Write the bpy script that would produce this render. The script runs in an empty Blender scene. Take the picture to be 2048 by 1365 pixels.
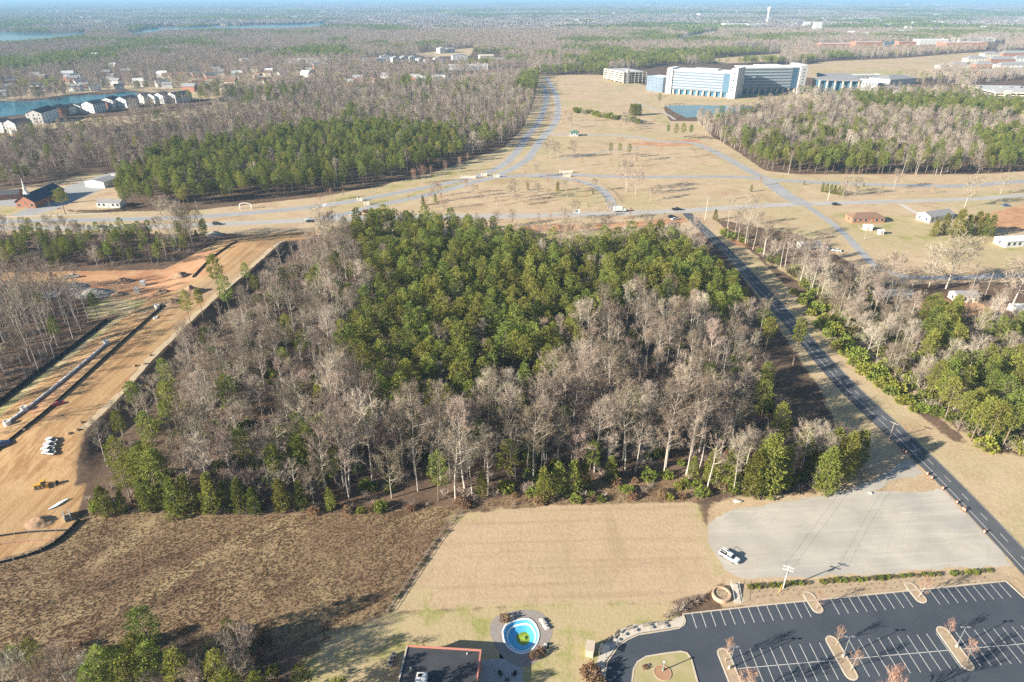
import bpy, bmesh, math, random
import numpy as np
from mathutils import Vector, Matrix

# ------------------------------------------------------------------ camera, world, sun, exposure
SC = bpy.context.scene
F, HC = 1300.0, 130.0                       # focal length in photo pixels (2048 wide), camera height in metres
PITCH = math.atan((682.5 + 3) / F)
SP, CP = math.sin(PITCH), math.cos(PITCH)
cam_d = bpy.data.cameras.new('camera'); cam = bpy.data.objects.new('camera', cam_d)
SC.collection.objects.link(cam); SC.camera = cam
cam.location = (0, 0, HC); cam.rotation_euler = (math.pi / 2 - PITCH, 0, 0)
cam_d.sensor_width = 36; cam_d.lens = F / 2048 * 36; cam_d.clip_start = 1; cam_d.clip_end = 90000

SUN_EL, SUN_AZ = math.radians(20.5), math.radians(23)   # shadows fall along +X turned 23 degrees towards +Y
world = bpy.data.worlds.new('World'); SC.world = world; world.use_nodes = True
wn = world.node_tree; bg = wn.nodes['Background']
sky = wn.nodes.new('ShaderNodeTexSky'); sky.sky_type = 'NISHITA'; sky.sun_disc = False
sky.sun_elevation = SUN_EL
sky.sun_rotation = math.radians(270) - SUN_AZ            # sun stands over -X, -Y
sky.air_density = 1.0; sky.dust_density = 0.4; sky.ozone_density = 1.5
wn.links.new(sky.outputs[0], bg.inputs[0]); bg.inputs[1].default_value = 0.052
sun_d = bpy.data.lights.new('sun', 'SUN'); sun_d.energy = 5.0; sun_d.angle = math.radians(0.5)
sun_d.color = (1.0, 0.915, 0.775)
sun = bpy.data.objects.new('sun', sun_d); SC.collection.objects.link(sun)
sdir = Vector((math.cos(SUN_AZ) * math.cos(SUN_EL), math.sin(SUN_AZ) * math.cos(SUN_EL), -math.sin(SUN_EL)))
sun.rotation_euler = sdir.to_track_quat('-Z', 'Y').to_euler(); sun.location = (-100, -50, 200)
SC.view_settings.view_transform = 'Standard'; SC.view_settings.look = 'None'
SC.view_settings.exposure = 1.36; SC.view_settings.gamma = 1.0; SC.view_settings.use_curve_mapping = False
SC.cycles.max_bounces = 4; SC.cycles.diffuse_bounces = 2; SC.cycles.glossy_bounces = 2
SC.cycles.transmission_bounces = 2; SC.cycles.volume_bounces = 0; SC.cycles.transparent_max_bounces = 4
SC.cycles.use_denoising = False
SC.cycles.use_adaptive_sampling = True; SC.cycles.adaptive_threshold = 0.02
try:
    SC.cycles.denoiser = 'OPENIMAGEDENOISE'
except Exception:
    pass
SC.cycles.caustics_reflective = False; SC.cycles.caustics_refractive = False

rng = np.random.default_rng(7)
random.seed(7)
COL = SC.collection

# ------------------------------------------------------------------ layout helpers: where a point of the photo lies on the ground
def G(u, v, z=0.0):
    dx = (u - 1024) / F; dv = (v - 682.5) / F
    t = (HC - z) / (SP + dv * CP)
    return Vector((dx * t, (CP - dv * SP) * t, z))
def Hpx(u, v, vt, z=0.0):                    # height of a thing whose foot is at (u, v) and top at row vt
    Y = G(u, v, z).y; k = (vt - 682.5) / F
    return HC + Y * (SP + k * CP) / (k * SP - CP) - z
def proj(X, Y, Z):
    a = Y * CP - (Z - HC) * SP; b = -Y * SP - (Z - HC) * CP
    return 1024 + F * X / a, 682.5 + F * b / a
def GP(pts, z=0.0):
    return np.array([[G(u, v, z).x, G(u, v, z).y] for u, v in pts])
def inside(poly, X, Y):
    res = np.zeros(X.shape, bool); n = len(poly)
    for i in range(n):
        x0, y0 = poly[i]; x1, y1 = poly[(i + 1) % n]
        c = (y0 > Y) != (y1 > Y)
        with np.errstate(divide='ignore', invalid='ignore'):
            xx = (x1 - x0) * (Y - y0) / (y1 - y0 + 1e-12) + x0
        res ^= c & (X < xx)
    return res
def polydist(poly, X, Y, closed=True):
    d = np.full(X.shape, 1e9); n = len(poly)
    for i in range(n if closed else n - 1):
        a = np.array(poly[i]); b = np.array(poly[(i + 1) % n]); e = b - a
        L2 = max(float(e @ e), 1e-9)
        t = np.clip(((X - a[0]) * e[0] + (Y - a[1]) * e[1]) / L2, 0, 1)
        d = np.minimum(d, np.hypot(X - a[0] - t * e[0], Y - a[1] - t * e[1]))
    return d
def sdf(poly, X, Y):
    d = polydist(poly, X, Y)
    return np.where(inside(poly, X, Y), d, -d)
def smooth(t):
    t = np.clip(t, 0, 1); return t * t * (3 - 2 * t)
def vnoise(X, Y, scale, seed=0):             # cheap value noise
    x = np.asarray(X) / scale; y = np.asarray(Y) / scale
    xi = np.floor(x); yi = np.floor(y); fx = smooth(x - xi); fy = smooth(y - yi)
    def h(a, b):
        q = np.sin(a * 127.1 + b * 311.7 + seed * 74.7) * 43758.5453
        return q - np.floor(q)
    return (h(xi, yi) * (1 - fx) + h(xi + 1, yi) * fx) * (1 - fy) + (h(xi, yi + 1) * (1 - fx) + h(xi + 1, yi + 1) * fx) * fy
def spline(pts, step=4.0):
    P = [np.array(p, float) for p in pts]
    P = [2 * P[0] - P[1]] + P + [2 * P[-1] - P[-2]]
    out = []
    for i in range(1, len(P) - 2):
        L = np.linalg.norm(P[i + 1] - P[i]); n = max(2, int(L / step))
        for k in range(n):
            t = k / n
            out.append(0.5 * (2 * P[i] + (P[i + 1] - P[i - 1]) * t + (2 * P[i - 1] - 5 * P[i] + 4 * P[i + 1] - P[i + 2]) * t * t
                              + (3 * P[i] - P[i - 1] - 3 * P[i + 1] + P[i + 2]) * t ** 3))
    out.append(P[-2]); return np.array(out)

# the construction platform is raised above the wood: its crest line, seen at z = 4
CREST = GP([(612, 468), (574, 474), (545, 502), (513, 530), (466, 570), (417, 612), (355, 673), (294, 735), (267, 766), (222, 815), (174, 858), (150, 905), (140, 960)], 4.0)
def ground_z(X, Y):
    X = np.asarray(X, float); Y = np.asarray(Y, float)
    d = polydist(CREST, X, Y, closed=False)
    best = np.full(X.shape, 1e9); sgn = np.zeros(X.shape)
    for i in range(len(CREST) - 1):
        a, b = CREST[i], CREST[i + 1]; e = b - a
        t = np.clip(((X - a[0]) * e[0] + (Y - a[1]) * e[1]) / (e @ e), 0, 1)
        q = np.hypot(X - a[0] - t * e[0], Y - a[1] - t * e[1])
        cr = e[0] * (Y - a[1]) - e[1] * (X - a[0])     # >0 on the left of the way down = the wood side
        m = q < best; best = np.where(m, q, best); sgn = np.where(m, np.sign(cr), sgn)
    sd = -d * sgn                                       # + = on the platform side
    up = np.where(sd > 0, 1.0, 1 - smooth(-sd / 6.5))
    back = 1 - smooth((sd - 14) / 40)
    end = smooth((Y - CREST[-1][1] + 4) / 35) * (1 - smooth((Y - CREST[0][1] + 20) / 25))
    return 4.0 * up * np.where(sd > 0, back, 1) * end
def gz(x, y):
    return float(ground_z(np.array([x]), np.array([y]))[0])
def GT(u, v):                                # photo point on the real (graded) ground
    z = 0.0
    for _ in range(5):
        p = G(u, v, z); z = gz(p.x, p.y)
    p = G(u, v, z); return p

# ------------------------------------------------------------------ scene helpers
def link(o, parent=None):
    COL.objects.link(o)
    if parent is not None: o.parent = parent
    return o
def tag(o, label=None, cat=None, group=None, kind=None):
    if label: o['label'] = label
    if cat: o['category'] = cat
    if group: o['group'] = group
    if kind: o['kind'] = kind
    return o
def thing(name, loc, label, cat, group=None, rz=0.0):
    o = bpy.data.objects.new(name, None); o.empty_display_size = 0.5
    o.location = loc; o.rotation_euler = (0, 0, rz); link(o)
    return tag(o, label, cat, group)
def mesh_from(name, V, Fc, mats=(), midx=None, smoothf=False):
    me = bpy.data.meshes.new(name)
    V = np.asarray(V, np.float32).reshape(-1, 3)
    me.from_pydata(V.tolist() if len(V) < 20 else V, [], Fc if isinstance(Fc, list) else Fc.tolist()) if False else me.from_pydata([tuple(p) for p in V.tolist()], [], [tuple(f) for f in (Fc if isinstance(Fc, list) else Fc.tolist())])
    for m in mats: me.materials.append(m)
    if midx is not None: me.polygons.foreach_set('material_index', np.asarray(midx, np.int32))
    if smoothf: me.polygons.foreach_set('use_smooth', np.ones(len(me.polygons), bool))
    me.update(); return me
class MB:
    """collects boxes, prisms, tubes and sheets into one mesh"""
    def __init__(s): s.v = []; s.f = []
    def add(s, V, Fc):
        k = len(s.v); s.v += [tuple(map(float, p)) for p in V]; s.f += [tuple(i + k for i in f) for f in Fc]; return s
    def box(s, x0, x1, y0, y1, z0, z1):
        V = [(x, y, z) for z in (z0, z1) for x, y in ((x0, y0), (x1, y0), (x1, y1), (x0, y1))]
        return s.add(V, [(3, 2, 1, 0), (4, 5, 6, 7), (0, 1, 5, 4), (1, 2, 6, 5), (2, 3, 7, 6), (3, 0, 4, 7)])
    def tbox(s, x0, x1, y0, y1, z0, z1, ix, iy):      # box tapering to the top by ix, iy at each side
        V = [(x0, y0, z0), (x1, y0, z0), (x1, y1, z0), (x0, y1, z0), (x0 + ix, y0 + iy, z1), (x1 - ix, y0 + iy, z1), (x1 - ix, y1 - iy, z1), (x0 + ix, y1 - iy, z1)]
        return s.add(V, [(3, 2, 1, 0), (4, 5, 6, 7), (0, 1, 5, 4), (1, 2, 6, 5), (2, 3, 7, 6), (3, 0, 4, 7)])
    def prism(s, poly, z0, z1):
        n = len(poly); V = [(p[0], p[1], z0) for p in poly] + [(p[0], p[1], z1) for p in poly]
        return s.add(V, [tuple(range(n - 1, -1, -1)), tuple(range(n, 2 * n))] + [(i, (i + 1) % n, n + (i + 1) % n, n + i) for i in range(n)])
    def tube(s, pts, rad, n=6, cap=True):
        pts = [np.array(p, float) for p in pts]
        if np.isscalar(rad): rad = [rad] * len(pts)
        V = []; 
        for i, p in enumerate(pts):
            d = pts[min(i + 1, len(pts) - 1)] - pts[max(i - 1, 0)]; d = d / (np.linalg.norm(d) + 1e-9)
            a = np.array((0, 0, 1.0)) if abs(d[2]) < 0.9 else np.array((1.0, 0, 0))
            e1 = np.cross(d, a); e1 /= np.linalg.norm(e1); e2 = np.cross(d, e1)
            for k in range(n):
                t = 2 * math.pi * k / n
                V.append(p + rad[i] * (math.cos(t) * e1 + math.sin(t) * e2))
        Fc = [(i * n + k, (i + 1) * n + k, (i + 1) * n + (k + 1) % n, i * n + (k + 1) % n) for i in range(len(pts) - 1) for k in range(n)]
        if cap: Fc += [tuple(range(n)), tuple(reversed(range((len(pts) - 1) * n, len(pts) * n)))]
        return s.add(V, Fc)
    def mesh(s, name, mat=None, sm=False):
        return mesh_from(name, np.array(s.v), s.f, [mat] if mat else [], None, sm)
    def build(s, name, mat, parent=None, sm=False, loc=None):
        o = bpy.data.objects.new(name, s.mesh(name, mat, sm)); link(o, parent)
        if loc is not None: o.location = loc
        return o
def copy_tree(root, loc, rz=0.0, scale=None):
    r = root.copy(); link(r); r.location = loc; r.rotation_euler = (0, 0, rz)
    if scale is not None: r.scale = (scale,) * 3 if np.isscalar(scale) else scale
    for ch in root.children:
        c_ = ch.copy(); link(c_, r)
        for g in ch.children:
            g_ = g.copy(); link(g_, c_)
    return r

# ------------------------------------------------------------------ materials
def mat(name, c1, c2=None, scale=1.0, rough=0.85, bump=0.0, bscale=None, world=False, spec=0.3, metal=0.0, detail=5, randv=0.0, transl=0.0, contrast=0.25):
    m = bpy.data.materials.new(name); m.use_nodes = True; nt = m.node_tree; N = nt.nodes; L = nt.links
    b = N['Principled BSDF']; b.inputs['Roughness'].default_value = rough
    b.inputs['Specular IOR Level'].default_value = spec; b.inputs['Metallic'].default_value = metal
    if c2 is None: c2 = tuple(x * 0.8 for x in c1)
    if world: co = N.new('ShaderNodeNewGeometry').outputs['Position']
    else: co = N.new('ShaderNodeTexCoord').outputs['Object']
    no = N.new('ShaderNodeTexNoise'); no.inputs['Scale'].default_value = scale; no.inputs['Detail'].default_value = detail
    L.new(co, no.inputs['Vector'])
    mr = N.new('ShaderNodeMapRange'); mr.inputs[1].default_value = 0.5 - contrast; mr.inputs[2].default_value = 0.5 + contrast
    L.new(no.outputs[0], mr.inputs[0])
    mx = N.new('ShaderNodeMix'); mx.data_type = 'RGBA'; mx.inputs[6].default_value = (*c1, 1); mx.inputs[7].default_value = (*c2, 1)
    L.new(mr.outputs[0], mx.inputs[0]); out = mx.outputs[2]
    if randv > 0:
        oi = N.new('ShaderNodeObjectInfo'); hs = N.new('ShaderNodeHueSaturation')
        m1 = N.new('ShaderNodeMapRange'); m1.inputs[3].default_value = 1 - randv; m1.inputs[4].default_value = 1 + randv
        L.new(oi.outputs['Random'], m1.inputs[0]); L.new(m1.outputs[0], hs.inputs['Value'])
        m2 = N.new('ShaderNodeMath'); m2.operation = 'MULTIPLY'; m2.inputs[1].default_value = 7.31; L.new(oi.outputs['Random'], m2.inputs[0])
        m3 = N.new('ShaderNodeMath'); m3.operation = 'FRACT'; L.new(m2.outputs[0], m3.inputs[0])
        m4 = N.new('ShaderNodeMapRange'); m4.inputs[3].default_value = 0.5 - randv * 0.09; m4.inputs[4].default_value = 0.5 + randv * 0.09
        L.new(m3.outputs[0], m4.inputs[0]); L.new(m4.outputs[0], hs.inputs['Hue'])
        L.new(out, hs.inputs['Color']); out = hs.outputs[0]
    L.new(out, b.inputs['Base Color'])
    if bump > 0:
        bn = N.new('ShaderNodeTexNoise'); bn.inputs['Scale'].default_value = bscale or scale * 4; bn.inputs['Detail'].default_value = 4
        L.new(co, bn.inputs['Vector']); bp = N.new('ShaderNodeBump'); bp.inputs['Strength'].default_value = 1; bp.inputs['Distance'].default_value = bump
        L.new(bn.outputs[0], bp.inputs['Height']); L.new(bp.outputs[0], b.inputs['Normal'])
    if transl > 0:
        tr = N.new('ShaderNodeBsdfTranslucent'); L.new(out, tr.inputs['Color']); ms = N.new('ShaderNodeMixShader'); ms.inputs[0].default_value = transl
        L.new(b.outputs[0], ms.inputs[1]); L.new(tr.outputs[0], ms.inputs[2]); L.new(ms.outputs[0], N['Material Output'].inputs['Surface'])
    return m
M = {}
M['asphalt'] = mat('asphalt_sealed', (0.055, 0.066, 0.083), (0.077, 0.089, 0.108), 0.12, 0.75, 0.004, 30, True)
M['road'] = mat('road_asphalt', (0.085, 0.09, 0.10), (0.125, 0.13, 0.14), 0.12, 0.8, 0.004, 20, True)
M['road_old'] = mat('road_asphalt_worn', (0.38, 0.36, 0.335), (0.47, 0.435, 0.395), 0.06, 0.9, 0.004, 15, True)
M['road_grey'] = mat('road_asphalt_grey', (0.31, 0.31, 0.315), (0.40, 0.395, 0.39), 0.06, 0.9, 0.004, 15, True)
M['concrete'] = mat('concrete', (0.52, 0.46, 0.38), (0.62, 0.56, 0.48), 0.4, 0.85, 0.004, 10, True)
M['kerb'] = mat('kerb_concrete', (0.50, 0.42, 0.33), (0.62, 0.53, 0.42), 0.8, 0.85, world=True)
M['white'] = mat('white_paint', (0.80, 0.80, 0.78), (0.66, 0.66, 0.64), 2.0, 0.6)
M['mark'] = mat('line_paint', (0.78, 0.76, 0.70), (0.52, 0.51, 0.47), 3.0, 0.8, world=True)
M['mulch'] = mat('mulch', (0.36, 0.26, 0.17), (0.50, 0.39, 0.26), 0.7, 0.95, 0.03, 6, True)
M['drygrass'] = mat('dry_grass', (0.46, 0.38, 0.22), (0.34, 0.31, 0.13), 0.35, 0.95, 0.03, 5, True)
M['metal'] = mat('galvanised_metal', (0.45, 0.46, 0.48), (0.36, 0.37, 0.39), 3, 0.45, metal=0.6)
M['black'] = mat('black_rubber', (0.02, 0.02, 0.022), (0.035, 0.035, 0.035), 5, 0.7)
M['glass'] = mat('dark_glass', (0.03, 0.045, 0.06), (0.05, 0.07, 0.09), 0.5, 0.12, spec=0.6)
M['wood'] = mat('weathered_wood', (0.30, 0.25, 0.20), (0.42, 0.37, 0.31), 2.0, 0.9)
M['bark'] = mat('pine_bark', (0.17, 0.125, 0.095), (0.27, 0.21, 0.165), 1.2, 0.95, randv=0.15)
M['bark_grey'] = mat('grey_bark', (0.37, 0.325, 0.275), (0.56, 0.51, 0.445), 0.5, 0.95, randv=0.15)
M['twig'] = mat('bare_twigs', (0.265, 0.212, 0.162), (0.40, 0.335, 0.265), 0.3, 0.95, randv=0.2, spec=0.0)
M['needle'] = mat('pine_needles', (0.160, 0.190, 0.040), (0.285, 0.295, 0.068), 0.35, 0.8, randv=0.28, transl=0.3, spec=0.1)
M['needle2'] = mat('cedar_foliage', (0.16, 0.175, 0.036), (0.255, 0.255, 0.058), 0.6, 0.8, randv=0.25, transl=0.25, spec=0.1)
M['leafgreen'] = mat('evergreen_leaves', (0.17, 0.20, 0.034), (0.29, 0.32, 0.062), 0.6, 0.7, randv=0.25, transl=0.3, spec=0.15)
M['leafbrown'] = mat('russet_leaves', (0.24, 0.15, 0.085), (0.34, 0.22, 0.13), 0.8, 0.9, randv=0.2, transl=0.2, spec=0.0)
M['weed'] = mat('dead_weeds', (0.25, 0.155, 0.098), (0.375, 0.265, 0.155), 0.05, 0.95, randv=0.3, world=True, transl=0.15, spec=0.0)
# ------------------------------------------------------------------ ground: one graded sheet to the horizon, zones of soil and grass
def steps(*seg):
    out = []
    for a, b, st in seg: out += list(np.arange(a, b, st))
    return np.array(out)
XS = steps((-34000, -6000, 4000), (-6000, -2000, 400), (-2000, -800, 60), (-800, -280, 13), (-280, 280, 2.8), (280, 800, 13), (800, 2000, 60), (2000, 6000, 400), (6000, 34001, 4000))
YS = steps((-6000, -400, 1400), (-400, 40, 40), (40, 240, 2.5), (240, 480, 3.2), (480, 900, 7), (900, 2200, 20), (2200, 5000, 140), (5000, 36001, 2500))
GX, GY = np.meshgrid(XS, YS)
GZ = ground_z(GX, GY)
DIRT = [GP([(-140, 940), (0, 838), (60, 790), (215, 668), (300, 606), (265, 585), (160, 590), (140, 566), (0, 562), (-150, 565), (-150, 548), (0, 545), (330, 540), (430, 488), (500, 468), (640, 463)]).tolist()
        + CREST.tolist() + GP([(175, 960), (150, 1045), (100, 1085), (0, 1120), (-200, 1170)]).tolist()]
RED = [GP(p) for p in ([(130, 545), (330, 540), (420, 500), (440, 520), (420, 560), (330, 600), (290, 605), (180, 590), (150, 565)],
        [(1000, 458), (1100, 449), (1250, 446), (1370, 436), (1372, 448), (1200, 458), (1010, 466)],
        [(1760, 598), (1900, 600), (2048, 618), (2200, 625), (2200, 650), (1980, 640), (1850, 618)], [(1930, 440), (2060, 405), (2250, 410), (2200, 455), (2000, 462)],
        [(1240, 288), (1330, 282), (1400, 278), (1400, 291), (1320, 294)], [(1430, 452), (1500, 470), (1520, 500), (1470, 490)],
        [(60, 835), (210, 700), (205, 720), (75, 850)])]
WEED = [GP(p) for p in ([(-300, 1180), (0, 1122), (100, 1085), (150, 1045), (185, 1018), (420, 1032), (690, 1026), (925, 1010), (900, 1035), (775, 1228), (650, 1275), (540, 1310), (470, 1400), (-400, 1400)],
        [(915, 1018), (1050, 985), (1200, 962), (1390, 945), (1430, 995), (1385, 1006), (1100, 1012)])]
MOWN = [GP([(918, 1028), (1100, 1012), (1390, 1004), (1412, 1050), (1450, 1160), (1420, 1185), (1330, 1208), (1050, 1212), (778, 1226)])]
GREEN = [GP(p) for p in ([(1376, 1012), (1392, 1006), (1412, 1050), (1424, 1095), (1448, 1150), (1425, 1150), (1402, 1080)], [(900, 1040), (925, 1028), (1000, 1020), (985, 1026), (905, 1048)], [(790, 1215), (830, 1170), (870, 1172), (850, 1205)],[(778, 1226), (1050, 1206), (1340, 1200), (1375, 1238), (1240, 1272), (1200, 1330), (1190, 1400), (560, 1400), (640, 1285)],
        [(0, 822), (215, 650), (300, 604), (320, 606), (215, 678), (60, 800), (0, 845)], [(240, 585), (310, 600), (270, 625), (180, 640), (170, 620)],
        [(1060, 468), (1260, 460), (1300, 478), (1150, 492), (1060, 490)],
        [(640, 420), (800, 392), (930, 360), (930, 368), (760, 412), (700, 425)], [(1250, 425), (1390, 420), (1390, 428), (1250, 432)],
        [(1275, 212), (1345, 246), (1330, 250), (1262, 214)], [(1340, 197), (1560, 200), (1560, 207), (1340, 204)], [(1620, 150), (1800, 158), (1900, 152), (1850, 140), (1640, 142)],
        [(1660, 425), (1840, 432), (1900, 478), (2048, 490), (2048, 505), (1800, 485), (1700, 470)], [(-80, 420), (30, 405), (110, 418), (60, 432), (-80, 436)],
        [(2048, 382), (1900, 392), (1900, 398), (2200, 388)], [(1088, 245), (1096, 262), (1072, 292), (1066, 285)],
        [(640, 405), (900, 340), (940, 345), (800, 380), (640, 412)])]
TAN = [GP(p) for p in ([(1440, 468), (1530, 520), (1600, 548), (1700, 560), (1750, 605), (1830, 650), (2048, 660), (2300, 680), (2300, 915), (1950, 895), (1770, 745), (1600, 565)],[(1400, 445), (1490, 560), (1560, 660), (1640, 780), (1690, 890), (1640, 985), (1430, 1000), (1412, 1050), (1450, 1165), (1440, 1215), (1700, 1200), (2012, 1160), (2200, 1340), (2400, 1300), (2300, 920), (2048, 915), (1900, 880), (1770, 770), (1640, 640), (1520, 520), (1430, 440)],
        [(-300, 475), (0, 470), (300, 468), (640, 470), (1000, 490), (1250, 490), (1380, 475), (1440, 440), (1600, 470), (1780, 570), (2200, 560), (2400, 370), (2100, 340), (1950, 349), (1600, 349), (1530, 342), (1480, 307), (1420, 270), (1400, 243), (1340, 243), (1325, 212), (1640, 212), (1640, 190), (1330, 180), (1200, 150), (1078, 150), (1070, 195), (1058, 228), (1045, 258), (1008, 296), (955, 314), (880, 342), (760, 372), (640, 394), (400, 420), (240, 424), (0, 440), (-300, 440)],
        [(1540, 150), (1640, 124), (1800, 117), (1960, 104), (1990, 108), (1900, 135), (1840, 152), (1680, 160)], [(830, 108), (900, 100), (950, 96), (940, 112), (850, 114)],
        [(-50, 405), (40, 398), (130, 420), (240, 420), (240, 400), (220, 345), (160, 352), (-50, 392), (-50, 440), (320, 440)],
        [(70, 242), (260, 232), (420, 215), (430, 204), (500, 206), (430, 225), (250, 250), (0, 275), (0, 262)],
        [(0, 170), (100, 160), (220, 170), (330, 160), (430, 150), (640, 140), (640, 150), (420, 200), (240, 178), (0, 205)], [(1420, 118), (1560, 108), (1560, 122), (1440, 128)])]
ZN = {'dirt': DIRT, 'red': RED, 'weed': WEED, 'mown': MOWN, 'green': GREEN, 'tan': TAN}
ZD = {}
for k, polys in ZN.items():
    d = np.full(GX.shape, -60.0)
    for p in polys:
        p = np.array(p); lo = p.min(0) - 70; hi = p.max(0) + 70
        m = (GX > lo[0]) & (GX < hi[0]) & (GY > lo[1]) & (GY < hi[1])
        if m.any(): d[m] = np.maximum(d[m], sdf(p, GX[m], GY[m]))
    ZD[k] = np.clip(d, -60, 60)
nx, ny = len(XS), len(YS)
idx = np.arange(nx * ny).reshape(ny, nx)
quads = np.stack([idx[:-1, :-1], idx[:-1, 1:], idx[1:, 1:], idx[1:, :-1]], -1).reshape(-1, 4)
POOL = GP([(1007.5, 1264), (1013, 1252), (1024, 1245), (1040, 1240), (1057, 1239), (1067, 1246), (1074, 1258), (1077, 1270), (1073, 1286), (1064, 1298), (1052, 1304), (1038, 1305), (1022, 1297), (1011, 1283)])
_cx = GX[:-1, :-1] + np.diff(GX, axis=1)[:-1] / 2; _cy = GY[:-1, :-1] + np.diff(GY, axis=0)[:, :-1] / 2
quads = quads[(sdf(POOL, _cx, _cy) < -2.1).ravel()]
me = bpy.data.meshes.new('ground')
V = np.stack([GX, GY, GZ], -1).reshape(-1, 3).astype(np.float32)
me.vertices.add(len(V)); me.vertices.foreach_set('co', V.ravel())
me.loops.add(quads.size); me.loops.foreach_set('vertex_index', quads.ravel().astype(np.int32))
me.polygons.add(len(quads)); me.polygons.foreach_set('loop_start', np.arange(0, quads.size, 4, dtype=np.int32))
me.update(); me.validate()
for k in ZD:
    a = me.attributes.new('zone_' + k, 'FLOAT', 'POINT'); a.data.foreach_set('value', ZD[k].ravel().astype(np.float32))
me.polygons.foreach_set('use_smooth', np.ones(len(quads), bool))

def ground_material():
    m = bpy.data.materials.new('ground_soil'); m.use_nodes = True; nt = m.node_tree; N = nt.nodes; L = nt.links
    b = N['Principled BSDF']; b.inputs['Roughness'].default_value = 0.95; b.inputs['Specular IOR Level'].default_value = 0.1
    pos = N.new('ShaderNodeNewGeometry').outputs['Position']
    def noise(scale, detail=5, rough=0.6, vec=None, dist=0.0):
        n = N.new('ShaderNodeTexNoise'); n.inputs['Scale'].default_value = scale; n.inputs['Detail'].default_value = detail
        n.inputs['Roughness'].default_value = rough; n.inputs['Distortion'].default_value = dist
        L.new(vec or pos, n.inputs['Vector']); return n.outputs[0]
    def rmap(x, a, b_, lo=0.0, hi=1.0):
        r = N.new('ShaderNodeMapRange'); r.interpolation_type = 'SMOOTHSTEP'
        for i, q in enumerate((a, b_, lo, hi)): r.inputs[i + 1].default_value = q
        L.new(x, r.inputs[0]); return r.outputs[0]
    def mix(fac, c1, c2):
        x = N.new('ShaderNodeMix'); x.data_type = 'RGBA'
        if hasattr(fac, 'links') or hasattr(fac, 'is_linked'): L.new(fac, x.inputs[0])
        else: x.inputs[0].default_value = fac
        for s_, q in ((6, c1), (7, c2)):
            if isinstance(q, tuple): x.inputs[s_].default_value = (*q, 1)
            else: L.new(q, x.inputs[s_])
        return x.outputs[2]
    def mapped(ang, sx, sy):
        mp = N.new('ShaderNodeMapping'); mp.vector_type = 'TEXTURE'; mp.inputs['Rotation'].default_value = (0, 0, ang); mp.inputs['Scale'].default_value = (1 / sx, 1 / sy, 1)
        L.new(pos, mp.inputs['Vector']); return mp.outputs[0]
    def attr(nm):
        a = N.new('ShaderNodeAttribute'); a.attribute_name = 'zone_' + nm; return a.outputs['Fac']
    nL = noise(0.012, 4); nM = noise(0.09, 6, 0.65); nF = noise(0.9, 6, 0.7); nG = noise(4.0, 3, 0.7); nE = noise(0.22, 5, 0.65)
    def zone(nm, w, amp):
        s = N.new('ShaderNodeMath'); s.operation = 'SUBTRACT'; L.new(nE, s.inputs[0]); s.inputs[1].default_value = 0.5
        k = N.new('ShaderNodeMath'); k.operation = 'MULTIPLY_ADD'; L.new(s.outputs[0], k.inputs[0]); k.inputs[1].default_value = amp; L.new(attr(nm), k.inputs[2])
        return rmap(k.outputs[0], -w, w)
    floor = mix(rmap(nM, 0.35, 0.65), (0.10, 0.066, 0.047), (0.175, 0.12, 0.082))
    floor = mix(rmap(nF, 0.4, 0.7, 0, 0.4), floor, (0.25, 0.175, 0.115))
    tan = mix(rmap(nM, 0.35, 0.65), (0.53, 0.405, 0.26), (0.455, 0.325, 0.205))
    tan = mix(rmap(nL, 0.45, 0.62, 0, 0.5), tan, (0.36, 0.33, 0.14)); tan = mix(rmap(noise(0.03, 6, 0.7), 0.52, 0.66, 0, 0.75), tan, (0.36, 0.235, 0.14)); tan = mix(rmap(noise(0.055, 6, 0.75), 0.58, 0.72, 0, 0.6), tan, (0.27, 0.19, 0.115))
    tan = mix(rmap(nF, 0.42, 0.7, 0, 0.6), tan, (0.63, 0.52, 0.35))
    col = mix(zone('tan', 0.7, 5.0), floor, tan)
    grn = mix(rmap(nM, 0.47, 0.64), (0.47, 0.37, 0.215), (0.30, 0.295, 0.095))
    grn = mix(rmap(nF, 0.4, 0.7, 0, 0.6), grn, (0.47, 0.40, 0.22))
    wst = noise(1.3, 5, 0.75, mapped(math.radians(35), 0.6, 1.4), 0.6)
    wee = mix(rmap(noise(0.035, 5, 0.7), 0.38, 0.62), (0.215, 0.14, 0.09), (0.315, 0.235, 0.13))
    wee = mix(rmap(wst, 0.42, 0.70, 0, 0.5), wee, (0.36, 0.255, 0.145))
    wee = mix(rmap(noise(1.9, 4, 0.75), 0.34, 0.5, 0.5, 0), wee, (0.11, 0.07, 0.048)); wee = mix(rmap(noise(1.0, 3, 0.5, mapped(math.radians(52), 0.016, 0.085), 0.9), 0.52, 0.66, 0, 0.6), wee, (0.42, 0.325, 0.18)); wee = mix(rmap(noise(1.0, 3, 0.5, mapped(math.radians(40), 0.02, 0.11), 1.2), 0.58, 0.64, 0, 0.6), wee, (0.115, 0.075, 0.05))
    col = mix(zone('weed', 0.6, 4.0), col, wee)
    mst = noise(1.0, 4, 0.6, mapped(math.radians(3), 0.12, 0.5))
    mow = mix(rmap(mst, 0.3, 0.72), (0.445, 0.325, 0.205), (0.50, 0.375, 0.245))
    mow = mix(rmap(nF, 0.4, 0.66, 0, 0.6), mow, (0.58, 0.45, 0.30))
    mow = mix(rmap(nL, 0.5, 0.7, 0, 0.35), mow, (0.40, 0.32, 0.17))
    mow = mix(rmap(nG, 0.50, 0.72, 0, 0.35), mow, (0.28, 0.19, 0.12))
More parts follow.
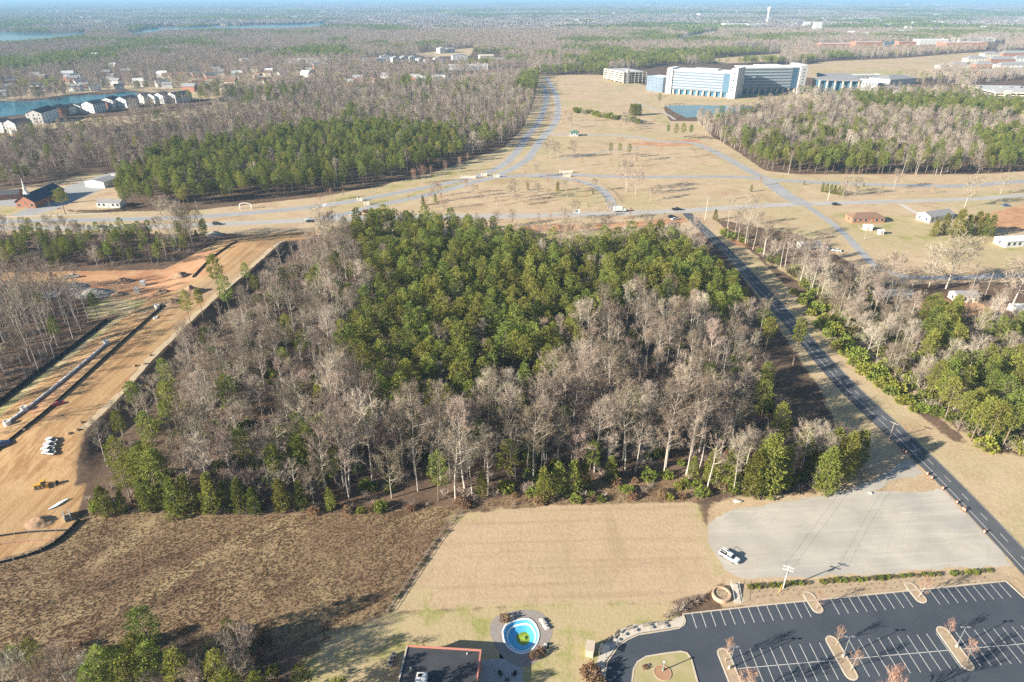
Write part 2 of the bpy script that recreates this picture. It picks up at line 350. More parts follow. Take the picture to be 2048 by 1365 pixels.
    mow = mix(rmap(noise(1.0, 3, 0.5, mapped(math.radians(88), 0.03, 0.16), 0.4), 0.55, 0.72, 0, 0.45), mow, (0.36, 0.27, 0.15)); mow = mix(rmap(noise(0.028, 5, 0.65), 0.5, 0.68, 0, 0.55), mow, (0.56, 0.42, 0.29)); mow = mix(rmap(noise(1.0, 2, 0.4, mapped(math.radians(2), 0.01, 0.55), 0.2), 0.55, 0.63, 0, 0.28), mow, (0.36, 0.25, 0.16))
    col = mix(zone('mown', 0.5, 2.5), col, mow)
    col = mix(zone('green', 1.2, 7.0), col, grn)
    ang = math.atan2((G(540, 480) - G(40, 900)).y, (G(540, 480) - G(40, 900)).x)
    trk = noise(1.0, 5, 0.65, mapped(ang, 0.012, 0.42), 0.3)
    drt = mix(rmap(trk, 0.36, 0.62), (0.33, 0.185, 0.085), (0.48, 0.31, 0.155))
    drt = mix(rmap(nM, 0.45, 0.7, 0, 0.6), drt, (0.54, 0.375, 0.205))
    drt = mix(rmap(nL, 0.5, 0.66, 0, 0.4), drt, (0.42, 0.35, 0.26)); drt = mix(rmap(noise(1.0, 4, 0.6, mapped(ang, 0.02, 1.1)), 0.56, 0.70, 0, 0.55), drt, (0.24, 0.135, 0.07))
    col = mix(zone('dirt', 0.5, 3.0), col, drt)
    red = mix(rmap(nM, 0.35, 0.65), (0.44, 0.215, 0.115), (0.56, 0.34, 0.19))
    col = mix(zone('red', 2.0, 8.0), col, red)
    L.new(col, b.inputs['Base Color'])
    bp = N.new('ShaderNodeBump'); bp.inputs['Distance'].default_value = 0.12; bp.inputs['Strength'].default_value = 0.9
    L.new(nF, bp.inputs['Height']); L.new(bp.outputs[0], b.inputs['Normal'])
    return m
me.materials.append(ground_material())
ground = bpy.data.objects.new('ground', me); link(ground); tag(ground, kind='structure')
ground['label'] = 'ground of leaf litter, dry grass, weeds and bare construction soil'

# ------------------------------------------------------------------ sheets: roads, gravel, asphalt, water
def ribbon(name, px, width, z, m, parent=None, world_pts=None, step=5.0, off=0.0):
    c = spline(world_pts if world_pts is not None else GP(px), step)
    d = np.gradient(c, axis=0); d /= np.linalg.norm(d, axis=1)[:, None]; nrm = np.stack([-d[:, 1], d[:, 0]], 1)
    w = np.broadcast_to(np.asarray(width, float), (len(c),)) if np.isscalar(width) else np.interp(np.linspace(0, 1, len(c)), np.linspace(0, 1, len(width)), width)
    a = c + nrm * (off + w[:, None] / 2); b = c + nrm * (off - w[:, None] / 2)
    V = np.zeros((2 * len(c), 3)); V[0::2, :2] = b; V[1::2, :2] = a; V[:, 2] = z
    Fc = [(2 * i, 2 * i + 1, 2 * i + 3, 2 * i + 2) for i in range(len(c) - 1)]
    Fc = [tuple(reversed(f)) for f in Fc]
    o = bpy.data.objects.new(name, mesh_from(name, V, Fc, [m])); link(o, parent)
    return o
def sheet(name, poly, z, m, parent=None, jitter=0.0, sub=1.5):
    P = []
    n = len(poly)
    for i in range(n):
        a = np.array(poly[i]); b = np.array(poly[(i + 1) % n]); k = max(1, int(np.linalg.norm(b - a) / sub)) if jitter else 1
        for j in range(k):
            p = a + (b - a) * j / k
            if jitter: p = p + (np.array([vnoise(p[0], p[1], 2.2, 3), vnoise(p[0], p[1], 2.2, 9)]) - 0.5) * 2 * jitter
            P.append(p)
    bm = bmesh.new(); vs = [bm.verts.new((p[0], p[1], z)) for p in P]
    f = bm.faces.new(vs); f.normal_update()
    if f.normal.z < 0: f.normal_flip()
    bmesh.ops.triangulate(bm, faces=[f]); me = bpy.data.meshes.new(name); bm.to_mesh(me); bm.free(); me.materials.append(m)
    o = bpy.data.objects.new(name, me); link(o, parent); return o
def struct(o, label):
    return tag(o, label, kind='structure')

R_SIDE = [(1374, 427), (1384, 438), (1437, 487), (1538, 593), (1612, 679), (1659, 732), (1705, 780), (1797, 866), (1884, 951), (1967, 1037), (2049, 1125), (2200, 1290)]
side_road = struct(ribbon('side_road', R_SIDE, 6.6, 0.05, M['road']), 'dark asphalt side road with lane markings running past the wood')
# the merging lane that widens the road beside the wood
R_LANE = [(1500, 566), (1590, 667), (1640, 728), (1690, 784), (1770, 862), (1850, 938), (1890, 980)]
struct(ribbon('turn_lane', R_LANE, [0.6, 2.6, 3.0, 3.0, 3.0, 2.4, 0.4], 0.046, M['road']), 'widened asphalt turning lane beside the side road')
hw = struct(ribbon('highway', [(-260, 462), (0, 457), (330, 453), (500, 446), (700, 438), (900, 434), (1100, 431), (1348, 423), (1500, 413), (1621, 408), (1800, 403), (1950, 398), (2048, 391), (2300, 376)], [9, 9, 9, 9, 10, 10, 10, 10, 9, 8, 8, 8], 0.04, M['road_old']), 'pale worn highway crossing between the wood and the park')
wb = struct(ribbon('highway_carriageway', [(-260, 452), (0, 444), (330, 437), (480, 428), (600, 417), (690, 405), (796, 386), (919, 362), (967, 349), (1008, 329), (1035, 302), (1056, 270), (1076, 246), (1090, 212), (1093, 191), (1088, 172)], [10, 10, 9, 9, 9, 8, 8, 8, 8, 8, 8, 8, 8, 8, 8, 8], 0.055, M['road_grey']), 'grey carriageway curving away beside the pine wood')
eb = struct(ribbon('parkway_carriageway', [(640, 437), (700, 426), (748, 413), (830, 396), (899, 379), (940, 367), (994, 352), (1052, 321), (1070, 297), (1090, 270), (1110, 246), (1116, 219), (1112, 191), (1099, 167), (1092, 155)], 8, 0.06, M['road_grey']), 'grey carriageway on the park side of the grass median')
loop = struct(ribbon('park_road', [(985, 356), (1040, 352), (1130, 350), (1240, 354), (1350, 354), (1470, 354), (1520, 359)], 8, 0.045, M['road_grey']), 'narrow grey road crossing the dry grass park')
struct(ribbon('slip_road', [(1060, 353), (1110, 355), (1155, 362), (1193, 374), (1214, 390), (1222, 404), (1228, 420)], 7, 0.05, M['road_grey']), 'curved slip road joining the highway')
struct(ribbon('campus_road', [(1340, 284), (1386, 287), (1437, 308), (1491, 338), (1533, 358), (1573, 362), (1656, 366), (1792, 371), (1929, 372), (2048, 363), (2300, 350)], 9, 0.053, M['road_grey']), 'long grey road along the edge of the bare wood')
struct(ribbon('junction_road', [(1535, 362), (1556, 378), (1575, 392), (1610, 410)], 12, 0.064, M['road_grey']), 'short wide road joining campus road and highway')
struct(ribbon('visitor_road', [(1095, 268), (1140, 270), (1180, 271), (1230, 271), (1280, 276), (1310, 283), (1345, 285)], 8, 0.05, M['road_old']), 'pale road past the gatehouse in the park')
struct(ribbon('footpath', [(1122, 320), (1180, 308), (1250, 298), (1310, 292)], 3, 0.05, M['road_old']), 'pale footpath crossing the dry grass')
struct(ribbon('pond_path', [(1262, 200), (1300, 216), (1332, 228), (1350, 240)], 4, 0.05, M['road_old']), 'curving footpath beside the campus pond')
lane = struct(ribbon('house_driveway', [(1612, 412), (1646, 434), (1685, 465), (1724, 506), (1757, 536), (1813, 554), (1900, 556), (2010, 552), (2200, 545)], 5, 0.05, M['road_grey']), 'grey lane leading past the brick house to the yard trees')
struct(ribbon('driveway', [(1800, 408), (1830, 425), (1850, 432)], 4, 0.05, M['concrete']), 'pale concrete driveway to a white house')
struct(sheet('church_car_park', GP([(-60, 396), (60, 385), (120, 378), (225, 345), (232, 360), (205, 380), (150, 402), (110, 420), (60, 432), (20, 432), (60, 415), (-60, 408)]), 0.035, M['road_grey']), 'grey asphalt church car park')
struct(ribbon('sidewalk', [(-100, 440), (20, 434), (120, 431), (220, 427)], 2.5, 0.06, M['concrete']), 'pale concrete sidewalk strip above the highway')
DIRTM = mat('gravel', (0.40, 0.375, 0.335), (0.53, 0.485, 0.415), 0.09, 0.95, 0.03, 2, True, contrast=0.16, detail=9)
GRAVEL = [(1412, 1058), (1425, 1037), (1470, 1022), (1540, 1009), (1640, 991), (1700, 978), (1765, 949), (1814, 918), (1848, 946), (1792, 960), (1748, 984), (1800, 986), (1886, 979), (1944, 1042), (2026, 1131), (1900, 1138), (1700, 1150), (1500, 1159), (1472, 1156), (1442, 1126), (1421, 1090)]
def gravel_tracks(m):
    nt = m.node_tree; N = nt.nodes; L = nt.links; b = N['Principled BSDF']; src = b.inputs['Base Color'].links[0].from_socket
    pos = N.new('ShaderNodeNewGeometry').outputs['Position']
    def layer(src, ang, sx, sy, lo, hi, amt, col, dist):
        mp = N.new('ShaderNodeMapping'); mp.vector_type = 'TEXTURE'; mp.inputs['Rotation'].default_value = (0, 0, ang); mp.inputs['Scale'].default_value = (1 / sx, 1 / sy, 1); L.new(pos, mp.inputs['Vector'])
        n = N.new('ShaderNodeTexNoise'); n.inputs['Scale'].default_value = 1.0; n.inputs['Detail'].default_value = 6; n.inputs['Roughness'].default_value = 0.65; n.inputs['Distortion'].default_value = dist; L.new(mp.outputs[0], n.inputs['Vector'])
        r = N.new('ShaderNodeMapRange'); r.inputs[1].default_value = lo; r.inputs[2].default_value = hi; r.inputs[4].default_value = amt; L.new(n.outputs[0], r.inputs[0])
        x = N.new('ShaderNodeMix'); x.data_type = 'RGBA'; L.new(r.outputs[0], x.inputs[0]); L.new(src, x.inputs[6]); x.inputs[7].default_value = (*col, 1); return x.outputs[2]
    src = layer(src, 0.05, 0.03, 0.5, 0.5, 0.68, 0.55, (0.60, 0.55, 0.47), 0.6)
    src = layer(src, 0.18, 0.04, 0.9, 0.54, 0.7, 0.5, (0.34, 0.31, 0.265), 0.8)
    src = layer(src, 0.9, 0.05, 0.6, 0.56, 0.7, 0.35, (0.36, 0.325, 0.28), 1.2)
    src = layer(src, 0.0, 0.06, 0.06, 0.52, 0.7, 0.5, (0.42, 0.36, 0.27), 0.4)
    L.new(src, b.inputs['Base Color'])
gravel_tracks(DIRTM)
gravel = struct(sheet('gravel_lot', GP(GRAVEL), 0.03, DIRTM, jitter=0.8), 'pale grey gravel lot beside the mown field')
struct(ribbon('construction_spur', [(470, 482), (440, 510), (410, 545), (395, 556)], 9, 0.06, mat('packed_stone', (0.52, 0.42, 0.29), (0.6, 0.5, 0.36), 0.3, 0.95, 0.02, 4, True)), 'packed stone strip on the construction site')

def shoulder():
    c = spline(CREST[1:-2], 1.2); d = np.gradient(c, axis=0); d /= np.linalg.norm(d, axis=1)[:, None]; nn = np.stack([-d[:, 1], d[:, 0]], 1); V = []
    for a, b in ((0.3, 0.5), (2.9, 1.2)):
        q = c - nn * (a + b * 0.7 * (vnoise(c[:, 0], c[:, 1], 7, 3) * 2 - 1 + 0.8 * (vnoise(c[:, 0], c[:, 1], 2.5, 7) * 2 - 1))[:, None]); V.append(np.column_stack([q, ground_z(q[:, 0], q[:, 1]) + 0.05]))
    n = len(c); Fc = [(i, i + 1, n + i + 1, n + i) for i in range(n - 1)]
    m_ = mat('pale_packed_soil', (0.47, 0.36, 0.22), (0.58, 0.46, 0.31), 0.25, 0.95, 0.02, 3, True); o = bpy.data.objects.new('haul_road_shoulder', mesh_from('haul_road_shoulder', np.vstack(V), Fc, [m_])); link(o); struct(o, 'pale packed soil shoulder along the crest above the wood')
shoulder()
def road_lines(road, px, offs, z):
    for o_ in offs: ribbon('edge_line', px, 0.22, z, M['mark'], road, off=o_)
road_lines(hw, [(-260, 462), (0, 457), (330, 453), (500, 446), (700, 438), (900, 434), (1100, 431), (1348, 423), (1500, 413), (1621, 408), (1800, 403), (1950, 398), (2048, 391), (2300, 376)], (-3.7, 0.0, 3.7), 0.047)
road_lines(wb, [(-260, 452), (0, 444), (330, 437), (480, 428), (600, 417), (690, 405), (796, 386), (919, 362), (967, 349), (1008, 329), (1035, 302), (1056, 270), (1076, 246), (1090, 212), (1093, 191), (1088, 172)], (-3.6, 3.6), 0.062)
road_lines(eb, [(640, 437), (700, 426), (748, 413), (830, 396), (899, 379), (940, 367), (994, 352), (1052, 321), (1070, 297), (1090, 270), (1110, 246), (1116, 219), (1112, 191), (1099, 167), (1092, 155)], (-3.5, 3.5), 0.067)
def line_marks():
    c = spline(GP(R_SIDE), 1.0); d = np.gradient(c, axis=0); d /= np.linalg.norm(d, axis=1)[:, None]
    n_ = np.stack([-d[:, 1], d[:, 0]], 1); s = np.r_[0, np.cumsum(np.linalg.norm(np.diff(c, axis=0), axis=1))]
    def strip(name, s0, s1, off, w):
        q = np.linspace(s0, s1, max(2, int((s1 - s0) / 3)))
        p = np.stack([np.interp(q, s, c[:, 0]), np.interp(q, s, c[:, 1])], 1); nn = np.stack([np.interp(q, s, n_[:, 0]), np.interp(q, s, n_[:, 1])], 1)
        V = []; 
        for a, b in zip(p, nn):
            V += [(*(a + b * (off - w / 2)), 0.056), (*(a + b * (off + w / 2)), 0.056)]
        Fc = [(2 * i + 1, 2 * i, 2 * i + 2, 2 * i + 3) for i in range(len(q) - 1)]
        o = bpy.data.objects.new(name, mesh_from(name, np.array(V), Fc, [M['mark']])); link(o, side_road)
    T = s[-1]
    # s grows towards the camera; n points to the right-hand (outer) verge when walking down
    x = 6.0
    while x < T - 4:
        strip('lane_dash', x, x + 3.0, 0.55, 0.16); x += 8.2
    strip('edge_line', 40, 318, -1.9, 0.16)
    strip('edge_line', 4, T - 2, 3.05, 0.10)
line_marks()

# parking lot
PARK = [(1366, 1229), (1500, 1214), (1700, 1194), (2012, 1163), (2048, 1196), (2240, 1372), (2240, 1440), (1190, 1440), (1207, 1365), (1214, 1325), (1238, 1292), (1278, 1270), (1330, 1262), (1364, 1256), (1371, 1245)]
park = struct(sheet('parking_lot', GP(PARK), 0.03, M['asphalt']), 'dark freshly sealed parking lot with white stall lines')
def kerb(px, parent=None, closed=False, w=0.3, h=0.15, name='kerb', m=None, wp=None):
    c = wp if wp is not None else GP(px)
    if closed: c = np.vstack([c, c[:1]])
    mb = MB()
    for i in range(len(c) - 1):
        a, b = c[i], c[i + 1]; d = (b - a) / (np.linalg.norm(b - a) + 1e-9); n_ = np.array([-d[1], d[0]]) * w / 2
        a2 = a - d * 0.05; b2 = b + d * 0.05
        mb.prism([tuple(a2 - n_), tuple(b2 - n_), tuple(b2 + n_), tuple(a2 + n_)], 0.0, h + 0.002 * (i % 2))
    return mb.build(name, m or M['kerb'], parent)
kerb([(1366, 1229), (1500, 1214), (1700, 1194), (2012, 1163), (2048, 1196), (2240, 1372)], park)
kerb([(1207, 1372), (1214, 1325), (1238, 1292), (1256, 1280), (1278, 1270), (1330, 1262), (1358, 1257), (1368, 1251), (1371, 1243), (1366, 1229)], park)
kd = (G(1392.4, 1254.3) - G(1381.7, 1222)); kd = np.array([kd.x, kd.y]); KL = np.linalg.norm(kd); kd /= KL
def stall(a, b):
    n_ = np.array([-(b - a)[1], (b - a)[0]]); n_ = n_ / np.linalg.norm(n_) * 0.07
    V = [(*(a - n_), 0.036), (*(b - n_), 0.036), (*(b + n_), 0.036), (*(a + n_), 0.036)]
    mb = MB(); mb.add(V, [(0, 1, 2, 3)]); o = mb.build('stall_line', M['mark'], park)
A0 = np.array(G(1381.7, 1222.8))[:2]; B0 = np.array(G(1996, 1165))[:2]; e0 = (B0 - A0); n0 = int(round(np.linalg.norm(e0) / (KL * 0 + np.linalg.norm((G(1400.6, 1221) - G(1381.7, 1222.8)).xy))))
skip1 = []
for (u, v) in ((1612, 1195), (1815, 1182)):
    skip1.append(np.array(G(u + 18, v))[:2])
for i in range(n0 + 1):
    a = A0 + e0 * i / n0 + kd * 0.25
    if any(np.linalg.norm(a - q) < 1.9 for q in skip1): continue
    stall(a, a + kd * KL)
C0 = np.array(G(1468, 1338.5))[:2]; C1 = np.array(G(2048, 1288))[:2]; ec = (C1 - C0) / np.linalg.norm(C1 - C0); pitch = np.linalg.norm(e0) / n0
stall(C0, C1 + ec * 20)
ISL2 = [((1447, 1308), (1478, 1385)), ((1664, 1283), (1702, 1350)), ((1886, 1264), (1934, 1331))]
isl2 = [(np.array(G(*a))[:2], np.array(G(*b))[:2]) for a, b in ISL2]
for i in range(-1, 40):
    p = C0 + ec * (0.55 + i * pitch)
    mids = [(a + b) / 2 for a, b in isl2]
    if any(abs((p - q) @ ec) < 1.15 for q in mids): continue
    stall(p - kd * KL, p + kd * KL)
def capsule(a, b, w, n=7):
    d = (b - a) / np.linalg.norm(b - a); n_ = np.array([-d[1], d[0]]); P = []
    for k in range(n):
        t = math.pi * k / (n - 1) - math.pi / 2
        P.append(b + (math.cos(t) * d + math.sin(t) * n_) * w)
    for k in range(n):
        t = math.pi * k / (n - 1) + math.pi / 2
        P.append(a + (math.cos(t) * d + math.sin(t) * n_) * w)
    return np.array(P)
def island(poly, label, top=M['mulch']):
    t = thing('parking_island', (0, 0, 0), label, 'parking island', 'kerbed islands in the parking lot')
    kerb(None, t, True, 0.35, 0.17, wp=poly)
    sheet('planting_bed', poly, 0.13, top, t)
    return t
for (a, b), _l in zip(isl2, ('long rounded parking island nearest the grassy island', 'long rounded parking island in the middle of its row of three', 'long rounded parking island farthest from the grassy island')):
    island(capsule(a, b, 1.25), _l)
for (u, v), (u2, v2), _l in (((1622, 1200), (1636, 1221), 'short rounded island jutting from the planted bed near the utility pole'), ((1826, 1180), (1843, 1201), 'short rounded island jutting from the planted bed near the road corner')):
    a = np.array(G(u, v))[:2]; b = np.array(G(u2, v2))[:2]
    island(capsule(a - kd * 1.0, b - kd * 0.4, 1.2), _l)
island(GP([(1262, 1440), (1264, 1365), (1267, 1340), (1275, 1325), (1293, 1314), (1330, 1308), (1362, 1304), (1374, 1307), (1382, 1318), (1395, 1365), (1410, 1440)]), 'grassy island with a round mulch bed beside the drive', M['drygrass'])
bed = sheet('planting_strip', GP([(1492, 1166), (1700, 1155), (1990, 1142), (2040, 1160), (2012, 1161), (1700, 1192), (1490, 1213), (1484, 1185)]), 0.02, M['mulch'], jitter=0.3); struct(bed, 'mulched planting strip between gravel lot and parking lot')
walk = struct(sheet('sidewalk', GP([(1366, 1232), (1369, 1245), (1362, 1254), (1330, 1259), (1278, 1267), (1254, 1278), (1236, 1290), (1212, 1322), (1205, 1372), (1188, 1372), (1194, 1322), (1207, 1292), (1238, 1262), (1258, 1252), (1300, 1246), (1340, 1243), (1352, 1236)]), 0.10, M['concrete']), 'pale concrete sidewalk curving along the drive with benches')
# water
WATER = bpy.data.materials.new('water'); WATER.use_nodes = True
_b = WATER.node_tree.nodes['Principled BSDF']; _b.inputs['Base Color'].default_value = (0.022, 0.14, 0.20, 1); _b.inputs['Roughness'].default_value = 0.12; _b.inputs['Specular IOR Level'].default_value = 0.12; _b.inputs['IOR'].default_value = 1.2
_n = WATER.node_tree.nodes.new('ShaderNodeTexNoise'); _n.inputs['Scale'].default_value = 0.4; _bp = WATER.node_tree.nodes.new('ShaderNodeBump'); _bp.inputs['Distance'].default_value = 0.05
WATER.node_tree.links.new(_n.outputs[0], _bp.inputs['Height']); WATER.node_tree.links.new(_bp.outputs[0], _b.inputs['Normal'])
WPOLY = {'campus_pond': [(1328, 211), (1400, 211), (1506, 213), (1508, 226), (1440, 227), (1420, 233), (1372, 236), (1345, 222)],
         'lake_cove': [(-80, 216), (0, 202), (60, 204), (140, 192), (215, 190), (262, 182), (280, 190), (225, 200), (180, 210), (100, 224), (0, 235), (-80, 240)],
         'lake': [(-700, 76), (-300, 66), (0, 64), (60, 66), (110, 67), (175, 64), (165, 71), (100, 78), (60, 82), (0, 86), (-300, 96), (-800, 100)],
         'lake_arm': [(255, 62), (300, 56), (430, 53), (560, 49), (650, 46), (660, 52), (560, 57), (430, 57), (330, 61), (270, 69)],
         'reservoir': [(1368, 38), (1395, 37), (1395, 42), (1368, 43)]}
WLAB = {'campus_pond': 'dark blue-green pond in front of the office building', 'lake_cove': 'blue lake cove behind the row of townhouses', 'lake': 'pale blue lake under the hazy horizon', 'lake_arm': 'thin arm of the lake among distant trees', 'reservoir': 'tiny far reservoir near the horizon'}
for k, p in WPOLY.items():
    struct(sheet(k, GP(p), 0.08 if k == 'campus_pond' else 0.3, WATER, jitter=0 if 'lake' in k or k == 'reservoir' else 1.0, sub=6), WLAB[k])
# ------------------------------------------------------------------ trees: builders
def unit(v): return v / (np.linalg.norm(v) + 1e-9)
class TriBuf:
    def __init__(s): s.v = []; s.f = []; s.n = 0
    def tri(s, a, b, c): s.v += [a, b, c]; s.f.append((s.n, s.n + 1, s.n + 2)); s.n += 3
    def quad(s, a, b, c, d): s.v += [a, b, c, d]; s.f.append((s.n, s.n + 1, s.n + 2, s.n + 3)); s.n += 4
def blade(tb, p, d, L, w, r):
    q = unit(np.cross(d, r.normal(size=3))) * w * 0.5
    tb.tri(p - q, p + q, p + d * L)
def bare_tree(seed, H=30.0, base=0.42, W=11.0, limbs=13, sec=6, tw=9, tw_w=0.075, fork=False, up=0.55, lean=0.03):
    r = np.random.default_rng(seed); trunk = MB(); tb = TriBuf()
    R0 = 0.0105 * H + 0.05; n = 7; top = H * 0.88
    ax = r.normal(size=2) * lean
    T = [np.array([ax[0] * z + 0.25 * math.sin(z * 0.21 + seed), ax[1] * z + 0.25 * math.cos(z * 0.17 + seed * 2), z]) for z in np.linspace(0, top, n)]
    trunk.tube(T, [R0 * (1 - 0.86 * i / (n - 1)) for i in range(n)], 6, False)
    def tpos(z):
        k = min(max(z / top * (n - 1), 0), n - 1.001); i = int(k); return T[i] * (1 - k + i) + T[i + 1] * (k - i)
    ga = r.uniform(0, 6.28)
    for i in range(limbs):
        f = i / (limbs - 1); z = H * (base + (0.86 - base) * f ** 0.85)
        ga += 2.4 + r.uniform(-0.5, 0.5)
        prof = 0.62 + 0.38 * math.sin(math.pi * min(1, 0.22 + 0.72 * f)) - 0.34 * max(0, f - 0.55) * 2
        Lh = W * 0.5 * prof * r.uniform(0.75, 1.12)
        el = up + 0.35 * f + r.uniform(-0.12, 0.12)
        d = np.array([math.cos(ga) * math.cos(el), math.sin(ga) * math.cos(el), math.sin(el)])
        L = Lh / max(0.35, math.cos(el)); p0 = tpos(z); pts = [p0]; dd = d.copy()
        for k in range(4):
            dd = unit(dd + np.array([0, 0, 0.13]) + r.normal(size=3) * 0.12); pts.append(pts[-1] + dd * L / 4)
        rl = R0 * (0.42 - 0.26 * f)
        trunk.tube(pts, [rl, rl * 0.75, rl * 0.52, rl * 0.32, rl * 0.12], 4, False)
        for k in range(sec):
            g = 0.25 + 0.75 * (k + r.uniform(0, 0.8)) / sec; q = min(g * 4, 3.99); j = int(q); b0 = pts[j] + (pts[j + 1] - pts[j]) * (q - j)
            sd = unit(unit(pts[j + 1] - pts[j]) * 0.75 + r.normal(size=3) * 0.55 + np.array([0, 0, 0.30])); Ls = (0.20 + 0.16 * r.random()) * W * (1.15 - 0.45 * g)
            e1 = b0 + sd * Ls * 0.5; sd2 = unit(sd + r.normal(size=3) * 0.22 + np.array([0, 0, 0.2])); e2 = e1 + sd2 * Ls * 0.5
            wq = unit(np.cross(sd, r.normal(size=3))) * max(0.05, rl * 0.34)
            tb.quad(b0 - wq, b0 + wq, e1 + wq * 0.6, e1 - wq * 0.6); tb.tri(e1 - wq * 0.6, e1 + wq * 0.6, e2)
            for t_ in range(tw):
                h = 0.12 + 0.88 * (t_ + r.random()) / tw; c_ = b0 + (e1 - b0) * min(1, h * 2) if h < 0.5 else e1 + (e2 - e1) * (h - 0.5) * 2
                td = unit(sd * 0.6 + r.normal(size=3) * 0.62 + np.array([0, 0, 0.32])); LL = r.uniform(0.9, 2.1) * W / 11
                blade(tb, c_, td, LL, tw_w * r.uniform(0.7, 1.3), r)
                if r.random() < 0.8: blade(tb, c_ + td * LL * 0.45, unit(td + r.normal(size=3) * 0.55), LL * 0.6, tw_w * 0.7, r)
    return trunk, tb
def pine_tree(seed, H=19.0, base=0.42, R=3.5, clumps=60, leaves=22, leaf=0.62, kind='pine', flat=0.6, rc=0.30):
    r = np.random.default_rng(seed); trunk = MB(); tb = TriBuf(); R0 = 0.011 * H + 0.04; n = 5
    ax = r.normal(size=2) * 0.02
    trunk.tube([np.array([ax[0] * z, ax[1] * z, z]) for z in np.linspace(0, H * 0.96, n)], [R0 * (1 - 0.9 * i / (n - 1)) for i in range(n)], 6, False)
    ga = r.uniform(0, 6)
    for i in range(clumps):
        f = (i + r.random()) / clumps; z = H * (base + (1 - base) * f)
        if kind == 'pine': pr = min(1.0, 0.62 + f * 1.2) * math.sqrt(max(0.02, 1 - f ** 2.6))
        elif kind == 'cone': pr = (1 - f) ** 0.8 * 0.95 + 0.08
        else: pr = math.sin(math.pi * min(1, 0.16 + 0.84 * f)) ** 0.6 * (1 - 0.25 * f)
        ga += 2.4 + r.uniform(-0.6, 0.6); rr = R * pr * (r.uniform(0.45, 1.0) if kind != 'cone' else r.uniform(0.6, 1.0))
        c_ = np.array([ax[0] * z + math.cos(ga) * rr, ax[1] * z + math.sin(ga) * rr, z + r.uniform(-0.3, 0.3)])
        if kind == 'pine' and i % 3 == 0 and f < 0.85:
            trunk.tube([np.array([ax[0] * z, ax[1] * z, z - 0.1 * rr]), c_], [R0 * 0.22, R0 * 0.06], 3, False)
        s_ = R * rc * r.uniform(0.75, 1.25); out = np.array([math.cos(ga), math.sin(ga), 0.0])
        D = r.normal(size=(leaves, 3)); D /= np.linalg.norm(D, axis=1)[:, None]
        for k in range(leaves):
            d = D[k]; p = c_ + d * s_ * np.array([1, 1, flat]) * r.uniform(0.55, 1.0)
            ld = unit(d * 0.55 + out * 0.45 + np.array([0, 0, 0.35]) + r.normal(size=3) * 0.35)
            L = leaf * r.uniform(0.7, 1.3); q = unit(np.cross(ld, d + r.normal(size=3) * 0.6)) * L * 0.26
            tb.quad(p - q * 0.6, p + q * 0.6, p + ld * L * 0.6 + q, p + ld * L - q * 0.5)
    return trunk, tb
def bush(seed, R=1.5, Hs=1.6, leaves=260, leaf=0.3):
    r = np.random.default_rng(seed); trunk = MB(); tb = TriBuf()
    for k in range(4):
        a = r.uniform(0, 6.28); trunk.tube([(0, 0, 0), (math.cos(a) * R * 0.4, math.sin(a) * R * 0.4, Hs * 0.6)], [0.06, 0.02], 4, False)
    for k in range(leaves):
        d = r.normal(size=3); d[2] = abs(d[2]) * 1.0 - 0.15; d = unit(d); lump = 0.82 + 0.22 * math.sin(d[0] * 5 + seed) * math.cos(d[1] * 4 - seed)
        p = np.array([d[0] * R, d[1] * R, Hs * 0.30 + d[2] * Hs * 0.7]) * lump * r.uniform(0.7, 1.0)
        ld = unit(d + r.normal(size=3) * 0.6); L = leaf * r.uniform(0.7, 1.4); q = unit(np.cross(ld, r.normal(size=3))) * L * 0.35
        tb.quad(p - q, p + q, p + ld * L + q * 0.5, p + ld * L - q * 0.5)
    return trunk, tb
def bare_bush(seed, R=1.6, Hs=2.2, n=90, w=0.055):
    r = np.random.default_rng(seed); trunk = MB(); tb = TriBuf()
    for k in range(6):
        a = r.uniform(0, 6.28); e = np.array((math.cos(a) * R * 0.5, math.sin(a) * R * 0.5, Hs * 0.6)); trunk.tube([(0, 0, 0), e], [0.05, 0.015], 3, False)
    for k in range(n):
        d = r.normal(size=3); d[2] = abs(d[2]) + 0.25; d = unit(d)
        p = d * np.array([R, R, Hs]) * r.uniform(0.1, 0.6); blade(tb, p, unit(d + r.normal(size=3) * 0.35), r.uniform(0.35, 0.75) * Hs * 0.6, w, r)
    return trunk, tb

PROTO = {}
def register(kind, tr, tb, mt, mc):
    k = len(PROTO.setdefault(kind, []))
    tm = tr.mesh(kind + '_trunk', mt, True)
    cm = mesh_from(kind + '_crown', np.array(tb.v), tb.f, [mc])
    nv = len(tr.v); V = np.vstack([np.array(tr.v), np.array(tb.v)]); Fc = list(tr.f) + [tuple(i + nv for i in f) for f in tb.f]
    jm = mesh_from(kind + '_whole', V, Fc, [mt, mc], [0] * len(tr.f) + [1] * len(tb.f))
    PROTO[kind].append((tm, cm, jm))
M['twig2'] = mat('rosy_twigs', (0.30, 0.228, 0.178), (0.43, 0.345, 0.28), 0.3, 0.95, randv=0.2, spec=0.0)
M['twig3'] = mat('pale_twigs', (0.41, 0.345, 0.27), (0.55, 0.48, 0.385), 0.3, 0.95, randv=0.15, spec=0.0)
M['twig4'] = mat('dark_twigs', (0.19, 0.148, 0.108), (0.30, 0.24, 0.18), 0.3, 0.95, randv=0.2, spec=0.0)
for s in range(6): register('poplar', *bare_tree(s + 1, 30, [0.42, 0.5, 0.36, 0.45, 0.4, 0.52][s], [12.5, 10.5, 13.5, 11.5, 13.5, 10][s], 15, 6, 17, 0.08), M['bark_grey'], [M['twig'], M['twig4'], M['twig'], M['twig3'], M['twig4'], M['twig2']][s])
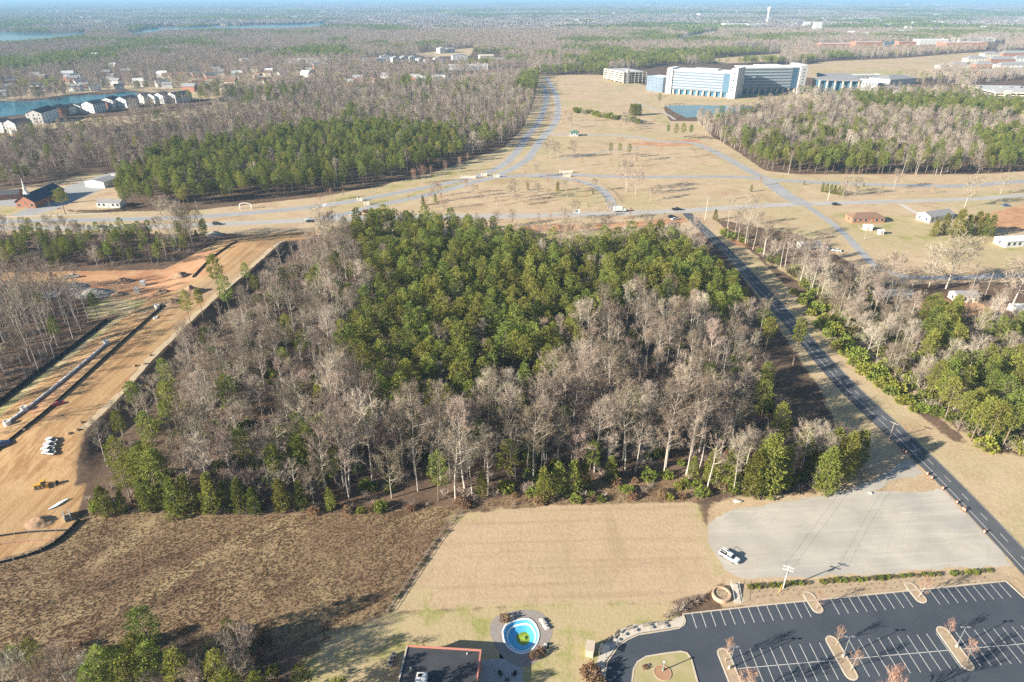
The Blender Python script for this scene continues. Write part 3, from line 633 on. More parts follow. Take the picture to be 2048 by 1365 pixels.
for s in range(4): register('oak', *bare_tree(s + 31, 18, [0.22, 0.28, 0.2, 0.3][s], [14, 13, 15, 12][s], 14, 7, 16, 0.08, up=0.45), M['bark_grey'], [M['twig'], M['twig4'], M['twig3'], M['twig2']][s])
for s in range(3): register('thin', *bare_tree(s + 51, 28, 0.5, 8.5, 10, 5, 8, 0.09, up=0.6), M['bark_grey'], M['twig'])
for s in range(6): register('pine', *pine_tree(s + 11, 19, [0.42, 0.5, 0.36, 0.45, 0.4, 0.55][s], [3.5, 3.1, 3.9, 3.3, 3.7, 2.9][s], 64, 21, 0.58, flat=0.5, rc=0.26), M['bark'], M['needle'])
for s in range(3): register('tallpine', *pine_tree(s + 71, 27, [0.55, 0.6, 0.5][s], [3.9, 3.6, 4.2][s], 80, 24, 0.75, rc=0.27), M['bark'], M['needle'])
for s in range(4): register('cedar', *pine_tree(s + 91, 9, 0.02, [2.1, 1.8, 2.3, 1.9][s], 100, 19, 0.40, kind=['cone', 'egg', 'cone', 'egg'][s], flat=0.7, rc=0.26), M['bark'], M['needle2'])
for s in range(3): register('evergreen_shrub', *bush(s + 111, 1.6, 2.0, 320, 0.34), M['bark'], M['leafgreen'])
for s in range(2): register('russet_shrub', *bush(s + 121, 1.5, 2.0, 420, 0.26), M['bark'], M['leafbrown'])
M['leafolive'] = mat('olive_leaves', (0.15, 0.145, 0.06), (0.25, 0.22, 0.10), 0.8, 0.9, randv=0.25, transl=0.25, spec=0.05)
for s in range(2): register('hedge_brown', *bush(s + 125, 1.5, 2.0, 260, 0.28), M['bark'], M['leafolive'])
for s in range(3): register('bare_shrub', *bare_bush(s + 131), M['bark_grey'], M['twig2'])
for s in range(2): register('big_cedar', *pine_tree(s + 195, 16, 0.03, [3.6, 3.2][s], 170, 22, 0.55, kind='egg', flat=0.7, rc=0.24), M['bark'], M['needle2'])
for s in range(2): register('park_oak', *bare_tree(s + 145, 18, 0.25, 12, 13, 6, 10, 0.15, up=0.5), M['bark_grey'], M['twig'])
for s in range(2): register('street_tree', *bare_tree(s + 141, 9, 0.24, 5.2, 12, 6, 9, 0.06, up=0.75), M['bark_grey'], mat('russet_twigs%d' % s, (0.36, 0.21, 0.145), (0.45, 0.29, 0.20), 0.5, 0.95, randv=0.12, spec=0.0))
# light versions for the far woods
for s in range(3): register('far_bare', *bare_tree(s + 151, 18, 0.25, 12, 9, 3, 5, 0.34, up=0.5), M['bark_grey'], [M['twig'], M['twig2'], M['twig2']][s])
for s in range(3): register('far_pine', *pine_tree(s + 161, 17, 0.35, 4.0, 22, 9, 1.5, rc=0.33), M['bark'], M['needle'])
def patch(seed, pine):                        # 120 x 120 m of woodland canopy for the very far woods
    r = np.random.default_rng(seed); tr = MB(); tb = TriBuf()
    tr.tube([(0, 0, 0), (0, 0, 8)], [0.3, 0.1], 3, False)
    for i in range(95):
        x, y = r.uniform(-62, 62, 2); h = r.uniform(10, 17); w = r.uniform(4, 7)
        for k in range(9):
            d = r.normal(size=3); d[2] = abs(d[2]); d = unit(d); p = np.array([x, y, h * 0.45]) + d * np.array([w, w, h * 0.5])
            a = unit(np.cross(d, r.normal(size=3))) * w * 0.42; b = unit(np.cross(d, a)) * w * 0.5; tb.quad(p - a, p - b, p + a, p + b)
        tb.quad(np.array([x - w * .7, y, 0]), np.array([x + w * .7, y, 0]), np.array([x + w * .8, y, h * 0.6]), np.array([x - w * .8, y, h * 0.6]))
    return tr, tb
M['fartwig'] = mat('far_canopy', (0.27, 0.235, 0.205), (0.40, 0.35, 0.31), 0.05, 0.95, randv=0.2, spec=0.0)
for s in range(2): register('canopy', *patch(s + 171, False), M['bark'], M['fartwig'])
register('canopy', *patch(175, True), M['bark'], M['needle'])

# ------------------------------------------------------------------ scatter (woodland masses only)
def scatter(name, kinds, pts, sc, ix, label, cat):
    """kinds: flat list of whole-tree meshes; ix picks one for each point"""
    pc = bpy.data.collections.new(name + '_forms')
    for i, m_ in enumerate(kinds):
        o = bpy.data.objects.new('%s_form_%02d' % (name, i), m_); pc.objects.link(o)
    n = len(pts); me = bpy.data.meshes.new(name); me.vertices.add(n); me.vertices.foreach_set('co', np.asarray(pts, np.float32).ravel())
    a = me.attributes.new('sc', 'FLOAT', 'POINT'); a.data.foreach_set('value', np.asarray(sc, np.float32))
    a = me.attributes.new('rz', 'FLOAT', 'POINT'); a.data.foreach_set('value', rng.uniform(0, 6.283, n).astype(np.float32))
    a = me.attributes.new('ix', 'INT', 'POINT'); a.data.foreach_set('value', np.asarray(ix, np.int32))
    o = bpy.data.objects.new(name, me); link(o); tag(o, label, cat, kind='stuff')
    ng = bpy.data.node_groups.new(name + '_nodes', 'GeometryNodeTree')
    ng.interface.new_socket('Geometry', in_out='INPUT', socket_type='NodeSocketGeometry'); ng.interface.new_socket('Geometry', in_out='OUTPUT', socket_type='NodeSocketGeometry')
    N, L = ng.nodes, ng.links
    gi = N.new('NodeGroupInput'); go = N.new('NodeGroupOutput'); ip = N.new('GeometryNodeInstanceOnPoints'); ci = N.new('GeometryNodeCollectionInfo')
    ci.inputs['Collection'].default_value = pc; ci.inputs['Separate Children'].default_value = True; ci.inputs['Reset Children'].default_value = True
    def na(nm, tp):
        q = N.new('GeometryNodeInputNamedAttribute'); q.data_type = tp; q.inputs['Name'].default_value = nm; return [s_ for s_ in q.outputs if s_.enabled and s_.name == 'Attribute'][0]
    cx = N.new('ShaderNodeCombineXYZ'); L.new(na('rz', 'FLOAT'), cx.inputs['Z'])
    er = N.new('FunctionNodeEulerToRotation'); L.new(cx.outputs[0], er.inputs[0])
    L.new(gi.outputs[0], ip.inputs['Points']); L.new(ci.outputs[0], ip.inputs['Instance']); ip.inputs['Pick Instance'].default_value = True
    L.new(na('ix', 'INT'), ip.inputs['Instance Index']); L.new(er.outputs[0], ip.inputs['Rotation']); L.new(na('sc', 'FLOAT'), ip.inputs['Scale'])
    L.new(ip.outputs[0], go.inputs[0]); md = o.modifiers.new('trees', 'NODES'); md.node_group = ng
    return o

# ------------------------------------------------------------------ where the trees stand
TREES = []          # (kind, x, y, z, scale, wood)
def dart(poly, rmin, seed, avoid=None):
    r = np.random.default_rng(seed); lo = poly.min(0); hi = poly.max(0); n = int((hi - lo).prod() / rmin ** 2 * 4)
    P = r.uniform(lo, hi, (n, 2)); P = P[inside(poly, P[:, 0], P[:, 1])]; cell = {}; out = []
    for p in P:
        k = (int(p[0] // rmin), int(p[1] // rmin)); ok = True
        for i in (-1, 0, 1):
            for j in (-1, 0, 1):
                for q in cell.get((k[0] + i, k[1] + j), ()):
                    if (q[0] - p[0]) ** 2 + (q[1] - p[1]) ** 2 < rmin * rmin: ok = False
        if ok: cell.setdefault(k, []).append(p); out.append(p)
    return np.array(out)
def inpx(polys, X, Y, Z):
    u, v = proj(X, Y, np.full_like(X, Z)); m = np.zeros(X.shape, bool)
    for p in polys: m |= inside(p, u, v)
    return m
WC = GP([(192, 1012), (400, 1015), (640, 1012), (760, 1005), (930, 1000), (1060, 985), (1200, 965), (1370, 952), (1400, 985), (1480, 990), (1560, 985), (1640, 975), (1690, 935), (1680, 900), (1600, 860), (1545, 800), (1520, 740), (1520, 690), (1462, 625), (1415, 565), (1388, 525), (1355, 487), (1300, 497), (1150, 502), (1060, 499), (980, 482), (850, 474), (720, 470), (650, 480), (615, 505), (575, 545), (520, 590), (460, 645), (410, 695), (340, 770), (280, 835), (245, 872), (205, 930)])
PZ = [[(700, 440), (760, 425), (840, 425), (930, 440), (1000, 470), (1060, 470), (1100, 500), (1200, 490), (1290, 460), (1370, 480), (1420, 520), (1490, 545), (1510, 590), (1500, 620), (1440, 610), (1380, 600), (1310, 580), (1230, 605), (1150, 645), (1130, 700), (1110, 765), (1000, 795), (900, 805), (840, 795), (780, 805), (715, 745), (675, 700), (690, 640), (740, 580), (730, 520), (700, 480)]]
PZ2 = [[(150, 930), (200, 840), (280, 770), (350, 765), (345, 820), (320, 900), (330, 950), (170, 960)]]
GAP = [[(985, 720), (1100, 735), (1060, 800), (960, 790)], [(1250, 640), (1330, 620), (1300, 680), (1240, 690)]]
P = dart(WC, 4.6, 5)
pz = inpx(PZ, P[:, 0], P[:, 1], 13.0); pz2 = inpx(PZ2, P[:, 0], P[:, 1], 13.0); gap = inpx(GAP, P[:, 0], P[:, 1], 9.0)
r_ = np.random.default_rng(3)
u0, v0 = proj(P[:, 0], P[:, 1], np.zeros(len(P)))
for i, (x, y) in enumerate(P):
    q = r_.random(); front = v0[i] > 930
    z = gz(x, y)
    if gap[i] and q < 0.8: continue
    if pz[i]:
        if q < 0.93: TREES.append(('pine', x, y, z, r_.uniform(0.74, 1.1), 'central'))
        else: TREES.append(('poplar', x, y, z, r_.uniform(0.45, 0.62), 'central'))
    elif pz2[i]:
        if q < 0.55: TREES.append(('pine', x, y, z, r_.uniform(0.75, 1.0), 'central'))
        elif q < 0.75: TREES.append(('poplar', x, y, z, r_.uniform(0.4, 0.6), 'central'))
    else:
        if q < 0.05: TREES.append(('pine', x, y, z, r_.uniform(0.7, 1.0), 'central'))
        elif q < 0.70:
            far = smooth((y - 160) / 200.0); right = smooth((u0[i] - 1250) / 150) 
            s_ = r_.uniform(0.62, 0.95) - 0.14 * far
            if u0[i] < 640: s_ *= 0.84
            if u0[i] > 1490 and v0[i] > 700: s_ *= 0.55
            elif u0[i] > 1420 and v0[i] > 600: s_ *= 0.78
            TREES.append(('poplar' if r_.random() < (0.35 if u0[i] < 640 else 0.68) else 'oak', x, y, z, s_ if r_.random() < 0.75 else s_ * 0.7, 'central'))
            if TREES[-1][0] == 'oak': TREES[-1] = ('oak', x, y, z, s_ * 0.95, 'central')
        elif q < 0.88 and not (u0[i] > 1490 and v0[i] > 700): TREES.append(('thin', x, y, z, r_.uniform(0.45, 0.75), 'central'))
def spot(kind, u, v, vt=None, wood='central', s=None, zc=None, H0=None):
    """foot at photo point (u, v), crown top at row vt; or crown centre seen at (u, v) at height zc"""
    base = {'poplar': 30, 'oak': 18, 'thin': 28, 'pine': 19, 'tallpine': 27, 'cedar': 9, 'evergreen_shrub': 2.0, 'russet_shrub': 2.0, 'bare_shrub': 2.4, 'street_tree': 9, 'park_oak': 18, 'big_cedar': 16}[kind]
    if zc is not None:
        p = G(u, v, zc); z = gz(p.x, p.y); sc_ = s or 1.0
    else:
        p = GT(u, v); z = p.z; sc_ = s or Hpx(u, v, vt, z) / base
    TREES.append((kind, p.x, p.y, z, sc_, wood))
for u, v in [(640, 850), (612, 868), (600, 905), (662, 900), (480, 885), (545, 915), (1000, 830), (1040, 815), (1072, 862), (960, 865), (1012, 900), (930, 850), (1540, 655), (1600, 668), (1528, 625), (855, 745), (985, 770), (1160, 690), (300, 940), (225, 900), (1060, 485), (1290, 500), (815, 850), (560, 870)]:
    spot('pine', u, v, zc=14, s=random.uniform(0.85, 1.1))
for u, v, s in [(435, 565, 1.15), (450, 580, 1.0), (488, 533, 0.7), (372, 612, 0.8), (398, 600, 0.75), (262, 780, 0.8), (640, 550, 0.9), (620, 560, 0.8)]:
    spot('pine', u, v, zc=12, s=s)
for u, v, vt in [(215, 1030, 975), (247, 1022, 985), (300, 1022, 960), (328, 1015, 968), (355, 1028, 960), (385, 1022, 952), (425, 1026, 950), (455, 1018, 965), (482, 1024, 962), (512, 1027, 978), (566, 1022, 962), (605, 1016, 964), (662, 1018, 978), (965, 990, 945), (1088, 998, 938), (1115, 988, 925), (1145, 985, 922), (1168, 978, 930), (1222, 962, 915), (1525, 985, 872), (1500, 990, 905), (1645, 985, 900), (1685, 955, 870), (1712, 925, 862), (1660, 940, 860), (1620, 960, 900), (1420, 965, 900), (1385, 955, 915), (1455, 975, 905), (300, 1000, 955), (1560, 975, 905)]:
    spot('big_cedar' if v - vt > 82 else 'cedar', u, v, vt, 'edge')
# big pale leafless trees that stand out of the wood's front edge
for u, v, vt in [(746, 968, 788), (930, 975, 800), (700, 985, 842), (830, 950, 800), (1090, 930, 790), (1372, 950, 800), (1330, 935, 770), (1250, 940, 790), (1460, 900, 790), (1400, 905, 760), (655, 1000, 850), (560, 980, 845), (420, 975, 812), (470, 1000, 860), (1600, 950, 855), (1290, 700, 585), (1215, 860, 690), (1160, 850, 705), (880, 960, 810), (1190, 945, 810)]:
    spot('poplar', u, v, vt)
# wood right of the side road
WE = GP([(1440, 468), (1480, 470), (1530, 520), (1600, 548), (1700, 560), (1750, 605), (1830, 650), (1960, 650), (2048, 660), (2300, 680), (2300, 915), (2048, 915), (1950, 895), (1870, 830), (1770, 745), (1690, 660), (1600, 565), (1530, 508)])
PE = [[(1830, 650), (1860, 620), (1925, 612), (1935, 680), (1890, 720), (1850, 710)], [(1840, 760), (1900, 735), (1960, 715), (2060, 740), (2060, 930), (1990, 910), (1900, 880), (1860, 800)], [(1950, 650), (2050, 655), (2050, 690), (1960, 680)]]
P = dart(WE, 3.9, 8); pe = inpx(PE, P[:, 0], P[:, 1], 9.0)
for i, (x, y) in enumerate(P):
    q = r_.random()
    if pe[i]:
        if q < 0.75: TREES.append(('pine', x, y, 0, r_.uniform(0.65, 0.95), 'east'))
        elif q < 0.9: TREES.append(('oak', x, y, 0, r_.uniform(0.4, 0.6), 'east'))
    elif q < 0.66: TREES.append((('poplar', 'oak', 'oak')[int(r_.integers(3))], x, y, 0, r_.uniform(0.40, 0.66), 'east'))
    elif q < 0.74: TREES.append(('thin', x, y, 0, r_.uniform(0.4, 0.55), 'east'))
    elif q < 0.79: TREES.append(('cedar', x, y, 0, r_.uniform(0.5, 0.9), 'east'))
for u, v, vt in [(1470, 478, 385), (1490, 488, 392), (1455, 458, 395), (1505, 500, 420), (1525, 515, 445), (1560, 535, 455), (1600, 570, 480), (1622, 585, 478), (1640, 600, 520), (1580, 548, 470)]:
    spot('poplar', u, v, vt, 'east')
for u, v, s in [(1588, 588, 1.5), (1604, 608, 1.8), (1620, 630, 1.6), (1638, 655, 2.0), (1655, 672, 1.7), (1676, 698, 2.1), (1690, 712, 1.8), (1708, 730, 1.9), (1726, 748, 2.0), (1744, 760, 1.7), (1762, 776, 1.9), (1780, 788, 1.8), (1800, 806, 1.5), (1826, 822, 1.2), (1660, 660, 2.3), (1700, 706, 2.3), (1740, 745, 2.2), (1775, 770, 2.2), (1612, 600, 2.2), (1630, 622, 2.4), (1648, 645, 2.2), (1672, 668, 2.5), (1692, 690, 2.3), (1718, 718, 2.6), (1752, 750, 2.4), (1790, 782, 2.2), (1815, 805, 1.9), (1842, 822, 1.7)]:
    spot('evergreen_shrub', u, v, s=s, wood='hedge')
# yard trees near the houses
for u, v, vt in [(1779, 584, 512), (1857, 576, 495), (1893, 578, 484), (2023, 617, 523), (1929, 415, 357), (1820, 590, 540), (1720, 600, 540), (1750, 575, 520), (2000, 390, 352), (1690, 585, 530), (1745, 610, 560), (1835, 620, 585), (1870, 615, 590)]:
    spot('park_oak', u, v, vt, 'yard')
for u, v, vt in [(1865, 473, 440), (1885, 470, 428), (1912, 473, 420), (1930, 472, 430), (1946, 470, 423), (1962, 470, 428), (1976, 473, 431)]:
    spot('cedar', u, v, vt, 'yard')
for i in range(6): spot('cedar', 1644 + 8 * i, 384 + 1.6 * i, 366 + 1.6 * i, 'conifer_row')
for u, v, vt in [(847, 411, 392), (871, 405, 388), (1056, 381, 366), (1115, 383, 365), (1186, 389, 379), (1177, 414, 408), (1430, 441, 420), (1502, 384, 370), (1608, 370, 362), (1727, 374, 366)]:
    spot('cedar', u, v, vt, 'park')
for u, v, vt in [(640, 405, 390), (664, 400, 380), (688, 397, 382), (828, 368, 342), (845, 367, 337), (862, 350, 334), (892, 346, 326), (920, 344, 318), (935, 328, 310), (932, 388, 361), (881, 391, 368), (883, 419, 391), (1095, 366, 352), (1000, 396, 380), (1095, 398, 377), (1135, 396, 378), (1030, 398, 382), (978, 392, 380), (1165, 380, 368), (955, 385, 372), (1355, 300, 288), (1367, 301, 289), (1380, 301, 289), (1450, 400, 385), (1520, 372, 356)]:
    spot('street_tree', u, v, vt, 'park')
for u, v, vt in [(1251, 384, 324), (1271, 391, 344), (1145, 316, 285), (1102, 317, 282), (1090, 316, 286), (1115, 318, 288), (1300, 402, 376), (1315, 398, 372), (1125, 460, 420), (1205, 462, 438)]:
    spot('park_oak', u, v, vt, 'park')
PKP = GP([(700, 428), (900, 385), (1060, 350), (1200, 372), (1215, 412), (1000, 424)]); PKQ = GP([(1130, 345), (1500, 345), (1400, 300), (1150, 320)]); PKR = GP([(1130, 235), (1300, 245), (1330, 262), (1110, 262)]); PKS = GP([(1620, 380), (1900, 376), (1900, 392), (1620, 398)]); PKT = GP([(640, 462), (1000, 442), (1360, 432), (1380, 465), (1260, 470), (1060, 470), (700, 468)])
for _p, _n in ((PKP, 26), (PKQ, 12), (PKR, 16), (PKS, 7), (PKT, 22)):
    _q = dart(_p, 7.0, _n)[:_n]
    for x, y in _q: TREES.append((('street_tree', 'park_oak')[int(r_.random() < 0.35)], x, y, 0, r_.uniform(0.45, 0.8), 'park'))
for u, v, vt in [(1221, 312, 286), (1239, 314, 287), (1258, 316, 288), (1335, 277, 250), (1350, 279, 248), (1365, 280, 247), (1380, 282, 250), (1120, 413, 378), (848, 440, 415)]:
    spot('pine', u, v, vt, 'park')
TREES.pop(); TREES.pop()
# strip of trees and leafless wood on the far side of the construction site
WW = GP([(-200, 600), (0, 592), (110, 582), (165, 606), (180, 640), (205, 645), (120, 712), (40, 772), (0, 805), (-200, 930)])
P = dart(WW, 4.4, 21)
for x, y in P:
    q = r_.random()
    if q < 0.66: TREES.append(('thin', x, y, gz(x, y), r_.uniform(0.6, 0.9), 'west'))
    elif q < 0.84: TREES.append(('poplar', x, y, gz(x, y), r_.uniform(0.45, 0.65), 'west'))
    elif q < 0.9: TREES.append(('pine', x, y, gz(x, y), r_.uniform(0.5, 0.8), 'west'))
WS = GP([(-250, 482), (0, 480), (150, 478), (330, 476), (430, 482), (420, 492), (380, 512), (320, 532), (150, 538), (0, 538), (-250, 545)])
P = dart(WS, 4.4, 22)
for x, y in P:
    q = r_.random(); left = x < -170
    if q < (0.4 if left else 0.15): TREES.append(('pine', x, y, 0, r_.uniform(0.45, 0.8), 'strip'))
    elif q < 0.7: TREES.append((('poplar', 'oak')[int(r_.random() < 0.5)], x, y, 0, r_.uniform(0.35, 0.6), 'strip'))
    elif q < 0.8: TREES.append(('cedar', x, y, 0, r_.uniform(0.5, 0.9), 'strip'))
for u, v, vt in [(352, 492, 412), (388, 494, 420), (370, 480, 425)]: spot('oak', u, v, vt, 'strip')
# thicket at the bottom of the weedy field
for u, v, s in [(290, 1262, 0.95), (243, 1328, 0.8), (205, 1345, 0.85), (350, 1335, 0.75), (432, 1345, 0.75), (60, 1305, 0.6), (458, 1252, 0.45), (300, 1330, 0.8), (600, 1360, 0.6), (270, 1300, 0.7), (265, 1345, 0.75), (180, 1370, 0.7), (455, 1380, 0.85), (515, 1395, 0.85), (480, 1400, 0.8)]:
    spot('pine', u, v, zc=9.5 * s + 2, s=s, wood='thicket')
for u, v, s in [(480, 1290, 0.62), (120, 1335, 0.6), (30, 1345, 0.6), (165, 1350, 0.55), (310, 1350, 0.5), (390, 1300, 0.5), (430, 1290, 0.45), (470, 1340, 0.6), (80, 1365, 0.6), (390, 1365, 0.55)]:
    spot('oak', u, v, zc=12 * s, s=s, wood='thicket')
for u, v in [(720, 1500), (660, 1520), (600, 1560), (690, 1460), (560, 1480)]:       # stand below the frame, their shadows reach the lawn
    p = G(u, v, 0); TREES.append(('pine', p.x, p.y, 0, 0.8, 'thicket'))
# ------------------------------------------------------------------ vehicles
def paint(name, c): return mat(name, c, tuple(x * 0.92 for x in c), 2.0, 0.3, spec=0.5)
M['car_white'] = paint('white_car_paint', (0.80, 0.81, 0.82)); M['car_black'] = paint('black_car_paint', (0.025, 0.028, 0.035)); M['car_grey'] = paint('grey_car_paint', (0.24, 0.26, 0.29))
M['car_blue'] = paint('blue_car_paint', (0.06, 0.12, 0.28)); M['car_red'] = paint('red_car_paint', (0.40, 0.05, 0.05)); M['yellow'] = paint('yellow_machine_paint', (0.72, 0.42, 0.06))
M['rim'] = mat('wheel_rim', (0.42, 0.43, 0.44), None, 4, 0.4, metal=0.5)
def wheel(parent, x, y, r, w):
    n = 12; mb = MB(); mb.tube([(0, -w / 2, 0), (0, w / 2, 0)], r, n); o = mb.build('wheel', M['black'], parent, True, (x, y, r))
    mr = MB(); s = 1 if y > 0 else -1; mr.tube([(0, s * (w / 2 - 0.02), 0), (0, s * (w / 2 + 0.015), 0)], r * 0.58, 10); mr.build('rim', M['rim'], o)
def profile(mb, pts, w0, w1=None):
    """side outline (x, z) extruded across the width, the top narrowed"""
    zs = [p[1] for p in pts]; zl, zh = min(zs), max(zs); w1 = w1 or w0; n = len(pts)
    wd = lambda z: (w0 + (w1 - w0) * (z - zl) / max(zh - zl, 1e-6)) / 2
    V = [(x, -wd(z), z) for x, z in pts] + [(x, wd(z), z) for x, z in pts]
    mb.add(V, [tuple(range(n)), tuple(range(2 * n - 1, n - 1, -1))] + [(i, n + i, n + (i + 1) % n, (i + 1) % n) for i in range(n)])
def car(name, label, loc, rz, pm, cat='car', group=None, s=1.0, style='sedan'):
    t = thing(name, loc, label, cat, group, rz); t.scale = (s, s, s)
    if style == 'sedan':
        b = MB(); profile(b, [(-2.25, 0.32), (2.25, 0.32), (2.3, 0.62), (2.1, 0.80), (1.0, 0.94), (-1.5, 0.98), (-2.2, 0.92), (-2.3, 0.6)], 1.82, 1.70); b.build('body', pm, t)
        g = MB(); profile(g, [(1.05, 0.92), (0.35, 1.36), (-0.95, 1.38), (-1.75, 0.96)], 1.60, 1.20); c_ = g.build('cabin_glass', M['glass'], t)
        f = MB(); profile(f, [(0.30, 1.365), (0.28, 1.43), (-0.85, 1.44), (-0.95, 1.375)], 1.24, 1.14); f.build('roof', pm, t); L = 1.38
    elif style == 'suv':
        b = MB(); profile(b, [(-2.3, 0.38), (2.3, 0.38), (2.35, 0.78), (2.2, 0.98), (1.1, 1.08), (-2.3, 1.1), (-2.38, 0.7)], 1.9, 1.8); b.build('body', pm, t)
        g = MB(); profile(g, [(1.15, 1.06), (0.5, 1.58), (-2.05, 1.60), (-2.3, 1.08)], 1.72, 1.36); g.build('cabin_glass', M['glass'], t)
        f = MB(); profile(f, [(0.45, 1.585), (0.40, 1.68), (-1.95, 1.70), (-2.05, 1.60)], 1.40, 1.30); f.build('roof', pm, t); L = 1.42
    elif style == 'pickup':
        b = MB(); profile(b, [(-2.9, 0.5), (2.9, 0.5), (2.95, 0.95), (2.8, 1.14), (1.55, 1.22), (-0.75, 1.22), (-0.75, 0.86), (-2.9, 0.86)], 1.98, 1.92); b.build('body', pm, t)
        for y in (-0.93, 0.93):
            w_ = MB(); w_.box(-2.9, -0.76, y - 0.06, y + 0.06, 0.865, 1.2); w_.build('bed_side', pm, t)
        w_ = MB(); w_.box(-2.96, -2.84, -0.86, 0.86, 0.52, 1.19); w_.build('tailgate', pm, t)
        w_ = MB(); w_.box(-2.8, -0.8, -0.82, 0.82, 0.866, 0.9); w_.build('bed_floor', M['black'], t)
        g = MB(); profile(g, [(1.6, 1.2), (0.85, 1.76), (-0.55, 1.78), (-0.8, 1.2)], 1.76, 1.44); g.build('cabin_glass', M['glass'], t)
        f = MB(); profile(f, [(0.8, 1.765), (0.76, 1.86), (-0.5, 1.87), (-0.58, 1.785)], 1.48, 1.40); f.build('roof', pm, t); L = 1.85
        for y in (-0.62, 0.62):
            h = MB(); h.box(2.9, 2.985, y - 0.2, y + 0.2, 0.78, 0.96); h.build('headlight', M['white'], t)
    else:   # box truck
        b = MB(); profile(b, [(1.6, 0.6), (3.7, 0.6), (3.75, 1.3), (3.5, 1.5), (3.1, 2.35), (1.6, 2.4)], 2.1, 1.9); b.build('cab', pm, t)
        g = MB(); profile(g, [(3.62, 1.5), (3.30, 2.25), (3.22, 2.25), (3.5, 1.5)], 1.8, 1.6); g.build('windscreen', M['glass'], t)
        c_ = MB(); c_.box(-3.8, 1.5, -1.2, 1.2, 0.95, 3.35); c_.build('cargo_box', M['white'], t); f = MB(); f.box(-3.8, 3.4, -0.5, 0.5, 0.55, 0.94); f.build('chassis', M['black'], t); L = 2.6
    r_w = {'sedan': 0.33, 'suv': 0.38, 'pickup': 0.42, 'truck': 0.48}[style]; hw = {'sedan': 0.82, 'suv': 0.86, 'pickup': 0.90, 'truck': 1.0}[style]
    for x in (L, -L):
        for y in (hw, -hw): wheel(t, x, y, r_w, 0.24)
    return t
def heading(a, b):
    d = G(*b) - G(*a); return math.atan2(d.y, d.x)
rzt = heading((1437, 1103), (1478, 1128))
tr = car('pickup_truck', 'white crew-cab pickup truck parked alone on the gravel lot', G(1458, 1117, 0.03), rzt, M['car_white'], 'truck', style='pickup', s=0.9)
ld = MB()
for y in (-0.8, 0.8): ld.tube([(-2.7, y, 1.25), (-2.7, y, 1.95), (-0.9, y, 1.95)], 0.05, 5)
ld.tube([(-2.7, -0.8, 1.95), (-2.7, 0.8, 1.95)], 0.05, 5); ld.build('ladder_rack', M['white'], tr)
lh = heading((205, 455), (255, 455)); rh = heading((1100, 431), (1348, 423))
for lab, u, v, pm, st, hd in [('dark sedan driving on the highway above the strip of trees', 205, 455.5, 'car_black', 'sedan', lh), ('white car following the dark sedan on the highway', 255, 455, 'car_white', 'sedan', lh), ('grey car on the highway by the church turn-off', 45, 459, 'car_grey', 'sedan', lh),
        ('dark car on the highway beside the two big bare trees', 434, 450, 'car_black', 'suv', lh), ('white car on the highway by the grass median tip', 619, 440, 'car_white', 'sedan', lh + 0.1), ('black car on the highway where the dirt haul road begins', 620, 444.5, 'car_black', 'sedan', lh + 0.05), ('white van on the highway beside the ornamental grass bed', 708, 431, 'car_white', 'suv', rh),
        ('black pickup on the highway at the side road junction', 1353, 421, 'car_black', 'pickup', rh), ('black car on the verge by the side road junction', 1343, 436, 'car_black', 'suv', rh + 0.2), ('white car on the verge by the side road junction', 1349, 440, 'car_white', 'sedan', rh + 0.3), ('black car on the highway above the brick ranch house', 1671, 411, 'car_black', 'suv', rh), ('blue car parked in the shade under the big yard tree', 2012, 413, 'car_blue', 'sedan', 0.1), ('white car parked in the red dirt yard', 1981, 646, 'car_white', 'sedan', 2.6), ('pale car parked beside the white trailer', 1672, 503, 'car_white', 'sedan', 2.8), ('dark blue car parked at the edge of the haul road', 4, 893, 'car_blue', 'suv', 0.7)]:
    car('car' if st != 'pickup' else 'pickup_truck', lab, GT(u, v) + Vector((0, 0, 0.06)), hd, M[pm], 'car' if st != 'pickup' else 'truck', style=st, s=1.12)
car('box_truck', 'white box truck on the highway below the slip road', G(1239, 424, 0.05), rh, M['car_white'], 'truck', style='truck', s=1.1)
for i, (u, v) in enumerate([(104, 883), (100.5, 892), (97, 900.5), (98.5, 908)]):
    car('pickup_truck', 'white pickup truck parked side by side on the construction site', GT(u, v), 2.75 + 0.08 * i, M['car_white'], 'truck', 'white pickups parked on the construction site', style='pickup', s=0.72)
for lab, u, v in (('white pickup truck beside the clearing behind the bare trunks', 145, 556), ('white pickup truck among trunks beside the grey rock pile', 100, 597), ('white pickup truck beside the other one near the rock pile', 109, 592)):
    car('pickup_truck', lab, GT(u, v), 0.3, M['car_white'], 'truck', style='pickup', s=1.1)
car('car', 'small red vehicle on the haul road beside the white pipe', GT(117, 810), 0.5, M['car_red'], 'car', style='sedan', s=0.85)
def grader(p, rz):
    t = thing('motor_grader', p, 'yellow motor grader standing on pale soil', 'grader', None, rz); t.scale = (0.75,) * 3
    b = MB(); b.box(-3.6, -1.0, -0.6, 0.6, 0.9, 1.9); b.build('engine_housing', M['yellow'], t)
    b = MB(); b.tube([(-1.0, 0, 1.6), (1.5, 0, 1.9), (4.0, 0, 1.2)], [0.25, 0.22, 0.2], 6); b.build('frame', M['yellow'], t)
    b = MB(); b.tbox(-1.0, 0.5, -0.75, 0.75, 1.5, 3.1, 0.1, 0.1); b.build('cab', M['glass'], t); b = MB(); b.box(-1.0, 0.5, -0.8, 0.8, 3.1, 3.22); b.build('cab_roof', M['yellow'], t)
    b = MB(); b.box(0.9, 1.1, -1.9, 1.9, 0.15, 0.85); b.build('blade', M['yellow'], t)
    for x in (-3.0, -1.6, 3.9):
        for y in (-0.95, 0.95): wheel(t, x, y, 0.65, 0.4)
grader(GT(91, 974), 0.35)

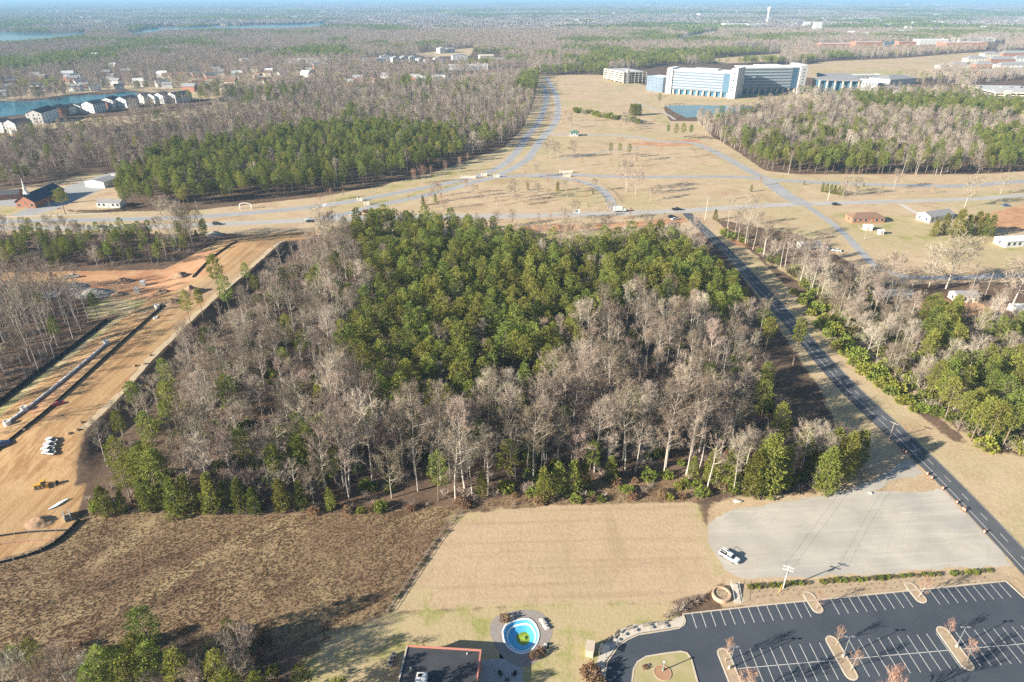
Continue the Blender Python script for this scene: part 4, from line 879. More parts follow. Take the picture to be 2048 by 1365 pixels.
# ------------------------------------------------------------------ poles, lamps, wires
def light_pole(u, v, vt, label):
    h = Hpx(u, v, vt); p = G(u, v, 0.12); t = thing('light_pole', p, label, 'light pole', 'light poles of the parking lot')
    b = MB(); b.tube([(0, 0, 0), (0, 0, 0.7)], 0.26, 10); b.build('base', M['concrete'], t)
    b = MB(); b.tube([(0, 0, 0.7), (0, 0, h)], [0.10, 0.07], 8); b.build('pole', M['metal'], t)
    b = MB(); b.box(-0.75, 0.75, -0.04, 0.04, h - 0.05, h + 0.03); b.build('arm', M['metal'], t)
    for s in (-1, 1):
        b = MB(); b.tbox(s * 0.75 - 0.35, s * 0.75 + 0.35, -0.18, 0.18, h - 0.02, h + 0.14, 0.05, 0.04); b.build('lamp_head', M['metal'], t)
for u, v, vt, _l in ((1458, 1337, 1294, 'nearest the grassy island'), (1686, 1313.6, 1274, 'on the middle long island'), (1913, 1294, 1255, 'farthest from the grassy island')): light_pole(u, v, vt, 'grey twin-headed parking light pole ' + _l)
def utility_pole(u, v, vt, label, arms=1, m='wood', group=None, ang=0.5, thick=0.14, lean=None):
    p = GT(u, v); h = Hpx(u, v, vt, p.z); t = thing('utility_pole', p, label, 'utility pole', group, ang)
    b = MB(); b.tube([(0, 0, -0.2), (0, 0, h)], [thick, thick * 0.7], 8); b.build('pole', M[m], t)
    for k in range(arms):
        z = h - 0.35 - 1.0 * k
        b = MB(); b.box(-1.25, 1.25, -0.20, -0.08, z - 0.07, z + 0.07); a = b.build('crossarm', M[m], t)
        for x in (-1.1, -0.4, 0.4, 1.1):
            i_ = MB(); i_.tube([(x, -0.14, z + 0.07), (x, -0.14, z + 0.26)], 0.05, 6); i_.build('insulator', M['white'], a)
    return t, h
M['polewhite'] = mat('pale_pole_wood', (0.62, 0.58, 0.50), (0.74, 0.70, 0.62), 2, 0.8)
up, uh = utility_pole(1565.6, 1178, 1132, 'tall pale utility pole with double crossarms above the hedge', 2, 'polewhite', ang=-0.45)
b = MB(); b.tube([(0.12, -0.2, uh * 0.8), (0.12, -0.2, uh * 0.8 - 0.7)], 0.22, 8); b.build('transformer', M['metal'], up)
b = MB(); b.tube([(0, 0, uh * 0.75), (-0.8, -1.9, 0.0)], 0.02, 4); gw = b.build('guy_wire', M['metal'], up)
b = MB(); b.tube([(-0.8, -1.9, 0.0), (-0.47, -1.1, uh * 0.315)], 0.06, 5); b.build('guy_guard', M['yellow'], gw)
up2, uh2 = utility_pole(1777, 882, 845, 'dark utility pole in the tree shadow at the road edge', 1, 'wood', ang=-0.9)
w0 = np.array(G(1565.6, 1178)); w1 = np.array(G(1777, 882))
for k, off in enumerate((-0.9, 0.9)):
    q0 = np.array([math.cos(-0.45) * off, math.sin(-0.45) * off, uh - 0.1]); pts = []
    for i in range(15):
        f = i / 14; a_ = w0 + q0; c_ = w1 + np.array([math.cos(-0.9) * off, math.sin(-0.9) * off, uh2 - 0.15]); pt = a_ + (c_ - a_) * f; pt[2] -= 1.6 * 4 * f * (1 - f) * 0.5; pts.append(pt)
    b = MB(); b.tube(pts, 0.02, 4); o = b.build('overhead_wire', M['black']); tag(o, 'thin overhead wire spanning from the gravel lot pole to the roadside pole', 'wire', 'overhead wires above the gravel lot')
for u, v, vt, lab, n in [(227, 471, 433, 'wooden utility pole on the highway verge by the dark sedan', 0), (105, 428, 400, 'slim pole beside the church drive and wide pine', 0), (34, 470, 437, 'wooden utility pole on the verge left of the church drive', 1), (395, 420, 403, 'short wooden pole at the edge of the pine wood', 1), (1410, 440, 394, 'tall pale utility pole at the corner of the side road', 2), (1301, 442, 406, 'thin pole on the verge below the box truck', 0), (1279, 436, 399, 'thin pole beside the highway opposite the rail fence', 0), (1655, 402, 381, 'wooden pole with red crossarms by the row of conifers', 2), (1549, 398, 384, 'wooden pole with crossarm by the wide junction', 1), (1943, 581, 540, 'leaning bare pole beside the small cream house', 0), (1968, 598, 545, 'slim pole at the corner of the red dirt yard', 0), (1729, 480, 452, 'thin pole by the white shed', 0), (1454, 478, 455, 'short pole at the edge of the leafless row', 0), (610, 470, 432, 'thin pole at the top of the haul road', 0), (695, 462, 430, 'thin pole beside the pine wood corner', 0)]:
    utility_pole(u, v, vt, lab, n, 'wood' if n < 2 else 'polewhite', ang=random.uniform(0, 1.2), thick=0.16)

# ------------------------------------------------------------------ barrels, boulders, planters, steps
M['orange'] = mat('orange_plastic', (0.75, 0.20, 0.05), (0.62, 0.16, 0.05), 3, 0.5)
def barrel(u, v, i):
    t = thing('traffic_barrel', G(u, v, 0.0), 'orange and white traffic barrel along the gravel edge of the road', 'traffic barrel', 'traffic barrels along the side road')
    b = MB(); b.tube([(0, 0, 0), (0, 0, 0.1)], 0.42, 10); b.build('base', M['black'], t)
    b = MB(); b.tube([(0, 0, 0.1), (0, 0, 1.0)], [0.30, 0.24], 12); b.build('drum', M['orange'], t)
    for z in (0.35, 0.7):
        b = MB(); b.tube([(0, 0, z), (0, 0, z + 0.15)], [0.305 - 0.06 * z, 0.305 - 0.06 * (z + 0.15)], 12, False); b.build('stripe', M['white'], t)
for i, (u, v) in enumerate([(1806, 903), (1811, 907), (1854, 950), (1863, 958), (1885, 979), (1913, 1007), (1926, 1020), (1929, 1023), (1968, 1066)]): barrel(u, v, i)
def rock(seed, s, m):
    r = np.random.default_rng(seed); bm = bmesh.new(); bmesh.ops.create_icosphere(bm, subdivisions=2, radius=1)
    for v in bm.verts:
        k = 0.75 + 0.4 * vnoise(v.co.x * 3 + seed, v.co.y * 3 + v.co.z * 5, 1.5, seed); v.co = Vector((v.co.x * s[0] * k, v.co.y * s[1] * k, max(v.co.z * s[2] * k, -0.1) + 0.05))
    me = bpy.data.meshes.new('boulder'); bm.to_mesh(me); bm.free(); me.materials.append(m); return me
M['stone'] = mat('pale_stone', (0.42, 0.39, 0.35), (0.58, 0.54, 0.48), 2, 0.9, 0.03, 5)
def boulder(u, v, s, lab, seed=1, group=None, m=None):
    o = bpy.data.objects.new('boulder', rock(seed, s, m or M['stone'])); o.location = GT(u, v); link(o); tag(o, lab, 'boulder', group)
boulder(1741, 987, (0.8, 0.6, 0.5), 'white boulder at the corner of the gravel lot entrance', 2)
boulder(1475, 1003, (1.5, 0.9, 0.5), 'low tan rock at the edge of the brush by the gravel lot', 5)
for i, (u, v) in enumerate([(1084, 1241), (1088, 1246), (1091, 1252), (1094, 1257)]): boulder(u, v, (0.8, 0.55, 0.6), 'grey boulder in the row on the pool surround', 10 + i, 'boulders on the pool surround')
boulder(1092, 1291, (0.5, 0.5, 0.7), 'upright pale stone beside the russet shrub by the pool', 20)
M['brick'] = mat('red_brick', (0.34, 0.15, 0.09), (0.44, 0.22, 0.14), 4, 0.9)
M['terracotta'] = mat('planter_stone', (0.48, 0.33, 0.22), (0.58, 0.42, 0.30), 3, 0.9)
t = thing('round_planter', G(1442, 1193), 'round tan stone planter beside the concrete steps', 'planter')
def ringmesh(mb, r0, r1, z0, z1, n=28):
    V = []; 
    for k in range(n):
        a = 2 * math.pi * k / n; c_, s_ = math.cos(a), math.sin(a); V += [(r0 * c_, r0 * s_, z0), (r1 * c_, r1 * s_, z0), (r1 * c_, r1 * s_, z1), (r0 * c_, r0 * s_, z1)]
    Fc = []
    for k in range(n):
        a, b_ = 4 * k, 4 * ((k + 1) % n); Fc += [(a + 1, b_ + 1, b_ + 2, a + 2), (a + 2, b_ + 2, b_ + 3, a + 3), (a + 3, b_ + 3, b_, a)]
    mb.add(V, Fc)
b = MB(); ringmesh(b, 1.85, 2.25, 0, 1.1); b.build('planter_wall', M['terracotta'], t)
b = MB(); b.tube([(0, 0, 0.6), (0, 0, 0.8)], 1.86, 28); b.build('soil', M['mulch'], t)
for k in range(6):
    a = k * 1.05; tw = bpy.data.objects.new('twiggy_plant', PROTO['bare_shrub'][k % 3][1]); link(tw, t); tw.location = (1.0 * math.cos(a), 1.0 * math.sin(a), 0.78); tw.scale = (0.3, 0.3, 0.3)
t = thing('concrete_steps', G(1476, 1207), 'pale concrete steps with railings between parking lot and gravel lot', 'steps', None, heading((1476, 1207), (1468, 1172)) - math.pi / 2)
Ls = (G(1476, 1207) - G(1468, 1172)).length
for k in range(8):
    b = MB(); b.box(-0.8, 0.8, k * Ls / 8, (k + 1) * Ls / 8 - 0.003, 0, 0.1 + 0.09 * k); b.build('step', M['concrete'], t)
for x in (-0.9, 0.9):
    b = MB(); pts = [(x, 0.1, 0.95), (x, Ls - 0.1, 1.65)]; b.tube(pts, 0.035, 6)
    rl = b.build('railing', M['white'], t)
    for k in range(4):
        y = 0.1 + (Ls - 0.2) * k / 3; b = MB(); b.tube([(x, y, 0), (x, y, 0.95 + 0.7 * k / 3)], 0.03, 6); b.build('baluster', M['white'], rl)

# ------------------------------------------------------------------ hedge and planted bed
def plant(kind, name, u, v, s, lab, cat, group, z=0.0):
    tm, cm, jm = PROTO[kind][int(rng.integers(len(PROTO[kind])))]; p = GT(u, v); p.z += z
    o = thing(name, p, lab, cat, group, rng.uniform(0, 6.28)); o.scale = (s, s, s * rng.uniform(0.85, 1.1))
    link(bpy.data.objects.new('stems', tm), o); link(bpy.data.objects.new('foliage' if 'bare' not in kind else 'twigs', cm), o); return o
for i in range(34):
    f = i / 33; u = 1500 + f * 478
    if 0.265 < f < 0.30 or 0.80 < f < 0.82: continue
    plant(('evergreen_shrub', 'evergreen_shrub', 'hedge_brown')[i % 3], 'hedge_shrub', u, 1176 - 32 * f - 1.5 * math.sin(f * 3) + random.uniform(-1.5, 1.5), random.uniform(0.42, 0.66), 'green hedge shrub in the row between gravel lot and parking lot', 'shrub', 'hedge shrubs above the parking lot')
for row in range(2):
    for i in range(34):
        f = (i + 0.5 * row) / 34; u = 1502 + f * 480 + random.uniform(-3, 3)
        plant('bare_shrub', 'grass_tuft', u, 1186 + row * 9 - 32 * f + random.uniform(-1.5, 1.5), 0.26, 'small dry tuft planted in rows in the mulch bed', 'plant', 'dry tufts in the mulch bed')
for u, v, s in [(1345, 1228, 1.5), (1358, 1222, 1.6), (1332, 1236, 1.2), (1372, 1214, 1.5), (1388, 1205, 1.3), (1402, 1198, 1.2), (1362, 1212, 1.3)]:
    plant('bare_shrub', 'bare_shrub', u, v, s, 'spreading leafless shrub at the corner of the parking lot', 'shrub', 'leafless shrubs by the parking corner')
for i, (u, v, vt) in enumerate([(1634, 1219, 1190), (1838, 1194, 1158), (1452, 1322, 1285), (1672, 1290, 1262), (1700, 1340, 1308), (1896, 1272, 1246), (1934, 1322, 1290), (1482, 1400, 1345), (1762, 1425, 1350)]):
    tm, cm, jm = PROTO['street_tree'][i % 2]; s = Hpx(u, v, vt) / 9; o = thing('parking_tree', G(u, v, 0.12), 'small leafless tree on a parking island', 'tree', 'small trees on the parking islands', i); o.scale = (s * 0.9, s * 0.9, s)
    link(bpy.data.objects.new('trunk', tm), o); link(bpy.data.objects.new('branches', cm), o)
for u, v, s, lab in [(1180, 1352, 1.7, 'russet shrub beside the tan kiosk'), (1196, 1372, 1.3, 'russet shrub below the kiosk at the sidewalk'), (1010, 1240, 0.98, 'round clipped russet shrub at the top of the pool'), (1068, 1314, 0.85, 'round clipped russet shrub below the pool, left of its twin'), (1081, 1307, 0.85, 'round clipped russet shrub below the pool beside the upright stone'), (1290, 1336, 0.5, 'small green and russet shrub on the grassy island')]:
    plant('russet_shrub', 'russet_shrub', u, v, s, lab, 'shrub', None)
plant('bare_shrub', 'bare_shrub', 840, 1286, 1.1, 'low pale twiggy shrub behind the flat-roofed building', 'shrub', None); plant('bare_shrub', 'bare_shrub', 822, 1284, 0.9, 'low twiggy shrub at the corner of the flat-roofed building', 'shrub', None)
tb_ = thing('mulch_ring', G(1325, 1346, 0.14), 'round red mulch bed with edging on the grassy island', 'mulch bed')
b = MB(); b.tube([(0, 0, 0), (0, 0, 0.06)], 1.75, 26); b.build('mulch', mat('red_mulch', (0.34, 0.17, 0.10), (0.50, 0.30, 0.18), 3, 0.95), tb_); b = MB(); ringmesh(b, 1.75, 1.9, 0, 0.12); b.build('edging', M['terracotta'], tb_)
t = thing('lamp_post', G(1326, 1341, 0.14), 'short green lamp post with white globe in the mulch bed', 'lamp post'); b = MB(); b.tube([(0, 0, 0), (0, 0, 0.4), (0, 0, 2.6)], [0.3, 0.16, 0.09], 10); b.build('post', mat('green_post', (0.22, 0.30, 0.27), None, 3, 0.5), t)
bm = bmesh.new(); bmesh.ops.create_uvsphere(bm, u_segments=12, v_segments=8, radius=0.24); me_ = bpy.data.meshes.new('globe'); bm.to_mesh(me_); bm.free(); me_.materials.append(M['white']); g_ = bpy.data.objects.new('globe', me_); link(g_, t); g_.location = (0, 0, 2.8)

# ------------------------------------------------------------------ benches and kiosk on the walk
def bench(u, v, rz, i):
    t = thing('bench', G(u, v, 0.10), 'grey slatted bench with a small table on the curved sidewalk', 'bench', 'benches on the curved sidewalk', rz)
    for k in range(4):
        b = MB(); b.box(-0.9, 0.9, -0.25 + 0.13 * k, -0.14 + 0.13 * k, 0.43, 0.47); b.build('seat_slat', M['wood'], t)
    for k in range(3):
        b = MB(); b.box(-0.9, 0.9, 0.29, 0.33, 0.55 + 0.14 * k, 0.66 + 0.14 * k); b.build('back_slat', M['wood'], t)
    for x in (-0.8, 0.8):
        b = MB(); b.box(x - 0.04, x + 0.04, -0.22, -0.14, 0, 0.43); b.build('leg', M['metal'], t); b = MB(); b.box(x - 0.04, x + 0.04, 0.22, 0.28, 0, 0.95); b.build('leg', M['metal'], t)
    b = MB(); b.tube([(0.2, -0.9, 0), (0.2, -0.9, 0.6)], 0.05, 6); b.tube([(0.2, -0.9, 0.6), (0.2, -0.9, 0.66)], 0.42, 12); b.build('side_table', M['concrete'], t)
for i, (u, v, rz) in enumerate([(1322, 1250, 0.12), (1293, 1253, 0.15), (1260, 1259, 0.35), (1236, 1269, 0.75), (1222, 1281, 0.95)]): bench(u, v, rz, i)
t = thing('kiosk', G(1178, 1315), 'tan kiosk with a flat roof on the lawn beside the drive', 'kiosk', None, heading((1178, 1315), (1181, 1290)) - math.pi / 2)
M['tanwall'] = mat('tan_siding', (0.52, 0.43, 0.33), (0.60, 0.51, 0.40), 2, 0.85)
b = MB(); b.box(-0.85, 0.85, 0, 2.6, 0, 2.1); b.build('wall', M['tanwall'], t); b = MB(); b.box(-1.0, 1.0, -0.15, 2.75, 2.1, 2.22); b.build('roof', M['tanwall'], t)
b = MB(); b.box(0.85, 0.89, 0.4, 1.2, 0, 1.8); b.build('door', M['wood'], t)
t = thing('pergola', G(1207, 1308), 'low blue-grey slatted pergola over the sidewalk beside the kiosk', 'pergola', None, 1.15)
for x in (-0.9, 0.9):
    for y in (-0.8, 0.8): b = MB(); b.box(x - 0.05, x + 0.05, y - 0.05, y + 0.05, 0.1, 1.7); b.build('post', M['metal'], t)
for k in range(7): b = MB(); b.box(-1.1, 1.1, -0.95 + 0.3 * k, -0.85 + 0.3 * k, 1.7, 1.78); b.build('slat', M['metal'], t)

# ------------------------------------------------------------------ pool, patio, flat-roofed building
M['poolblue'] = mat('pale_blue_pool_paint', (0.10, 0.46, 0.74), (0.07, 0.40, 0.70), 0.6, 0.5); M['poolwhite'] = mat('white_pool_plaster', (0.84, 0.86, 0.84), (0.74, 0.78, 0.78), 1, 0.6)
M['algae'] = mat('green_algae_water', (0.16, 0.26, 0.03), (0.33, 0.42, 0.07), 1.2, 0.25, contrast=0.12); M['paver'] = mat('grey_pavers', (0.26, 0.23, 0.21), (0.36, 0.32, 0.29), 1.5, 0.9, 0.01, 8, True)
pc = POOL.mean(0); pool = thing('pool', (pc[0], pc[1], 0), 'drained pool with blue and white basin and a green puddle', 'pool')
pl = spline(np.vstack([POOL, POOL[:1]]) - pc, 0.7)[:-1]; n = len(pl)
def loft(name, rings, m, parent):
    V = []; 
    for sc, z, sh in rings:
        for p in pl: V.append((p[0] * sc + sh[0], p[1] * sc + sh[1], z))
    Fc = [(j * n + i, j * n + (i + 1) % n, (j + 1) * n + (i + 1) % n, (j + 1) * n + i) for j in range(len(rings) - 1) for i in range(n)]
    Fc = [tuple(reversed(f)) for f in Fc]
    return bpy.data.objects.new(name, mesh_from(name, np.array(V), Fc, [m], None, True))
z0 = (0, 0)
for nm, rings, m in (('coping', [(1.10, 0.0, z0), (1.10, 0.09, z0), (1.0, 0.09, z0), (0.99, -0.15, z0)], M['poolwhite']), ('basin_wall', [(0.99, -0.15, z0), (0.95, -0.55, z0), (0.86, -0.60, z0)], M['poolblue']), ('basin_ledge', [(0.86, -0.60, z0), (0.80, -0.62, z0), (0.78, -0.85, z0)], M['poolwhite']), ('basin_floor', [(0.78, -0.85, z0), (0.62, -1.0, (0.15, 0.05)), (0.40, -1.25, (0.3, 0.05))], M['poolblue']), ('sump_ring', [(0.40, -1.25, (0.3, 0.05)), (0.36, -1.2, (0.3, 0.05)), (0.34, -1.3, (0.3, 0.05))], M['algae'])):
    link(loft(nm, rings, m, pool), pool)
b = MB(); b.prism([(p[0] * 0.355 + 0.3, p[1] * 0.355 + 0.05) for p in pl][::-1] if False else [(p[0] * 0.355 + 0.3, p[1] * 0.355 + 0.05) for p in pl], -1.45, -1.27); b.build('algae_puddle', M['algae'], pool)
b = MB(); b.tube([(0.6, 0.1, -1.4), (0.6, 0.1, -1.1), (0.6, 0.1, -1.0)], [0.5, 0.42, 0.15], 9); b.build('fountain_rock', M['algae'], pool)
V = []; no_ = n
for p in pl: V.append((p[0] * 1.09, p[1] * 1.09, 0.03))
for p in pl:
    L_ = np.linalg.norm(p); q = p / L_ * (L_ + 3.1 + 0.5 * math.sin(3 * math.atan2(p[1], p[0]))); V.append((q[0], q[1], 0.03))
Fc = [(i, n + i, n + (i + 1) % n, (i + 1) % n) for i in range(n)]; o = bpy.data.objects.new('paved_surround', mesh_from('paved_surround', np.array(V), Fc, [M['paver']])); link(o, pool)
struct(sheet('patio', GP([(963, 1320), (1021, 1317), (1030, 1328), (1045, 1340), (1046, 1372), (940, 1400)]), 0.02, mat('patio_stone', (0.34, 0.35, 0.36), (0.46, 0.46, 0.46), 1.2, 0.9, 0.01, 6, True)), 'blue-grey stone patio in the shade of the flat-roofed building')
def lounge_chair(u, v, rz):
    t = thing('garden_chair', G(u, v, 0.02), 'dark wooden garden chair on the shaded patio', 'chair', 'garden chairs round the patio fire ring', rz)
    for k in range(5): b = MB(); b.box(-0.32 + 0.13 * k, -0.21 + 0.13 * k, -0.35, 0.3, 0.36, 0.40); b.build('seat_slat', M['black'], t)
    for k in range(5): b = MB(); b.add([(-0.32 + 0.13 * k, 0.28, 0.38), (-0.21 + 0.13 * k, 0.28, 0.38), (-0.21 + 0.13 * k, 0.58, 1.05), (-0.32 + 0.13 * k, 0.58, 1.05), (-0.32 + 0.13 * k, 0.33, 0.38), (-0.21 + 0.13 * k, 0.33, 0.38), (-0.21 + 0.13 * k, 0.63, 1.05), (-0.32 + 0.13 * k, 0.63, 1.05)], [(0, 1, 2, 3), (7, 6, 5, 4), (0, 4, 5, 1), (2, 6, 7, 3), (1, 5, 6, 2), (0, 3, 7, 4)]); b.build('back_slat', M['black'], t)
    for x in (-0.4, 0.36): b = MB(); b.box(x, x + 0.08, -0.4, 0.45, 0.58, 0.62); b.build('armrest', M['black'], t); b = MB(); b.box(x, x + 0.08, -0.38, -0.3, 0, 0.58); b.build('leg', M['black'], t); b = MB(); b.box(x, x + 0.08, 0.34, 0.42, 0, 0.58); b.build('leg', M['black'], t)
lounge_chair(1001, 1351, 0.6); lounge_chair(1014, 1362, 3.0); lounge_chair(1028, 1351, -0.9)
hz = 4.6
A = np.array(G(813, 1290, hz))[:2]; B = np.array(G(963, 1299, hz))[:2]; ex = unit(B - A); wB = np.linalg.norm(B - A); rzb = math.atan2(ex[1], ex[0])
t = thing('flat_roofed_building', (A[0], A[1], 0), 'flat-roofed building with black roof and red brick parapet', 'building', None, rzb)
DB = 26.0; M['roofblack'] = mat('black_roof_membrane', (0.045, 0.048, 0.055), (0.075, 0.08, 0.088), 0.25, 0.7, 0.003, 8); M['coping'] = mat('red_coping', (0.52, 0.20, 0.15), (0.60, 0.27, 0.20), 2, 0.7)
b = MB(); b.box(0.05, wB - 0.05, -DB, -0.05, 0, hz - 0.36); b.build('wall', M['brick'], t)
for k in range(5):
    b = MB(); b.box(0.3, wB - 0.3, -0.3 - (k + 1) * 5.1 + 0.03, -0.3 - k * 5.1 - 0.03, hz - 0.36, hz - 0.30 + 0.004 * (k % 2)); b.build('roof_membrane', M['roofblack'], t)
b = MB(); b.box(0, wB, -0.3, 0, hz - 0.5, hz); b.build('parapet', M['coping'], t); b = MB(); b.box(wB - 0.3, wB, -DB, -0.303, hz - 0.5, hz); b.build('parapet', M['coping'], t)
b = MB(); b.box(0, 0.3, -DB, -0.303, hz - 0.5, hz - 0.12); b.build('gutter', M['concrete'], t)
pa = np.array(G(843, 1362, hz))[:2] - A; lx = pa @ ex; ly = pa @ np.array([-ex[1], ex[0]])
b = MB(); b.box(lx - 1.1, lx + 1.1, ly - 1.5, ly + 1.2, hz - 0.29, hz + 1.0); u_ = b.build('air_handler', M['white'], t); b = MB(); b.tube([(lx - 0.4, ly + 0.5, hz + 1.0), (lx - 0.4, ly + 0.5, hz + 1.08)], 0.42, 14); b.build('fan_grille', M['black'], u_)
for k, (xx, yy) in enumerate([(2.0, -5.4), (wB - 3, -1.2)]): b = MB(); b.tube([(xx, yy, hz - 0.3), (xx, yy, hz + 0.15)], 0.12, 8); b.build('vent_pipe', M['white'], t)
for k in range(3): b = MB(); b.box(wB - 0.05, wB + 0.0, -6 - 5 * k, -4 - 5 * k, 1.0, 2.6); b.build('window', M['glass'], t)
for i, (u, v) in enumerate([(784, 1322), (781, 1331), (788, 1314)]):
    t = thing('condenser_unit', G(u, v), 'grey condenser unit beside the flat-roofed building', 'air conditioner', 'condenser units beside the building', 0.1); b = MB(); b.box(-0.5, 0.5, -0.5, 0.5, 0, 0.95); b.build('casing', M['metal'], t); b = MB(); b.tube([(0, 0, 0.95), (0, 0, 1.0)], 0.4, 12); b.build('fan_grille', M['black'], t)
# field fence on the left of the mown field
def rail_fence(name, pts, label, h=1.1, gap=3.0, m='wood', rails=2, cat='fence', fabric=None, group=None):
    c = spline([np.array(GT(*q))[:2] for q in pts], 1.0); s = np.r_[0, np.cumsum(np.linalg.norm(np.diff(c, axis=0), axis=1))]; n = max(2, int(s[-1] / gap) + 1)
    q = np.linspace(0, s[-1], n); P_ = np.stack([np.interp(q, s, c[:, 0]), np.interp(q, s, c[:, 1])], 1); z = ground_z(P_[:, 0], P_[:, 1])
    t = thing(name, (P_[0][0], P_[0][1], z[0]), label, cat, group); o0 = np.array([P_[0][0], P_[0][1], z[0]])
    W = np.column_stack([P_, z]) - o0
    pm = MB(); pm.box(-0.07, 0.07, -0.07, 0.07, -0.2, h); me_ = pm.mesh('post', M[m])
    for w in W:
        o = bpy.data.objects.new('post', me_); link(o, t); o.location = w
    for k in range(rails):
        b = MB(); b.tube([w + np.array([0, 0, h * (0.9 - 0.4 * k)]) for w in W], 0.05, 4); b.build('rail', M[m], t)
    if fabric:
        V = []; 
        for w in W: V += [tuple(w), tuple(w + np.array([0, 0, h * 0.95]))]
        nn = len(W); V2 = [(v_[0] + 0.03, v_[1] + 0.03, v_[2]) for v_ in V]
        Fc = [(2 * i, 2 * i + 2, 2 * i + 3, 2 * i + 1) for i in range(nn - 1)]; Fc2 = [tuple(j + len(V) for j in reversed(f)) for f in Fc]
        top = [(2 * i + 1, 2 * i + 3, 2 * i + 3 + len(V), 2 * i + 1 + len(V)) for i in range(nn - 1)]
        o = bpy.data.objects.new('fabric', mesh_from('fabric', np.array(V + V2), Fc + Fc2 + top, [M[fabric]])); link(o, t)
    return t
rail_fence('field_fence', [(922, 1026), (890, 1060), (840, 1130), (775, 1226)], 'dark overgrown fence between the weedy field and the mown field', 1.0, 2.6)
# ------------------------------------------------------------------ construction site
M['silt'] = mat('black_silt_fabric', (0.03, 0.03, 0.03), (0.05, 0.05, 0.05), 3, 0.8); M['redfabric'] = mat('orange_barrier_net', (0.40, 0.18, 0.13), (0.5, 0.28, 0.20), 3, 0.8)
M['pipe'] = mat('concrete_pipe', (0.50, 0.52, 0.55), (0.62, 0.63, 0.65), 1.5, 0.8); M['mound'] = mat('heaped_soil', (0.24, 0.15, 0.09), (0.40, 0.27, 0.17), 0.8, 0.95, 0.1, 2, True); M['rockpile'] = mat('crushed_rock', (0.24, 0.215, 0.19), (0.42, 0.385, 0.335), 0.9, 0.95, 0.5, 1.2, True, detail=8)
for pts, lab, f, h in [([(-80, 868), (0, 806), (70, 752), (140, 700), (215, 642)], 'black silt fence along the thin wood', 'silt', 1.5), ([(-40, 930), (60, 850), (130, 790), (215, 712), (270, 662), (325, 614)], 'low dark silt fence beside the haul road', 'silt', 0.9), ([(0, 1128), (60, 1112), (105, 1092), (140, 1062), (160, 1042)], 'dark silt fence bordering the weedy field', 'silt', 1.0), ([(0, 1074), (60, 1066), (140, 1062)], 'dark silt fence crossing the bare soil corner', 'silt', 0.8), ([(385, 556), (420, 520), (450, 498), (475, 484)], 'dark silt fence beside the packed stone strip', 'silt', 0.9), ([(0, 1090), (50, 1084), (110, 1080)], 'red netting fence in the bare soil corner', 'redfabric', 0.5)]:
    rail_fence('silt_fence', pts, lab, h, 3.0, 'wood', 1, 'fence', f)
c = [np.array(GT(u, v)) for u, v in [(14, 849), (50, 823), (100, 784), (160, 735), (213, 690)]]
t = thing('drainage_pipe', c[0], 'long pale drainage pipe laid along the trench', 'pipe'); pts = spline(c, 2.4)
for i in range(len(pts) - 1):
    a, b_ = pts[i] - c[0] + np.array([0, 0, 0.53]), pts[i + 1] - c[0] + np.array([0, 0, 0.53]); d = unit(b_ - a); mb = MB(); mb.tube([a, b_ - d * 0.28, b_ - d * 0.27, b_ - d * 0.02], [0.45, 0.45, 0.53, 0.53], 12); mb.build('pipe_section', M['pipe'], t, True)
def manhole(u, v, lab, r=1.0, h=1.5):
    t = thing('concrete_manhole', GT(u, v), lab, 'manhole'); b = MB(); ringmesh(b, r * 0.7, r, 0, h, 16); b.build('ring', M['white'] if r > 0.9 else M['pipe'], t); b = MB(); b.tube([(0, 0, h - 0.25), (0, 0, h - 0.2)], r * 0.71, 16); b.build('cover', M['concrete'], t)
for u, v, lab, r, h in [(50, 822, 'white manhole ring where two pipe runs meet', 1.1, 1.7), (16, 850, 'white manhole ring at the lower end of the pipe', 1.1, 1.6), (214, 689, 'white manhole ring at the upper end of the pipe', 1.2, 1.9), (315, 616, 'grey manhole ring beside the upper silt fence', 1.2, 1.6), (311, 637, 'low white ring lying on the haul road', 0.95, 0.5)]: manhole(u, v, lab, r, h)
def crate(u, v, lab, s):
    t = thing('concrete_vault', GT(u, v), lab, 'concrete box', None, 0.3); b = MB(); b.box(-s, s, -s, s, 0, 0.15); b.build('floor', M['white'], t)
    for x0, x1, y0, y1 in ((-s, s, -s, -s + 0.2), (-s, s, s - 0.2, s), (-s, -s + 0.2, -s + 0.2, s - 0.2), (s - 0.2, s, -s + 0.2, s - 0.2)): b = MB(); b.box(x0, x1, y0, y1, 0.151, 2.2 * s); b.build('side', M['white'], t)
    b = MB(); b.box(-s, s, -s, s, 2.2 * s, 2.35 * s); b.build('lid', M['white'], t)
crate(287, 572, 'white concrete box standing on the red soil by a mound', 1.15); crate(275, 585, 'white concrete box on the red soil nearest the grass patch', 1.0)
def mound(u, v, s, lab, m='mound', seed=0):
    bm = bmesh.new(); bmesh.ops.create_grid(bm, x_segments=22, y_segments=22, size=1)
    for v_ in bm.verts:
        x, y = v_.co.x, v_.co.y; rr = math.hypot(x, y); k = max(0, 1 - rr) ** 0.8 * (0.6 + 0.8 * vnoise(x * 3 + seed, y * 3, 0.8, seed)); v_.co = Vector((x * s[0], y * s[1], s[2] * k - 0.03))
    me_ = bpy.data.meshes.new('soil_mound'); bm.to_mesh(me_); bm.free(); me_.materials.append(M[m]); me_.polygons.foreach_set('use_smooth', np.ones(len(me_.polygons), bool)); o = bpy.data.objects.new('soil_mound' if m == 'mound' else 'rock_pile', me_); o.location = GT(u, v); link(o); tag(o, lab, 'soil pile' if m == 'mound' else 'rock pile')
